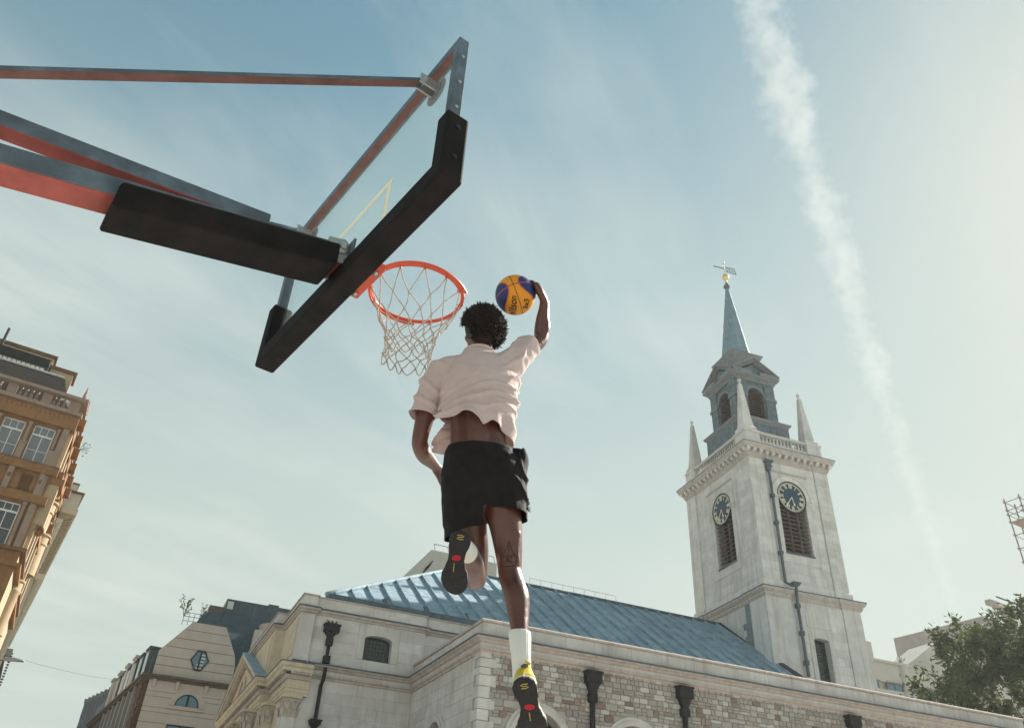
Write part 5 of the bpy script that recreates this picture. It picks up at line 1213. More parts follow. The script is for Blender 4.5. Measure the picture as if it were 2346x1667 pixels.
def shoe(mir, T, heel_logo):
    LN = 0.285
    root = bpy.data.objects.new('shoe', None)
    ts = [0.5 - 0.5 * math.cos(math.pi * i / 40) for i in range(41)]
    def cl(t): return mir * (0.012 * math.sin(math.pi * min(1, max(0, (t - .2) / .8))) - 0.004)
    def rise(t): return 0.030 * max(0, (t - .62) / .38) ** 2 + 0.010 * max(0, (.10 - t) / .1) ** 2
    def layer(z0, z1, k0, k1, nm, m_, par):
        L0, L1 = [], []
        mb = MB(); rows_ = []
        for t in ts:
            w = outline(t, 0, mir)
            rows_.append([(cl(t) - w * k0, t * LN, z0 + rise(t)), (cl(t) + w * k0, t * LN, z0 + rise(t)), (cl(t) + w * k1, t * LN, z1 + rise(t)), (cl(t) - w * k1, t * LN, z1 + rise(t))])
        vs_ = [p for r_ in rows_ for p in r_]
        fs_ = [(i * 4 + q, i * 4 + (q + 1) % 4, (i + 1) * 4 + (q + 1) % 4, (i + 1) * 4 + q) for i in range(len(ts) - 1) for q in range(4)]
        return mb.add(vs_, fs_).build(nm, m_, par, auto=True)
    # upper
    mb = MB(); n = 24; rr2 = []
    for i, t in enumerate(ts):
        w = outline(t, 0, mir) * 1.0
        ht = .105 - .012 * sst(0, .12, t) * 0 if t < .18 else None
        hts = [(0, .060), (.02, .100), (.05, .118), (.10, .116), (.20, .098), (.30, .092), (.42, .088), (.55, .070), (.70, .052), (.85, .040), (.95, .030), (1, .012)]
        for (a, x_), (b, y_) in zip(hts, hts[1:]):
            if a <= t <= b: ht = x_ + (y_ - x_) * (t - a) / (b - a)
        row = []
        for q in range(n):
            th_ = math.pi * q / (n - 1); ex = 0.62
            cxx = math.copysign(abs(math.cos(th_)) ** ex, math.cos(th_)); czz = abs(math.sin(th_)) ** 0.75
            lean_ = -0.020 * (czz) * (1 - sst(0, .2, t))
            row.append((cl(t) + (w * 1.02) * cxx * (1 - 0.30 * czz * sst(.0, .3, 1 - t)), t * LN + 0.012 * czz * (1 - sst(0, .15, t)), 0.020 + rise(t) + ht * czz))
        rr2.append(row)
    vs_ = [p for r_ in rr2 for p in r_]
    fs_ = [(i * n + q, i * n + q + 1, (i + 1) * n + q + 1, (i + 1) * n + q) for i in range(len(ts) - 1) for q in range(n - 1)]
    fs_ += [(i * n, (i + 1) * n, (i + 1) * n + n - 1, i * n + n - 1) for i in range(len(ts) - 1)]
    upp = mb.add(vs_, fs_).build('shoe', YEL, person, smooth=True)
    upp.matrix_local = T
    layer(0.010, 0.024, 1.0, 1.02, 'midsole', CREAM, upp)
    layer(0.0, 0.0098, 1.0, 1.03, 'outsole', SOLE, upp)
    def zs(t): return rise(t)
    def flat(poly, nm, m_, zo=0.0012, tk=0.001):   # print lying on the sole
        q = MB(); nn_ = len(poly)
        vs_ = [(cl(v) + u, v * LN, zs(v) - zo) for u, v in poly] + [(cl(v) + u, v * LN, zs(v) - zo + tk) for u, v in poly]
        q.add(vs_, [tuple(range(nn_)), tuple(range(nn_, 2 * nn_))[::-1]] + [(i, (i + 1) % nn_, nn_ + (i + 1) % nn_, nn_ + i) for i in range(nn_)]); return q.build(nm, m_, upp)
    flat([(0.021 * math.cos(a) , .435 + 0.046 * math.sin(a)) for a in np.linspace(0, 2 * math.pi, 24)[:-1]], 'pivot_disc', REDD)
    # gold squiggle at the heel and a gold line of lettering below the disc
    LG = mat('gold_sole_print', (0.45, 0.33, 0.10), 0.6)
    q = MB()
    S_ = [(-.016, .10), (-.004, .085), (.004, .105), (-.002, .125), (.006, .145), (.017, .125), (.012, .105)]
    S_ = [(.014, .083), (-.004, .080), (-.016, .098), (-.006, .113), (.006, .112), (.016, .126), (.004, .146), (-.014, .144)]
    q.tube([(cl(v) + u * mir, v * LN, zs(v) - 0.0006) for u, v in S_], .0022, 6)
    q.build('sole_logo', LG, upp)
    for k_ in range(8):
        v0 = .52 + .0165 * k_
        flat([(-.006 - .0022 + .0, v0), (-.006 + .0022, v0), (-.006 + .0022, v0 + .0115), (-.006 - .0022, v0 + .0115)], 'sole_letter', LG)
    # side overlay in grey and the arch shank showing yellow
    if heel_logo:
        hm = MB(); c0 = Vector((0, -0.001, .100))
        ring = [(0.014 * math.cos(a), 0.0, .100 + 0.011 * math.sin(a)) for a in np.linspace(0, 2 * math.pi, 18)[:-1]]
        bk = lambda x, z: (x, 0.006 + 0.0 + 0.35 * x * x / .03 - 0.0015, z)
        hm.tube([bk(x, z) for x, _, z in ring], .0016, 5, closed=True)
        hm.tube([bk(0, z) for z in np.linspace(.090, .110, 5)], .0013, 5)
        for s_ in (-1, 1): hm.tube([bk(s_ * (.0035 + .005 * (abs(z - .1) / .01) ** 2), z) for z in np.linspace(.091, .109, 7)], .0012, 5)
        hm.tube([bk(x, .1) for x in np.linspace(-.013, .013, 7)], .0012, 5)
        hm.tube([bk(.009, .094), bk(.016, .088)], .0018, 5)
        hm.build('heel_logo', IRON, upp)
        MB().tube([bk(x, .128 - 0.5 * x * x / .02) for x in np.linspace(-.022, .022, 9)], .006, 8).build('heel_tab', YEL, upp, smooth=True)
    for s_ in (-1, 1):
        ov = MB(); pts = []
        for v, z0, z1 in ((.40, .030, .075), (.47, .032, .078), (.56, .034, .05)):
            w = outline(v, 0, mir) * 1.05; pts += [(cl(v) + s_ * w, v * LN, z0), (cl(v) + s_ * w * .86, v * LN, z1)]
        ov.add(pts, [(0, 2, 3, 1), (2, 4, 5, 3)]).build('side_stripe', mat('grey_overlay', (.16, .14, .13), .6), upp)
    return upp
def shoe_matrix(heel, toe, solen):
    y = (Vector(toe) - Vector(heel)).normalized(); z = -Vector(solen); z = (z - y * z.dot(y)).normalized(); x = y.cross(z)
    M_ = Matrix((x, y, z)).transposed().to_4x4(); M_.translation = Vector(heel) - BASE; return M_
rsh = shoe(1, shoe_matrix((.117, 3.335, 1.250), (.170, 3.552, 1.035), (0, -1, -1.0)), True)
lsh = shoe(-1, shoe_matrix((-.182, 3.275, 1.828), (-.188, 3.375, 1.56), (0.05, -1, -.37)) @ Matrix.Scale(0.94, 4), False)
rsh['label'] = 'yellow shoe on the straight leg, heel and black sole showing'; lsh['label'] = 'shoe on the bent leg seen square on its black sole'
# low sock of the left foot
lk = MB(); ell_tube(lk, [((-.150, 3.47, 1.805), .045, .048), ((-.160, 3.40, 1.80), .037, .041), ((-.170, 3.345, 1.79), .036, .040)], 20)
lk.build('sock', SOCK, person, smooth=True)
# tattoo behind the knee: line drawing on the skin
TAT = mat('tattoo_ink', (0.022, 0.012, 0.011), 0.6)
tt = MB()
from mathutils.bvhtree import BVHTree
bvh = BVHTree.FromPolygons([v.co for v in body.data.vertices], [tuple(p.vertices) for p in body.data.polygons])
def onskin(u, w):   # u across, w up, about the back of the knee
    hit = bvh.ray_cast(Vector((.033 + u, 3.2, 1.828 + w)) - BASE, Vector((0.0, 1, 0)))
    return hit[0] - Vector((0, .0008, 0)) if hit[0] else None
def ink(pts, r=.0011):
    P = []
    for (a, b), (c, d) in zip(pts, pts[1:]):
        for t in np.linspace(0, 1, 7)[:-1]: P.append(onskin(a + (c - a) * t, b + (d - b) * t))
    P.append(onskin(*pts[-1])); P = [p for p in P if p is not None]
    if len(P) > 2: tt.tube(P, r, 5)
ink([(-.002, .052), (-.018, .012), (-.034, -.022), (-.034, -.048), (-.010, -.054), (.022, -.052), (.036, -.040), (.038, -.012), (.014, .014), (-.002, .052)], .0014)
ink([(-.030, -.020), (-.006, .000), (.004, -.022), (.020, .004), (.032, -.014)]); ink([(-.002, .040), (-.004, -.045)]); ink([(-.026, -.035), (-.006, -.028), (.012, -.040), (.030, -.030)])
ink([(.003 + .012 * math.cos(a), -.018 + .013 * math.sin(a)) for a in np.linspace(0, 6.3, 14)]); ink([(-.020, -.044), (.018, -.006)]); ink([(.022, -.046), (-.018, -.010)])
ink([(-.012, .018), (.010, .016)]); ink([(-.008, .03), (.006, .028)])
tt.build('tattoo', TAT, person, smooth=True)

# ------------------------------------------------------------------ the ball in his hand
bm_ = bpy.data.materials.new('ball_leather'); bm_.use_nodes = True; N, Lk = bm_.node_tree.nodes, bm_.node_tree.links
pb = N['Principled BSDF']; pb.inputs['Roughness'].default_value = .55; pb.inputs['Specular IOR Level'].default_value = .35
tcb = N.new('ShaderNodeTexCoord'); nrmv = N.new('ShaderNodeVectorMath'); nrmv.operation = 'NORMALIZE'; Lk.new(tcb.outputs['Object'], nrmv.inputs[0])
spb = N.new('ShaderNodeSeparateXYZ'); Lk.new(nrmv.outputs[0], spb.inputs[0])
def mth(op, a, b=None, c=None):
    q = N.new('ShaderNodeMath'); q.operation = op
    for i, v in enumerate((a, b, c)):
        if v is None: continue
        if isinstance(v, (int, float)): q.inputs[i].default_value = v
        else: Lk.new(v, q.inputs[i])
    return q.outputs[0]
X, Y, Z = spb.outputs[0], spb.outputs[1], spb.outputs[2]
ax_ = mth('ABSOLUTE', X); th1 = mth('ARCCOSINE', ax_)                  # angle from the panel axis
yy = mth('MULTIPLY', Y, Y); zz_ = mth('MULTIPLY', Z, Z); c2 = mth('DIVIDE', yy, mth('ADD', mth('ADD', yy, zz_), 1e-4))
lim = mth('ADD', 0.74, mth('MULTIPLY', mth('POWER', c2, 1.6), 0.56))   # wide towards the equator seam, narrow towards the poles
dd_ = mth('SUBTRACT', lim, th1)
blue_f = mth('GREATER_THAN', dd_, 0.0)
seam_c = mth('LESS_THAN', mth('ABSOLUTE', dd_), 0.035)
seam_x = mth('LESS_THAN', ax_, 0.026); seam_z = mth('LESS_THAN', mth('ABSOLUTE', Z), 0.026)
mxa = N.new('ShaderNodeMixRGB'); mxa.inputs['Color1'].default_value = (.66, .27, .018, 1); mxa.inputs['Color2'].default_value = (.018, .032, .13, 1); Lk.new(blue_f, mxa.inputs['Fac'])
mxb = N.new('ShaderNodeMixRGB'); mxb.inputs['Color2'].default_value = (.55, .11, .02, 1); Lk.new(seam_c, mxb.inputs['Fac']); Lk.new(mxa.outputs[0], mxb.inputs['Color1'])
sc1 = N.new('ShaderNodeMixRGB'); sc1.inputs['Color1'].default_value = (.24, .07, .02, 1); sc1.inputs['Color2'].default_value = (.42, .07, .09, 1); Lk.new(blue_f, sc1.inputs['Fac'])
mxc = N.new('ShaderNodeMixRGB'); Lk.new(mth('MAXIMUM', seam_x, seam_z), mxc.inputs['Fac']); Lk.new(mxb.outputs[0], mxc.inputs['Color1']); Lk.new(sc1.outputs[0], mxc.inputs['Color2'])
Lk.new(mxc.outputs[0], pb.inputs['Base Color'])
vor = N.new('ShaderNodeTexVoronoi'); vor.inputs['Scale'].default_value = 330; Lk.new(tcb.outputs['Object'], vor.inputs['Vector'])
allse = mth('MAXIMUM', mth('MAXIMUM', seam_x, seam_z), seam_c)
bpn = N.new('ShaderNodeBump'); bpn.inputs['Strength'].default_value = .35; bpn.inputs['Distance'].default_value = .002
Lk.new(mth('SUBTRACT', mth('MULTIPLY', vor.outputs['Distance'], .4), allse), bpn.inputs['Height']); Lk.new(bpn.outputs[0], pb.inputs['Normal'])
bpos = rv * BALL.x + hv * BALL.y + zv * BALL.z
me = bpy.data.meshes.new('basketball'); b2 = bmesh.new(); bmesh.ops.create_uvsphere(b2, u_segments=64, v_segments=40, radius=BR); b2.to_mesh(me); b2.free()
me.polygons.foreach_set('use_smooth', [True] * len(me.polygons)); me.materials.append(bm_)
ball = link('basketball', me, bm_); ball.location = bpos
tag(ball, 'orange and blue panelled basketball held up in the raised hand', 'basketball')
# orientation: local Y faces the camera-ish side where the seams cross, local Z along the long seam, local X across
toc = (cam.matrix_world.translation - bpos).normalized()
cr_, cu_ = cr.copy(), cu.copy()
cross_d = (toc * 0.86 - cr_ * 0.10 + cu_ * 0.50).normalized()          # where the two great seams meet
zl_ = (cu_ * 0.93 - cr_ * 0.34); zl_ = (zl_ - cross_d * zl_.dot(cross_d)).normalized()
xl_ = cross_d.cross(zl_)
ball.rotation_euler = Matrix((xl_, cross_d, zl_)).transposed().to_euler()
BINV = ball.rotation_euler.to_matrix().inverted()
# lettering laid on the leather
def letter(txt, center_dir, read_dir, size, nm):
    cu2 = bpy.data.curves.new('t', 'FONT'); cu2.body = txt; cu2.size = size; cu2.align_x = 'CENTER'; cu2.align_y = 'CENTER'; cu2.offset = 0.0013; cu2.shear = 0.25
    to = bpy.data.objects.new('t', cu2); col.objects.link(to)
    dg = bpy.context.evaluated_depsgraph_get(); dg.update(); tm = bpy.data.meshes.new_from_object(to.evaluated_get(dg)); bpy.data.objects.remove(to)
    b3 = bmesh.new(); b3.from_mesh(tm); bmesh.ops.subdivide_edges(b3, edges=b3.edges[:], cuts=2); bmesh.ops.triangulate(b3, faces=b3.faces[:])
    c = Vector(center_dir).normalized(); x = Vector(read_dir); x = (x - c * x.dot(c)).normalized(); y = c.cross(x)
    for v in b3.verts:
        d = (c + x * (v.co.x / BR) + y * (v.co.y / BR)).normalized(); v.co = BINV @ (d * (BR + .0009))
    b3.to_mesh(tm); b3.free(); tm.materials.clear(); 
    return link(nm, tm, mat('ball_black_print', (.02, .015, .012), .6), ball)
letter('Wilson', toc * .74 - cu_ * .70 - cr_ * .12, cu_ * 1.0 + cr_ * .10, .062, 'lettering')
letter('3x3', toc * .66 - cu_ * .46 + cr_ * .52, cu_ * 1 - cr_ * .25, .046, 'lettering')
# ------------------------------------------------------------------ brown stone building on the left (built at 1:1.35, scaled by its empty)
BRN = mat('brown_ironstone', (0.25, 0.132, 0.058), 0.9, var=0.18, nscale=2.5, streak=0.5, dirt=(0.12, 0.07, 0.045), bump=0.2, bscale=25)
BRP = mat('buff_stone', (0.28, 0.21, 0.165), 0.9, var=0.12, nscale=3, streak=0.4, dirt=(0.18, 0.12, 0.09))
BRD = mat('soot_stone', (0.16, 0.095, 0.06), 0.92, var=0.3, nscale=4)
CRM = mat('cream_stone', (0.40, 0.31, 0.205), 0.88, var=0.1, nscale=2.5, streak=0.3, dirt=(0.3, 0.22, 0.15))
WPNT = mat('white_window_paint', (0.70, 0.70, 0.68), 0.6)
PANE = mat('grey_pane', (0.16, 0.18, 0.19), 0.15, spec=0.7, var=0.1)
PANED = mat('dark_pane', (0.05, 0.055, 0.06), 0.12, spec=0.7)
SLATE = mat('roof_slate', (0.03, 0.027, 0.025), 0.9, spec=0.1, var=0.3, nscale=8, bump=0.4, bscale=20)
bb_ = thing('brown_building', 'ornate brown stone corner building with white sash windows and balustrade', 'building', (-7.301, 50.055, -0.159), R(8.1)); bb_.scale = (1.35,) * 3
B1 = Frame((0, 0, 0), (1, 0, 0), (0, -1, 0))
sdv = Vector((0.075, 1, 0)).normalized(); B2 = Frame((0.12, 0, 0), sdv, (sdv.y, -sdv.x, 0))
def bbd(mb, name, m, parent=None, **k): return mb.build(name, m, parent or bb_, **k)
ops = []
WIN = [(-0.795 - 1.2 * i, 0.42) for i in range(6)]
for wx, hw in WIN: ops += [(wx, hw)]
def wall_multi(F, s0, s1, rows, m, nm):
    """Wall in storeys, each with its own square openings."""
    for (z0, z1, o) in rows: bbd(wall_openings(MB(), F, s0, s1, z0, z1, -0.35, 0, o), nm, m)
wall_multi(B1, -8.5, 0.12, [(15.3, 17.55, [(x, h, 15.76, 17.44, 0) for x, h in WIN]), (13.95, 15.3, []), (11.6, 13.95, [(-0.95 - 1.2 * i, 0.42, 12.08, 13.87, 0) for i in range(6)]), (0.12, 11.6, [])], BRN, 'front_wall')
def sash(F, x, hw, z0, z1, zt, zm, dark):
    f = MB().fbox(F, x - hw, x + hw, -0.16, -0.10, z1 - 0.05, z1).fbox(F, x - hw, x + hw, -0.16, -0.09, z0, z0 + 0.05).fbox(F, x - hw, x - hw + 0.045, -0.16, -0.10, z0, z1).fbox(F, x + hw - 0.045, x + hw, -0.16, -0.10, z0, z1)
    f.fbox(F, x - hw, x + hw, -0.15, -0.085, zt, zt + 0.075).fbox(F, x - 0.016, x + 0.016, -0.15, -0.11, z0, zt).fbox(F, x - hw, x + hw, -0.15, -0.11, zm - 0.012, zm + 0.012)
    for k in (-1, 1): f.fbox(F, x + k * hw / 3 - 0.013, x + k * hw / 3 + 0.013, -0.15, -0.11, zt + 0.07, z1)
    w = bbd(f, 'window', WPNT)
    xs_ = [x - hw + 0.04, x, x + hw - 0.04]
    for i in range(2):
        for (a, b) in ((z0 + 0.045, zm), (zm, zt)): bbd(MB().fbox(F, xs_[i] + 0.004, xs_[i + 1] - 0.004, -0.145, -0.135, a + 0.002, b - 0.002), 'pane', dark, w)
    for k in range(3):
        a = x - hw + 0.04 + k * (2 * hw - 0.08) / 3; bbd(MB().fbox(F, a + 0.004, a + (2 * hw - 0.08) / 3 - 0.004, -0.145, -0.135, zt + 0.06, z1 - 0.04), 'pane', dark, w)
    return w
for i, (x, h) in enumerate(WIN[:3]): sash(B1, x, h, 15.76, 17.44, 16.96, 16.30, PANE)
for i in range(2): sash(B1, -0.95 - 1.2 * i, 0.42, 12.08, 13.87, 13.45, 12.75, PANED)
for x in (-1.395, -2.595, -3.79): 
    c_ = bbd(MB().lathe((x, -0.10, 16.44), [(0.10, 0), (0.10, 0.05), (0.075, 0.09), (0.078, 0.4), (0.065, 0.86), (0.09, 0.90), (0.10, 0.98)], 12), 'column', BRP, auto=True)
    bbd(MB().fbox(B1, x - 0.12, x + 0.12, 0, 0.21, 15.70, 16.40).fbox(B1, x - 0.15, x + 0.15, 0, 0.24, 16.40, 16.46), 'column_pedestal', BRP)
bbd(MB().lathe((-0.27, -0.08, 16.44), [(0.08, 0), (0.08, 0.05), (0.06, 0.09), (0.06, 0.4), (0.05, 0.86), (0.07, 0.90), (0.08, 0.98)], 12), 'column', BRP, auto=True)
bbd(MB().fbox(B1, -0.38, 0.14, 0, 0.14, 15.70, 16.4), 'column_pedestal', BRP)
bbd(MB().fbox(B1, -0.14, 0.13, 0, 0.12, 16.40, 17.55), 'corner_pilaster', BRP)
bbd(MB().fbox(B1, -0.24, 0.02, 0, 0.10, 12.05, 13.95), 'corner_pilaster', BRP)
bbd(MB().lathe((-0.41, -0.08, 12.05), [(0.09, 0), (0.075, 0.05), (0.07, 0.9), (0.06, 1.75), (0.09, 1.78), (0.10, 1.88)], 12), 'column', BRP, auto=True)
bbd(MB().fbox(B1, -0.25, 0.02, 0, 0.06, 14.35, 15.28), 'frieze_pilaster', BRP)
for x0 in (-1.6, -2.9): bbd(MB().fbox(B1, x0, x0 + 1.1, 0, 0.03, 14.45, 15.15), 'frieze_panel', BRN)
bbd(MB().fbox(B1, -0.95, -0.33, 0, 0.03, 14.45, 15.15), 'frieze_panel', BRN)
BP = [(0.45, 10.2), (0.12, 0.0), (-8.5, 0.0)]
BP = [(0.12 + sdv.x * 10.3, sdv.y * 10.3), (0.12, 0.0), (-8.5, 0.0)][::-1]
BP = BP[::-1]
def bsw(prof, nm, m): return bbd(MB().sweep(BP[::1], [(-d, z) for d, z in prof] if False else prof, False), nm, m)
# path runs from the side street round the corner and along the front, outwards on the left... reversed profile sign handled here
def bsw(prof, nm, m):
    return bbd(MB().sweep(BP, [(-d, z) for d, z in prof]), nm, m)
bsw([(-0.2, 17.55), (0.05, 17.55), (0.07, 17.72), (0.12, 17.74), (0.12, 17.90), (-0.2, 17.90)], 'entablature', BRN)
bsw([(-0.2, 17.902), (0.14, 17.902), (0.18, 17.98), (0.28, 18.04), (0.30, 18.13), (-0.2, 18.13)], 'cornice', BRN)
bsw([(-0.2, 18.132), (0.32, 18.132), (0.32, 18.17), (0.02, 18.24), (-0.2, 18.24)], 'cornice_weathering', BRD)
bsw([(-0.2, 15.30), (0.06, 15.30), (0.10, 15.40), (0.20, 15.48), (0.26, 15.52), (0.28, 15.62), (-0.2, 15.62)], 'sill_cornice', BRN)
bsw([(-0.2, 15.622), (0.30, 15.622), (0.30, 15.65), (0.02, 15.70), (-0.2, 15.70)], 'sill_weathering', BRD)
bsw([(-0.2, 13.95), (0.06, 13.95), (0.08, 14.08), (0.12, 14.10), (0.13, 14.2), (0.17, 14.22), (0.17, 14.30), (-0.2, 14.30)], 'storey_band', BRN)
bsw([(-0.2, 11.92), (0.08, 11.92), (0.12, 11.97), (0.24, 12.0), (0.26, 12.06), (-0.2, 12.06)], 'sill_cornice', BRD)
bsw([(-0.2, 11.3), (0.03, 11.3), (0.06, 11.38), (0.03, 11.44), (-0.2, 11.44)], 'storey_band', BRN)
# little brackets under the cornices
BKT = MB().hexa([(-0.05, 0, -0.12), (0.05, 0, -0.12), (0.05, -0.06, -0.12), (-0.05, -0.06, -0.12), (-0.05, 0, 0), (0.05, 0, 0), (0.05, -0.17, 0), (-0.05, -0.17, 0)]).mesh('bracket'); BKT.materials.append(BRN)
for i in range(22):
    inst('bracket', BKT, BRN, bb_, (-0.02 - i * 0.19, -0.125, 18.04)); inst('bracket', BKT, BRN, bb_, (-0.02 - i * 0.19, -0.09, 15.50))
for x in (-0.2, -1.395, -2.595):
    bbd(MB().fbox(B1, x - 0.13, x + 0.13, 0.0, 0.17, 17.56, 17.92), 'entablature_block', BRN); bbd(MB().fbox(B1, x - 0.11, x + 0.11, 0.0, 0.13, 14.02, 15.32), 'frieze_strip', BRP)
    bbd(MB().lathe((x, -0.11, 14.9), [(0.0, -0.10), (0.06, -0.06), (0.09, 0.02), (0.05, 0.10), (0.0, 0.12)], 8), 'carved_boss', BRD)
# balustrade
BAL2 = MB().lathe((0, 0, 0), [(0.07, 0), (0.07, 0.05), (0.045, 0.07), (0.085, 0.18), (0.085, 0.26), (0.04, 0.40), (0.04, 0.44), (0.065, 0.47), (0.07, 0.54)], 8).mesh('baluster', True); BAL2.materials.append(BRP)
bsw([(-0.25, 18.242), (0.02, 18.242), (0.02, 18.42), (-0.25, 18.42)], 'balustrade_base', BRP)
bsw([(-0.30, 18.98), (0.05, 18.98), (0.08, 19.05), (0.06, 19.12), (-0.30, 19.12)], 'balustrade_rail', BRP)
for x in (-2.62, -1.22, -4.0, -5.4): bbd(MB().fbox(B1, x - 0.19, x + 0.19, -0.27, 0.035, 18.42, 18.98), 'balustrade_pier', BRP)
bbd(MB().fbox(B1, -0.30, 0.17, -0.27, 0.035, 18.42, 18.98), 'balustrade_pier', BRP)
for x in (-2.28, -2.06, -1.84, -1.62, -0.92, -0.72, -0.50, -3.1, -3.4, -3.7): inst('baluster', BAL2, BRP, bb_, (x, 0.12, 18.43))
for k, (u_, v_) in enumerate(((0.17, 0.05), (0.46, 1.25))):
    bbd(MB().lathe((u_, v_, 19.12), [(0.10, 0), (0.10, 0.10), (0.06, 0.14), (0.09, 0.2), (0.085, 0.26), (0.03, 0.7), (0.01, 0.74)], 8), 'finial', BRP, auto=True)
# roof behind the balustrade: slate slope, lead ridge, dormer box with glazing, chimneys
bbd(MB().hexa([(-8.5, 0.45, 18.7), (-0.35, 0.45, 18.7), (-0.9, 1.75, 20.75), (-8.5, 1.75, 20.75), (-8.5, 0.47, 18.8), (-0.35, 0.47, 18.8), (-0.9, 1.8, 20.85), (-8.5, 1.8, 20.85)]), 'slate_roof', SLATE)
random.seed(8)
TS = MB().box(-0.09, 0.09, -0.012, 0.012, -0.09, 0.10).mesh('roof_slate_piece'); TS.materials.append(SLATE)
rows_ = 14
for i in range(rows_):
    t = (i + 0.5) / rows_
    for j in range(17):
        x = -3.6 + j * 0.185 + (0.09 if i % 2 else 0)
        if x < -0.42 - 0.55 * t: inst('slate', TS, SLATE, bb_, (x, 0.43 + 1.30 * t, 18.76 + 2.05 * t), (R(-33), 0, R(random.uniform(-2, 2))))
bbd(MB().tube([(-8.5, 1.75, 20.86), (-0.95, 1.75, 20.86)], 0.07, 8), 'lead_ridge', mat('pale_lead', (0.35, 0.38, 0.39), 0.6, var=0.3, nscale=8))
# glazed lantern box behind the ridge
bx0, bx1, bv = -6.0, -1.78, 1.95
g_ = bbd(MB().box(bx0, bx1, bv, bv + 1.2, 20.7, 21.62), 'rooflight', mat('dark_green_iron', (0.03, 0.045, 0.045), 0.6, var=0.3))
for i in range(14):
    for j in range(2): bbd(MB().box(bx1 - 0.28 - i * 0.20, bx1 - 0.12 - i * 0.20, bv - 0.012, bv - 0.004, 20.82 + j * 0.17, 20.96 + j * 0.17), 'pane', mat('cream_blind', (0.62, 0.54, 0.46), 0.7), g_)
rl = MB()
for z in (21.25, 21.62): rl.box(bx0, bx1 + 0.05, bv - 0.06, bv - 0.03, z - 0.015, z + 0.015)
for i in range(40): rl.box(bx1 - i * 0.1 - 0.008, bx1 - i * 0.1 + 0.008, bv - 0.055, bv - 0.035, 21.25, 21.62)
for i in range(20): rl.tube([(bx1 - 0.1 - i * 0.2 + 0.06 * math.cos(a), bv - 0.045, 21.42 + 0.07 * math.sin(a)) for a in np.linspace(0, 6.28, 10)[:-1]], 0.010, 4, closed=True)
rl_ = bbd(rl, 'ornamental_rail', IRON); 
bbd(MB().box(-1.66, -0.62, 2.3, 3.3, 19.5, 21.42), 'chimney_stack', CRM); bbd(MB().box(-1.74, -0.50, 2.2, 3.4, 21.42, 21.58), 'chimney_cap', BRD)
bbd(MB().box(-6.0, -1.72, 3.4, 4.6, 19.5, 22.55), 'chimney_stack', CRM); bbd(MB().box(-6.1, -1.60, 3.3, 4.7, 22.55, 22.70), 'chimney_cap', BRD)
bbd(MB().tube([(-3.95, 2.2, 21.3), (-3.95, 2.2, 22.75)], 0.06, 8), 'vent_pipe', IRON)
bbd(MB().box(-0.75, -0.30, 0.75, 1.5, 19.0, 19.42), 'skylight', mat('white_lead', (0.6, 0.6, 0.58), 0.5))
bbd(MB().box(-8.4, 0.0, 0.3, 9, 0.2, 18.6), 'roof_mass', BRD)
# side street face
wall2 = bbd(MB().fbox(B2, 0.0, 10.3, -0.4, 0.0, 0.12, 17.55), 'side_wall', CRM)
for s in (0.15, 1.9, 3.4, 5.2, 6.9, 8.6):
    bbd(MB().fbox(B2, s, s + 0.42, 0, 0.16, 12.06, 13.95), 'side_pilaster', CRM)
    bbd(MB().fbox(B2, s, s + 0.42, 0, 0.16, 15.70, 17.55), 'side_pilaster', CRM)
    bbd(MB().fbox(B2, s - 0.06, s + 0.48, 0, 0.48, 17.92, 18.30), 'cornice_block', BRN)
    bbd(MB().fbox(B2, s - 0.06, s + 0.48, 0, 0.42, 15.36, 15.66), 'cornice_block', BRN)
for s in (0.75, 2.5, 4.1, 5.9, 7.6):
    bbd(MB().fbox(B2, s, s + 0.9, 0.0, 0.015, 15.9, 17.3), 'side_window', PANED); bbd(MB().fbox(B2, s, s + 0.9, 0.0, 0.015, 12.3, 13.8), 'side_window', PANED)
    bbd(MB().fbox(B2, s - 0.1, s, 0, 0.08, 15.8, 17.4).fbox(B2, s + 0.9, s + 1.0, 0, 0.08, 15.8, 17.4), 'side_window_jamb', CRM)
# oriel hood with scroll bracket, and bowed oriels below
bbd(MB().prism(Frame((0.12, 0, 0), sdv, (sdv.y, -sdv.x, 0)), [(0.1, 15.0), (1.2, 15.0), (1.3, 15.3), (0.0, 15.3)], 0.0, 0.55), 'oriel_hood', BRN)
bbd(MB().fbox(B2, 0.1, 0.55, 0.0, 0.42, 13.2, 15.0), 'oriel_pier', CRM)
sc = MB()
for i in range(3): sc.tube([B2(0.12 + 0.2 * i + 0.02 * math.cos(t), 0.30 + 0.16 * math.cos(t) * (1 - t / 9), 13.0 + 0.20 * math.sin(t) * (1 - t / 9)) for t in np.linspace(0, 7, 16)], 0.05, 6)
bbd(sc, 'scroll_bracket', BRN, smooth=True)
for (s0, z0, z1, rad_) in ((2.3, 13.6, 15.0, 0.50), (2.9, 9.3, 11.6, 0.36), (6.8, 13.0, 15.0, 0.45)):
    mb = MB(); n = 16
    def half(r, z, s0=s0): return [B2(s0 + r * math.cos(math.pi * i / n), r * math.sin(math.pi * i / n), z) for i in range(n + 1)]
    prof = [(rad_ * .9, z0), (rad_ * .9, z1 - .55), (rad_, z1 - .5), (rad_, z1 - .42), (rad_ * .92, z1 - .4), (rad_ * .95, z1 - .12), (rad_ * 1.12, z1 - .06), (rad_ * 1.12, z1)]
    vs = [p for r, z in prof for p in half(r, z)]; m1 = n + 1
    mb.add(vs, [(i * m1 + k, i * m1 + k + 1, (i + 1) * m1 + k + 1, (i + 1) * m1 + k) for i in range(len(prof) - 1) for k in range(n)] + [tuple(range(m1)), tuple(range((len(prof) - 1) * m1, len(prof) * m1))])
    bbd(mb, 'bowed_oriel', CRM, auto=True)
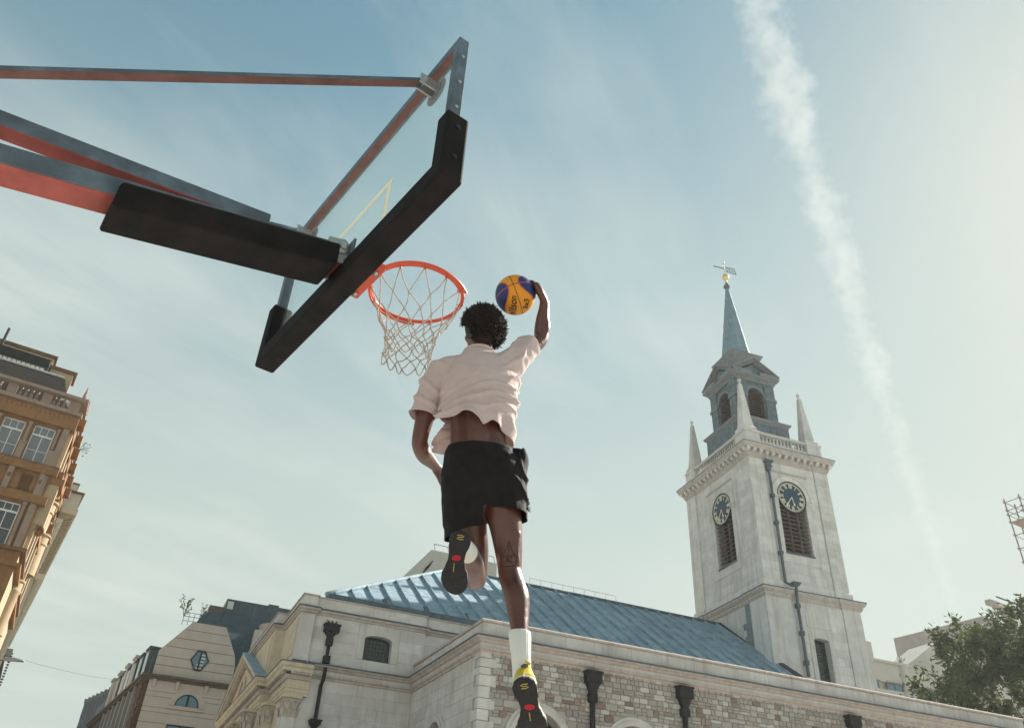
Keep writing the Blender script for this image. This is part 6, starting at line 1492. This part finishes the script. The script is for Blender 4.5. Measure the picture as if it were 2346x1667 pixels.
# little plants on the ledge
pl = MB(); pr_ = random.Random(3)
for i in range(40):
    p = Vector((0.85, 1.6, 17.55)) + Vector((pr_.uniform(-.05, .35), pr_.uniform(-.3, .3), pr_.uniform(-.25, .35)))
    d = Vector((pr_.uniform(-1, 1), pr_.uniform(-1, 1), pr_.uniform(-.4, 1))).normalized() * 0.09; e_ = d.orthogonal().normalized() * 0.03
    pl.add([p, p + d * .5 + e_, p + d, p + d * .5 - e_], [(0, 1, 2, 3)])
for i in range(6): pl.tube([(0.75, 1.6, 17.5), (0.9 + pr_.uniform(0, .3), 1.6 + pr_.uniform(-.3, .3), 17.6 + pr_.uniform(-.2, .3))], 0.008, 4)
LEAFS = mat('weed_leaf', (0.07, 0.09, 0.04), 0.7)
wp = pl.build('wall_weed', LEAFS); wp.parent = None
wp.matrix_world = Matrix.Translation((-7.301, 50.055, -0.159)) @ Matrix.Rotation(R(8.1), 4, 'Z') @ Matrix.Scale(1.35, 4)
tag(wp, 'small weed sprouting from the brown building ledge', 'plant')

# ------------------------------------------------------------------ pale terrace beyond the brown building
pb_ = thing('pale_terrace', 'pale cream terrace with heavy bracketed eaves beyond the brown building', 'building', (-7.301, 50.055, -0.159), R(8.1)); pb_.scale = (1.35,) * 3
PC = mat('pale_green_cream', (0.52, 0.50, 0.42), 0.88, var=0.1, nscale=2, streak=0.3, dirt=(0.3, 0.26, 0.2))
MB().box(-6, 1.15, 10.6, 27, 0.12, 17.4).build('terrace_wall', PC, pb_)
MB().box(1.15, 1.98, 10.5, 27, 17.72, 18.05).build('eaves', PC, pb_); MB().box(-6, 1.9, 10.5, 27, 18.05, 18.9).build('attic', PC, pb_)
MB().box(-6, 1.55, 10.4, 14.2, 18.9, 19.35).build('attic_block', PC, pb_)
for zz in (18.9, 19.35): MB().box(-6, 2.0 if zz < 19 else 1.6, 10.35, 27 if zz < 19 else 14.3, zz, zz + 0.08).build('coping', BRD, pb_)
MB().box(1.15, 1.45, 10.5, 27, 17.1, 17.35).build('string', PC, pb_); MB().box(1.15, 1.6, 10.5, 27, 14.0, 14.3).build('string', PC, pb_)
BRK = MB().hexa([(0, -0.12, -0.32), (0.25, -0.12, -0.32), (0.25, 0.12, -0.32), (0, 0.12, -0.32), (0, -0.12, 0), (0.78, -0.12, 0), (0.78, 0.12, 0), (0, 0.12, 0)]).mesh('eaves_bracket'); BRK.materials.append(mat('bracket_stone', (0.36, 0.30, 0.20), .9, var=.2))
for i in range(34): inst('eaves_bracket', BRK, BRK.materials[0], pb_, (1.15, 10.8 + i * 0.48, 17.72))
for i in range(10):
    for z0 in (15.0, 11.6): MB().box(1.15, 1.18, 11.3 + i * 1.55, 12.1 + i * 1.55, z0, z0 + 1.7).build('window', PANED, pb_)
dk = thing('tiled_roof_house', 'dark house with scalloped tiled roof at the end of the street', 'building', (-10.2, 85.8, 0), R(8.1))
TIL = mat('dark_tile', (0.075, 0.055, 0.05), 0.8, var=0.3, nscale=2, bump=0.3)
MB().box(-12, -0.9, 0, 14, 0, 16.5).build('wall', TIL, dk)
MB().hexa([(-12, -0.2, 15.2), (0.35, -0.2, 15.2), (0.35, 14, 15.2), (-12, 14, 15.2), (-12, -0.2, 18.1), (-0.1, -0.2, 18.1), (-0.1, 14, 18.1), (-12, 14, 18.1)]).build('roof', TIL, dk)
MB().box(-3, 0.35, -0.35, 0.5, 17.9, 18.45).build('eaves_box', mat('grey_zinc', (0.22, 0.24, 0.25), .6), dk)
for i in range(12): MB().lathe((0.36, -0.2 + 0.001 * i, 18.0 - i * 0.24), [(0.0, 0), (0.10, 0.05), (0.12, 0.15), (0.0, 0.2)], 8).build('tile_end', TIL, dk)
MB().tube([(-0.5, 0.3, 18.3), (-0.3, 0.3, 20.2)], 0.07, 6).build('flue', IRON, dk); MB().tube([(-0.9, 0.3, 18.3), (-0.75, 0.3, 19.9)], 0.16, 8).build('flue', IRON, dk)

# ------------------------------------------------------------------ street lamp and the wire across the street
lamp = thing('street_lamp', 'street lamp head reaching in from the left below the brown building', 'street lamp', (-6.4, 44.0, 0))
GREY = mat('lamp_grey', (0.30, 0.29, 0.27), 0.5, 0.3)
MB().tube([(0, 0, 0), (0, 0, 8.6), (0.25, -0.1, 9.05), (1.2, -0.5, 9.13)], 0.06, 8).build('post', GREY, lamp, smooth=True)
MB().tube([(1.15, -0.48, 9.13), (1.35, -0.57, 9.15), (1.6, -0.67, 9.14), (2.02, -0.84, 9.10)], [0.055, 0.10, 0.085, 0.05], 10).build('lamp_head', GREY, lamp, smooth=True)
a, b = Vector((-4.9, 43.3, 9.25)), Vector((1.5, 69.6, 14.2))
wr = MB(); wr.tube([a.lerp(b, t) - zv * (0.9 * 4 * t * (1 - t) * 0.3) for t in np.linspace(0, 1, 24)], 0.006, 5)
wo = wr.build('overhead_wire', IRON); tag(wo, 'thin wire strung from street lamp to grey stone building', 'wire')

# ------------------------------------------------------------------ grey stone bank with the hexagonal window
bank = thing('stone_office_building', 'grey stone building with hexagonal gable window and dark mansard roof', 'building', (1.53, 70, 0))
BK = Vector((1.53, 70, 0))
BST = mat('grey_bath_stone', (0.42, 0.395, 0.37), 0.9, var=0.08, nscale=1.2, streak=0.22, dirt=(0.25, 0.2, 0.17), coords='World', rnd=0.03)
BDK = mat('dark_cornice', (0.10, 0.08, 0.07), 0.9, var=0.3, nscale=3, coords='World')  # dark brown all over cornices, gable core and plant box
MAN = mat('blue_slate_mansard', (0.035, 0.065, 0.085), 0.55, 0.05, var=0.3, nscale=1.5, streak=0.4, dirt=(0.12, 0.16, 0.17), coords='World')
K1 = Frame((-BK.x, 0, 0), (1, 0, 0), (0, -1, 0))
def kb(mb, name, m, parent=None, **k): return mb.build(name, m, parent or bank, **k)
kb(MB().fbox(K1, 1.6, 22, -10, -0.06, 0, 14.6), 'core_wall', BST)
zs = [6.0, 7.4, 8.8, 10.1, 10.83, 11.54, 12.26, 12.60, 13.34, 13.70, 14.5]
for i, (a, b) in enumerate(zip(zs, zs[1:])):
    kb(wall_openings(MB(), K1, 1.53, 20, a + 0.02, b - 0.02, -0.06, 0.0, [(4.60, 0.80, a, min(b - .021, 12.9 + (0 if b <= 12.95 else math.sqrt(max(0.0, .64 - (max(a, 12.9) - 12.9) ** 2)) )), 0)] if 12.7 < (a + b) / 2 < 13.69 else []), 'stone_course', BST)
lun = kb(MB().prism(K1, [(4.60 + 0.82 * math.cos(math.pi * i / 16), 12.88 + 0.82 * math.sin(math.pi * i / 16)) for i in range(17)], 0.0, 0.03), 'lunette_window', mat('teal_glass', (0.05, 0.14, 0.19), 0.15, spec=0.8))
kb(MB().fbox(K1, 4.53, 4.67, 0.03, 0.07, 12.88, 13.70).fbox(K1, 3.76, 5.44, 0.03, 0.07, 12.84, 12.90), 'window_bar', IRON, lun); kb(arch_ring(MB(), K1, 4.6, 12.88, 0.80, 0.87, 0, 0.08), 'window_frame', IRON, lun)
kb(arch_ring(MB(), K1, 4.6, 12.88, 0.871, 1.28, 0, 0.05), 'lunette_surround', BST)
kb(MB().prism(K1, [(3.25, 12.62), (5.95, 12.62), (5.4, 12.87), (3.8, 12.87)], 0, 0.12), 'lunette_sill', BST)
for x0 in (3.62, 4.6):
    w = kb(MB().fbox(K1, x0, x0 + 0.86, 0.0, 0.04, 9.2, 11.45), 'window', MATS['teal_glass']); kb(MB().fbox(K1, x0 - 0.06, x0 + 0.92, 0.03, 0.08, 11.45, 11.53).fbox(K1, x0 - 0.06, x0, 0.03, 0.08, 9.2, 11.45).fbox(K1, x0 + 0.86, x0 + 0.92, 0.03, 0.08, 9.2, 11.45), 'window_frame', IRON, w)
kb(MB().fbox(K1, 1.0, 20, -0.4, 0.22, 14.5, 14.66).fbox(K1, 0.9, 20, -0.4, 0.45, 14.66, 14.82), 'cornice', BDK)
CB = MB().hexa([(-0.10, 0, -0.52), (0.10, 0, -0.52), (0.10, 0.06, -0.52), (-0.10, 0.06, -0.52), (-0.13, 0, 0), (0.13, 0, 0), (0.13, 0.30, 0), (-0.13, 0.30, 0)]).mesh('corbel'); CB.materials.append(BST)
for x in (1.9, 3.58, 5.72, 7.4, 9.2): finst('corbel', CB, BST, bank, K1, x, 0.0, 14.48)
gz = [14.86, 15.59, 16.25, 17.03, 17.73, 18.45, 19.12]
def gx(z): return (1.62 + max(0, z - 16.62) * 0.77, 7.45 - max(0, z - 16.7) * 0.555)
for a, b in zip(gz, gz[1:]):
    a2, b2 = a + 0.02, b - 0.02
    if a2 < 16.62 < b2: poly = [(gx(a2)[0], a2), (gx(a2)[1], a2), (gx(b2)[1], b2), (gx(b2)[0], b2), (1.62, 16.62)]
    else: poly = [(gx(a2)[0], a2), (gx(a2)[1], a2), (gx(b2)[1], b2), (gx(b2)[0], b2)]
    kb(MB().prism(K1, poly, -0.5, 0.0), 'gable_course', BST)
kb(MB().prism(K1, [(1.70, 14.86), (7.37, 14.86), (7.37, 16.7), (6.05, 19.05), (3.5, 19.05), (1.70, 16.6)], -0.6, -0.05), 'gable_core', BDK)
hexp = [(4.46, 16.98), (4.98, 16.98), (5.37, 16.31), (4.94, 15.57), (4.48, 15.57), (4.07, 16.28)]
cxh = (4.715, 16.28)
hx = kb(MB().prism(K1, hexp, 0.0, 0.03), 'hexagonal_window', MATS['teal_glass'])
fr = MB()
for (p, q) in zip(hexp, hexp[1:] + hexp[:1]):
    o = lambda t, k: (cxh[0] + (t[0] - cxh[0]) * k, cxh[1] + (t[1] - cxh[1]) * k)
    fr.prism(K1, [o(p, 0.93), o(q, 0.93), o(q, 1.09), o(p, 1.09)], 0.0, 0.09)
kb(fr, 'window_frame', IRON, hx); kb(MB().fbox(K1, 4.66, 4.78, 0.03, 0.08, 15.57, 16.98), 'mullion', IRON, hx)
bl_ = mat('white_blind', (0.62, 0.64, 0.60), 0.6)
for i in range(5): kb(MB().fbox(K1, 4.80 if i > 1 else 4.55, 5.12 - 0.05 * abs(i - 3), 0.031, 0.038, 15.68 + 0.25 * i, 15.76 + 0.25 * i), 'blind_strip', bl_, hx)
# mansard and roof plant
kb(MB().hexa([(0.4, 0.5, 14.8), (20, 0.5, 14.8), (20, 10, 14.8), (0.4, 10, 14.8), (2.9, 4.0, 21.25), (20, 4.0, 21.25), (20, 10, 21.25), (2.9, 10, 21.25)]), 'mansard_roof', MAN)
for j in range(9): kb(MB().bar((1.5 + j * 1.1 + 2, 0.46 + 1.0, 16.6), (2.4 + j * 1.1 + 2, 3.96, 21.2), 0.05, 0.06), 'mansard_seam', MAN)
kb(MB().fbox(K1, 6.0, 16, -8, -4.1, 21.2, 22.6), 'plant_enclosure', MAN); kb(MB().fbox(K1, 4.7, 5.95, -8, -4.2, 21.2, 21.85), 'plant_box', BDK)
for i in range(9): kb(MB().fbox(K1, 6.05 + i * 0.55, 6.08 + i * 0.55, -4.1, -4.06, 21.25, 22.58), 'enclosure_rib', MAN)
kb(MB().fbox(K1, 6.1, 6.6, -4.09, -4.05, 21.75, 22.4), 'louvre_opening', mat('sky_grey_panel', (0.5, 0.52, 0.5), .6)); kb(MB().fbox(K1, 9.55, 10.45, -5, -4.2, 22.6, 22.78), 'vent_cowl', MAN)
kb(MB().hexa([K1(8.35, 0.0, 16.0), K1(9.3, 0.0, 16.0), K1(9.3, -1, 16.0), K1(8.35, -1, 16.0), K1(8.5, -1.0, 19.6), K1(9.3, -1.0, 19.6), K1(9.3, -1.6, 19.6), K1(8.5, -1.6, 19.6)]), 'stone_pier', BST)
kb(MB().lathe((10.5 - BK.x, 3.0, 18.5), [(1.3, 0), (1.45, 1.6), (1.5, 1.9), (1.55, 2.0), (0.2, 2.2)], 24), 'drum_turret', BST, auto=True)
rr_ = MB()
for i in range(4): rr_.tube([K1(2.75 + i * 0.4, -0.9, 19.0), K1(2.75 + i * 0.4, -0.9, 20.0)], 0.02, 5)
for z in (19.35, 19.7, 20.0): rr_.tube([K1(2.75, -0.9, z), K1(4.1, -0.9, z)], 0.02, 5)
kb(rr_, 'roof_rail', IRON)
# side street elevation, receding: dark brick below, dormers and chimneys above
sv = Vector((-0.128, 1, 0)).normalized(); K2 = Frame((1.0 - BK.x, 0.7, 0), sv, (-sv.y, sv.x, 0))
BRK2 = mat('dark_brick', (0.085, 0.055, 0.045), 0.9, var=0.35, nscale=5, bump=0.5, bscale=12, coords='World')
kb(MB().fbox(K2, 0, 26, -4, -0.25, 0, 14.5), 'side_wall', BRK2)
random.seed(17)
for i in range(16):
    for j in range(3): finst('rusticated_block', UNIT, BRK2, bank, K2, 0.4 + j * 0.62 + (0.3 if i % 2 else 0), -0.22, 9.3 + i * 0.34, (0.58, 0.16, 0.31))
kb(MB().fbox(K2, -0.1, 26, -0.5, 0.05, 14.5, 14.66).fbox(K2, -0.2, 26, -0.5, 0.22, 14.66, 14.84), 'side_cornice', BDK)
for i in range(7): kb(MB().fbox(K2, 2.6 + i * 2.3, 3.7 + i * 2.3, -0.3, -0.2, 11.0, 13.8), 'side_window', PANED); kb(MB().fbox(K2, 2.2 + i * 2.3, 2.5 + i * 2.3, -0.3, 0.05, 9, 14.4), 'side_pilaster', MATS['grey_zinc'])
kb(MB().fbox(K2, 0, 26, -2.5, -0.35, 14.84, 16.4), 'attic_wall', MAN)
for i in range(6):
    s = 0.6 + i * 2.5
    d_ = kb(MB().fbox(K2, s, s + 1.5, -1.5, -0.10, 14.9, 17.0).fbox(K2, s - 0.1, s + 1.6, -1.6, 0.0, 17.0, 17.15), 'dormer', MAN); kb(MB().fbox(K2, s + 0.2, s + 1.3, -0.099, -0.08, 15.2, 16.8), 'dormer_window', PANE, d_)
for i in range(4): kb(MB().fbox(K2, 6.4 + i * 3.4, 7.7 + i * 3.4, -1.8, -0.05, 14.9, 17.4).fbox(K2, 6.3 + i * 3.4, 7.8 + i * 3.4, -1.9, 0.05, 17.4, 17.6), 'chimney', BST)
# far grey stepped block closing the street
fb = thing('far_slate_block', 'distant grey block with stepped roofline beyond the stone office building', 'building', (-3, 108, 0))
GB = mat('grey_zinc_cladding', (0.20, 0.21, 0.23), 0.7, var=0.15, nscale=1, coords='World')
for i in range(8):
    x1 = 1.9 - i * 0.43; MB().box(x1, 14, i * 2.2, i * 2.2 + 2.2, 0, 20.6 + 0.12 * i).build('stepped_bay', GB, fb)
    MB().box(x1 - 0.12, 14, i * 2.2, i * 2.2 + 2.2, 20.6 + 0.12 * i, 20.95 + 0.12 * i).build('bay_coping', GB, fb)
    for z in (13, 15.2, 17.4, 19.4): MB().box(x1 - 0.03, x1, i * 2.2 + 0.4, i * 2.2 + 1.7, z, z + 1.3).build('window', PANED, fb)
# roof garden sprigs
def sprig(loc, h, name, label, seed, n=60):
    r_ = random.Random(seed); mb = MB()
    for i in range(7):
        tip = Vector((r_.uniform(-.5, .5) * h, r_.uniform(-.4, .4) * h, h * r_.uniform(.6, 1.1)))
        mb.tube([(0, 0, 0), tip * .5 + Vector((0, 0, .1 * h)), tip], 0.012 * h, 4)
        for j in range(n // 7):
            p = tip * r_.uniform(.45, 1.02); d = Vector((r_.gauss(0, 1), r_.gauss(0, 1), r_.gauss(0, 1))).normalized() * 0.14 * h; e_ = d.orthogonal().normalized() * 0.05 * h
            mb.add([p, p + d * .5 + e_, p + d, p + d * .5 - e_], [(0, 1, 2, 3)])
    o = mb.build(name, LEAFS); o.location = loc; tag(o, label, 'plant'); return o
sprig((2.75, 70.9, 19.6), 1.5, 'roof_shrub', 'wispy shrub on the roof terrace beside the railing corner', 1, 90)
sprig((4.0, 71.1, 19.9), 1.0, 'roof_shrub', 'lower shrub on the roof terrace next to the mansard', 2, 70)

# ------------------------------------------------------------------ behind the church: office block, pale building, concrete frame, scaffold
of = thing('concrete_office_block', 'plain grey concrete block rising behind the church ridge', 'building', (19.4, 60, 0))
CON = mat('pale_concrete', (0.46, 0.44, 0.40), 0.9, var=0.08, nscale=0.8, streak=0.2, dirt=(.3, .28, .25), coords='World')
MB().hexa([(-3.5, 0, 0), (5.8, 0, 0), (5.8, 8, 0), (-3.5, 8, 0), (-3.5, 0, 19.8), (5.8, 0, 19.8), (5.8, 8, 19.8), (-3.5, 8, 19.8)]).build('tower_body', CON, of)
MB().hexa([(-3.0, 0.05, 19.8), (5.8, 0.05, 19.8), (5.8, 8, 19.8), (-3.0, 8, 19.8), (0, 0.05, 25.03), (5.8, 0.05, 25.03), (5.8, 8, 25.03), (0, 8, 25.03)]).build('plant_room', CON, of)
for i in range(6): MB().bar((-0.62 + i * 0.10, 0.0, 22.8 + i * 0.13), (-0.28 + i * 0.10, 0.0, 23.5 + i * 0.13), 0.035, 0.05).build('vent_slat', IRON, of)
rr_ = MB(); 
for x0, x1 in ((0.4, 1.6), (4.9, 5.7)):
    for x in (x0, x1): rr_.tube([(x, 0.2, 25.0), (x - 0.2, 0.2, 25.6)], 0.025, 5)
    rr_.tube([(x0 - 0.2, 0.2, 25.6), (x1 - 0.2, 0.2, 25.6)], 0.025, 5)
rr_.build('guard_rail', IRON, of)
rb = thing('pale_stone_offices', 'pale stone office building with blue windows behind the tower and tree', 'building', (64, 60, 0), R(-2))
MB().box(-6, 14, 0, 12, 0, 20.7).build('lower_wall', CON, rb); MB().box(-6, 14, 0.35, 12, 20.7, 21.4).build('window_band', CON, rb)
MB().box(-6, 14, 0, 12, 21.4, 23.2).build('upper_wall', CON, rb); MB().box(-6, 14, -0.25, 12, 23.2, 23.42).build('cornice', CON, rb)
for i in range(5): MB().lathe((-3.6 + i * 4.4 + 4.4 - 0.1, 0.0, 0), [(0.46, 0), (0.46, 23.0), (0.5, 23.05), (0.5, 23.2)], 16).build('round_pier', CON, rb, auto=True)
for i in range(7):
    x = -4.6 + i * 2.2 + (0.6 if i > 2 else 0); MB().box(x - 0.05, x + 1.95, -0.12, 0.02, 21.3, 21.45).build('window_hood', mat('dull_bronze', (.22, .17, .14), .7), rb)
    for k in range(2): MB().box(x + 0.05 + k * 0.95, x + 0.92 + k * 0.95, 0.02, 0.05, 19.2, 21.28).build('window', MATS['teal_glass'], rb)
MB().box(0.6, 2.65, 1.0, 5, 23.4, 25.45).build('roof_block', CON, rb)
MB().prism(Frame((0, 1.5, 0), (1, 0, 0), (0, -1, 0)), [(6.5, 23.4), (14, 23.4), (14, 27), (12.5, 27.2)], -4, 0).build('gable_block', CON, rb)
sprig((69.8, 60.5, 23.4), 1.1, 'roof_shrub', 'small shrub on the pale office roof left of the tree', 5, 110)
cf = thing('concrete_frame_building', 'unfinished concrete building top showing behind the big tree', 'building', (104, 75, 0), R(8))
DKC = mat('dark_concrete', (0.30, 0.27, 0.25), 0.9, var=0.15, nscale=1, coords='World')  # darker, browner concrete than the office blocks
MB().box(0, 24, 0, 14, 0, 38.2).build('frame_body', DKC, cf); MB().box(3.2, 24, 0, 0.8, 40.6, 41.3).build('top_beam', DKC, cf)
for x in (6.6, 12, 18): MB().box(x, x + 1.7, 0, 0.8, 38.2, 40.6).build('pier', DKC, cf)
MB().box(5.0, 24, -0.1, 0, 41.9, 42.1).build('hand_bar', IRON, cf)
scf = thing('scaffold_tower', 'scaffold tower of steel tubes at the right edge above the tree', 'scaffold', (120.6, 75, 41.3), R(8))
SCM = mat('scaffold_tube', (0.16, 0.12, 0.10), 0.6, 0.4)
def pole(a, b, r=0.09, nm='tube'): return MB().tube([a, b], r, 6).build(nm, SCM, scf)
for x in (0, 3, 6):
    for y in (0, 2.4): pole((x, y, 0), (x, y, 19.2), 0.10, 'standard')
for z in (2, 4.2, 6.4, 8.6, 10.8, 13, 15.2, 16.4, 17.2, 18.6):
    for y in (0, 2.4): pole((-0.6, y, z), (6.6, y, z), 0.07, 'ledger')
    pole((0, -0.3, z), (0, 2.7, z), 0.06, 'transom')
for i, z in enumerate((0, 4.4, 8.8, 13.0)): pole((0, 0, z), (3, 0, z + 4.0), 0.06, 'brace'); pole((3, 0, z + 4.0), (6, 0, z), 0.06, 'brace')
for i in range(4): MB().box(-0.2, 6.4, 0.1 + 0.58 * i, 0.60 + 0.58 * i, 15.0, 15.15).build('scaffold_board', mat('scaffold_plank', (.25, .19, .13), .9), scf)
pole((-5.0, 0, 1.0), (-1.9, 0, 5.2), 0.07, 'stay')

# ------------------------------------------------------------------ the big tree at the right
tree = thing('plane_tree', 'large dark green tree behind the church end at the right edge', 'tree', (53.0, 36.0, -0.6))
BARK = mat('tree_bark', (0.085, 0.065, 0.05), 0.9, var=0.3, nscale=6, bump=0.5)
LEAF = bpy.data.materials.new('tree_leaf'); LEAF.use_nodes = True; N, Lk = LEAF.node_tree.nodes, LEAF.node_tree.links
lp = N['Principled BSDF']; lp.inputs['Roughness'].default_value = .75; lp.inputs['Specular IOR Level'].default_value = .2
nz = N.new('ShaderNodeTexNoise'); nz.inputs['Scale'].default_value = 1.1; nz.inputs['Detail'].default_value = 4
gq = N.new('ShaderNodeNewGeometry'); Lk.new(gq.outputs['Position'], nz.inputs['Vector'])
rp_ = N.new('ShaderNodeValToRGB'); rp_.color_ramp.elements[0].position = .35; rp_.color_ramp.elements[0].color = (.018, .032, .016, 1); rp_.color_ramp.elements[1].position = .68; rp_.color_ramp.elements[1].color = (.048, .070, .026, 1)
Lk.new(nz.outputs['Fac'], rp_.inputs[0]); Lk.new(rp_.outputs[0], lp.inputs['Base Color'])
trl = N.new('ShaderNodeBsdfTranslucent'); trl.inputs['Color'].default_value = (.11, .145, .04, 1); mxs = N.new('ShaderNodeMixShader'); mxs.inputs['Fac'].default_value = .22
Lk.new(lp.outputs[0], mxs.inputs[1]); Lk.new(trl.outputs[0], mxs.inputs[2]); Lk.new(mxs.outputs[0], N['Material Output'].inputs['Surface'])
tr2 = random.Random(31)
MB().tube([(0, 0, 0), (0.1, 0, 3), (-0.1, 0.1, 6), (0.2, 0, 9.5), (0.0, 0, 13)], [0.55, 0.45, 0.40, 0.30, 0.16], 12).build('trunk', BARK, tree, smooth=True)
tips = []
cen = Vector((0, 0, 14.4))
for i in range(34):
    z0 = tr2.uniform(6, 12.5); a = tr2.uniform(0, 6.283); el = tr2.uniform(-.1, 1.2)
    d = Vector((math.cos(a) * math.cos(el), math.sin(a) * math.cos(el), math.sin(el))); ln = tr2.uniform(4.0, 7.2)
    s = Vector((0.05, 0, z0)); e = s + Vector((d.x * ln * 1.05, d.y * ln * .95, d.z * ln * .95)); m_ = s.lerp(e, .5) + Vector((0, 0, -.4 + tr2.uniform(-.3, .6)))
    MB().tube([s, s.lerp(m_, .5), m_, m_.lerp(e, .5) + Vector((tr2.uniform(-.2, .2), 0, .1)), e], [.15, .12, .09, .06, .02], 7).build('limb', BARK, tree, smooth=True)
def crown_r(d):    # uneven outline
    return 1 + .22 * noise.noise(d * 1.8 + Vector((3, 1, 7))) + .16 * noise.noise(d * 4.2)
lv_v, lv_f = [], []
twigs = MB(); nclump = 760
for i in range(nclump):
    d = Vector((tr2.gauss(0, 1), tr2.gauss(0, 1), tr2.gauss(0, 1))).normalized()
    if d.z < -.75: continue
    rr0 = tr2.uniform(.25, 1.0) ** .45
    c = cen + Vector((d.x * 6.6, d.y * 6.2, d.z * (5.5 if d.z > 0 else 4.6))) * (crown_r(d) * rr0)
    if tr2.random() < .14: c += d * tr2.uniform(.2, .9)               # loose sprays beyond the outline
    if noise.noise(c * .42 + Vector((9, 2, 4))) < -.24: continue       # gaps
    size = tr2.uniform(.35, .75); upd = (d + Vector((0, 0, .8))).normalized()
    b0 = c - upd * size * 1.1
    twigs.tube([b0, c, c + upd * size * .9], [.022, .014, .005], 4)
    for j in range(tr2.randint(34, 58)):
        p = c + Vector((tr2.gauss(0, .42), tr2.gauss(0, .42), tr2.gauss(0, .5))) * size + upd * tr2.uniform(-.3, .8) * size
        n_ = (Vector((tr2.gauss(0, 1), tr2.gauss(0, 1), tr2.gauss(0, 1))) + Vector((0, 0, .6))).normalized(); t_ = n_.orthogonal().normalized(); t_.rotate(Matrix.Rotation(tr2.uniform(0, 6.28), 3, n_)); s_ = n_.cross(t_)
        L_ = tr2.uniform(.13, .24); W_ = L_ * .42; b_ = len(lv_v)
        lv_v += [p - t_ * L_, p + s_ * W_ - n_ * .02, p + t_ * L_ - n_ * .05, p - s_ * W_ - n_ * .02]; lv_f.append((b_, b_ + 1, b_ + 2, b_ + 3))
me = bpy.data.meshes.new('crown'); me.from_pydata(lv_v, [], lv_f); link('crown', me, LEAF, tree)
tag(twigs.build('twigs', BARK, tree), kind='stuff')

# ------------------------------------------------------------------ contrail: a long drifting ribbon of ice cloud, 1.2 km up
HC_ = 1200.0; A_ = Vector((.40, .366, 1)) * HC_; Bq = Vector((2.75, 2.08, 1)) * HC_
cm = bpy.data.materials.new('contrail_ice'); cm.use_nodes = True; N, Lk = cm.node_tree.nodes, cm.node_tree.links; N.clear()
co_ = N.new('ShaderNodeOutputMaterial'); pv = N.new('ShaderNodeVolumePrincipled'); pv.inputs['Color'].default_value = (1, 1, 1, 1); pv.inputs['Anisotropy'].default_value = 0.0
tq = N.new('ShaderNodeTexCoord'); nq = N.new('ShaderNodeTexNoise'); nq.inputs['Scale'].default_value = .026; nq.inputs['Detail'].default_value = 8; nq.inputs['Roughness'].default_value = .68
Lk.new(tq.outputs['Object'], nq.inputs['Vector'])
n4 = N.new('ShaderNodeTexNoise'); n4.inputs['Scale'].default_value = .0045; n4.inputs['Detail'].default_value = 2; Lk.new(tq.outputs['Object'], n4.inputs['Vector'])
# radial falloff from the tube axis (object x)
sp_ = N.new('ShaderNodeSeparateXYZ'); Lk.new(tq.outputs['Object'], sp_.inputs[0])
def mt(op, a, b=None):
    q = N.new('ShaderNodeMath'); q.operation = op
    for i, v in enumerate((a, b)):
        if v is None: continue
        if isinstance(v, (int, float)): q.inputs[i].default_value = v
        else: Lk.new(v, q.inputs[i])
    return q.outputs[0]
rad = mt('SQRT', mt('ADD', mt('MULTIPLY', sp_.outputs[1], sp_.outputs[1]), mt('MULTIPLY', sp_.outputs[2], sp_.outputs[2])))
fall = mt('SUBTRACT', 1.0, mt('DIVIDE', rad, 56.0))
den = mt('ADD', mt('ADD', mt('MULTIPLY', fall, 1.3), mt('MULTIPLY', mt('SUBTRACT', nq.outputs['Fac'], .5), 3.4)), mt('MULTIPLY', mt('SUBTRACT', n4.outputs['Fac'], .5), 1.6))
den = mt('MAXIMUM', mt('SUBTRACT', den, .45), 0.0)
Lk.new(mt('MULTIPLY', mt('MULTIPLY', den, mt('DIVIDE', 1.0, mt('ADD', 1.0, mt('POWER', mt('DIVIDE', mt('MAXIMUM', sp_.outputs[0], 1.0), 780.0), 2.6)))), .0105), pv.inputs['Density']); Lk.new(pv.outputs[0], co_.inputs['Volume'])
ax = (Bq - A_); ln = ax.length
mb = MB(); nseg = 60; cr2 = random.Random(12); pts = []; rs = []
for i in range(nseg + 1):
    t = i / nseg; pts.append((t * ln, 0, 0)); rs.append(58)
mb.tube(pts, rs, 14)
ct = mb.build('contrail', cm); ct.location = A_; ct.rotation_euler = ax.to_track_quat('X', 'Z').to_euler()
tag(ct, 'long white aircraft contrail slanting down the right half of the sky', 'contrail')

# ------------------------------------------------------------------ thin summer haze over the square
hzm_ = bpy.data.materials.new('summer_haze'); hzm_.use_nodes = True; N, Lk = hzm_.node_tree.nodes, hzm_.node_tree.links; N.clear()
ho = N.new('ShaderNodeOutputMaterial'); hv_ = N.new('ShaderNodeVolumePrincipled'); hv_.inputs['Color'].default_value = (0.92, 0.95, 0.93, 1); hv_.inputs['Density'].default_value = 0.00042; hv_.inputs['Anisotropy'].default_value = 0.30
Lk.new(hv_.outputs[0], ho.inputs['Volume'])
hzo = MB().box(-80, 190, -30, 170, -1.0, 75).build('haze', hzm_); tag(hzo, 'thin pale summer haze filling the square', kind='stuff')
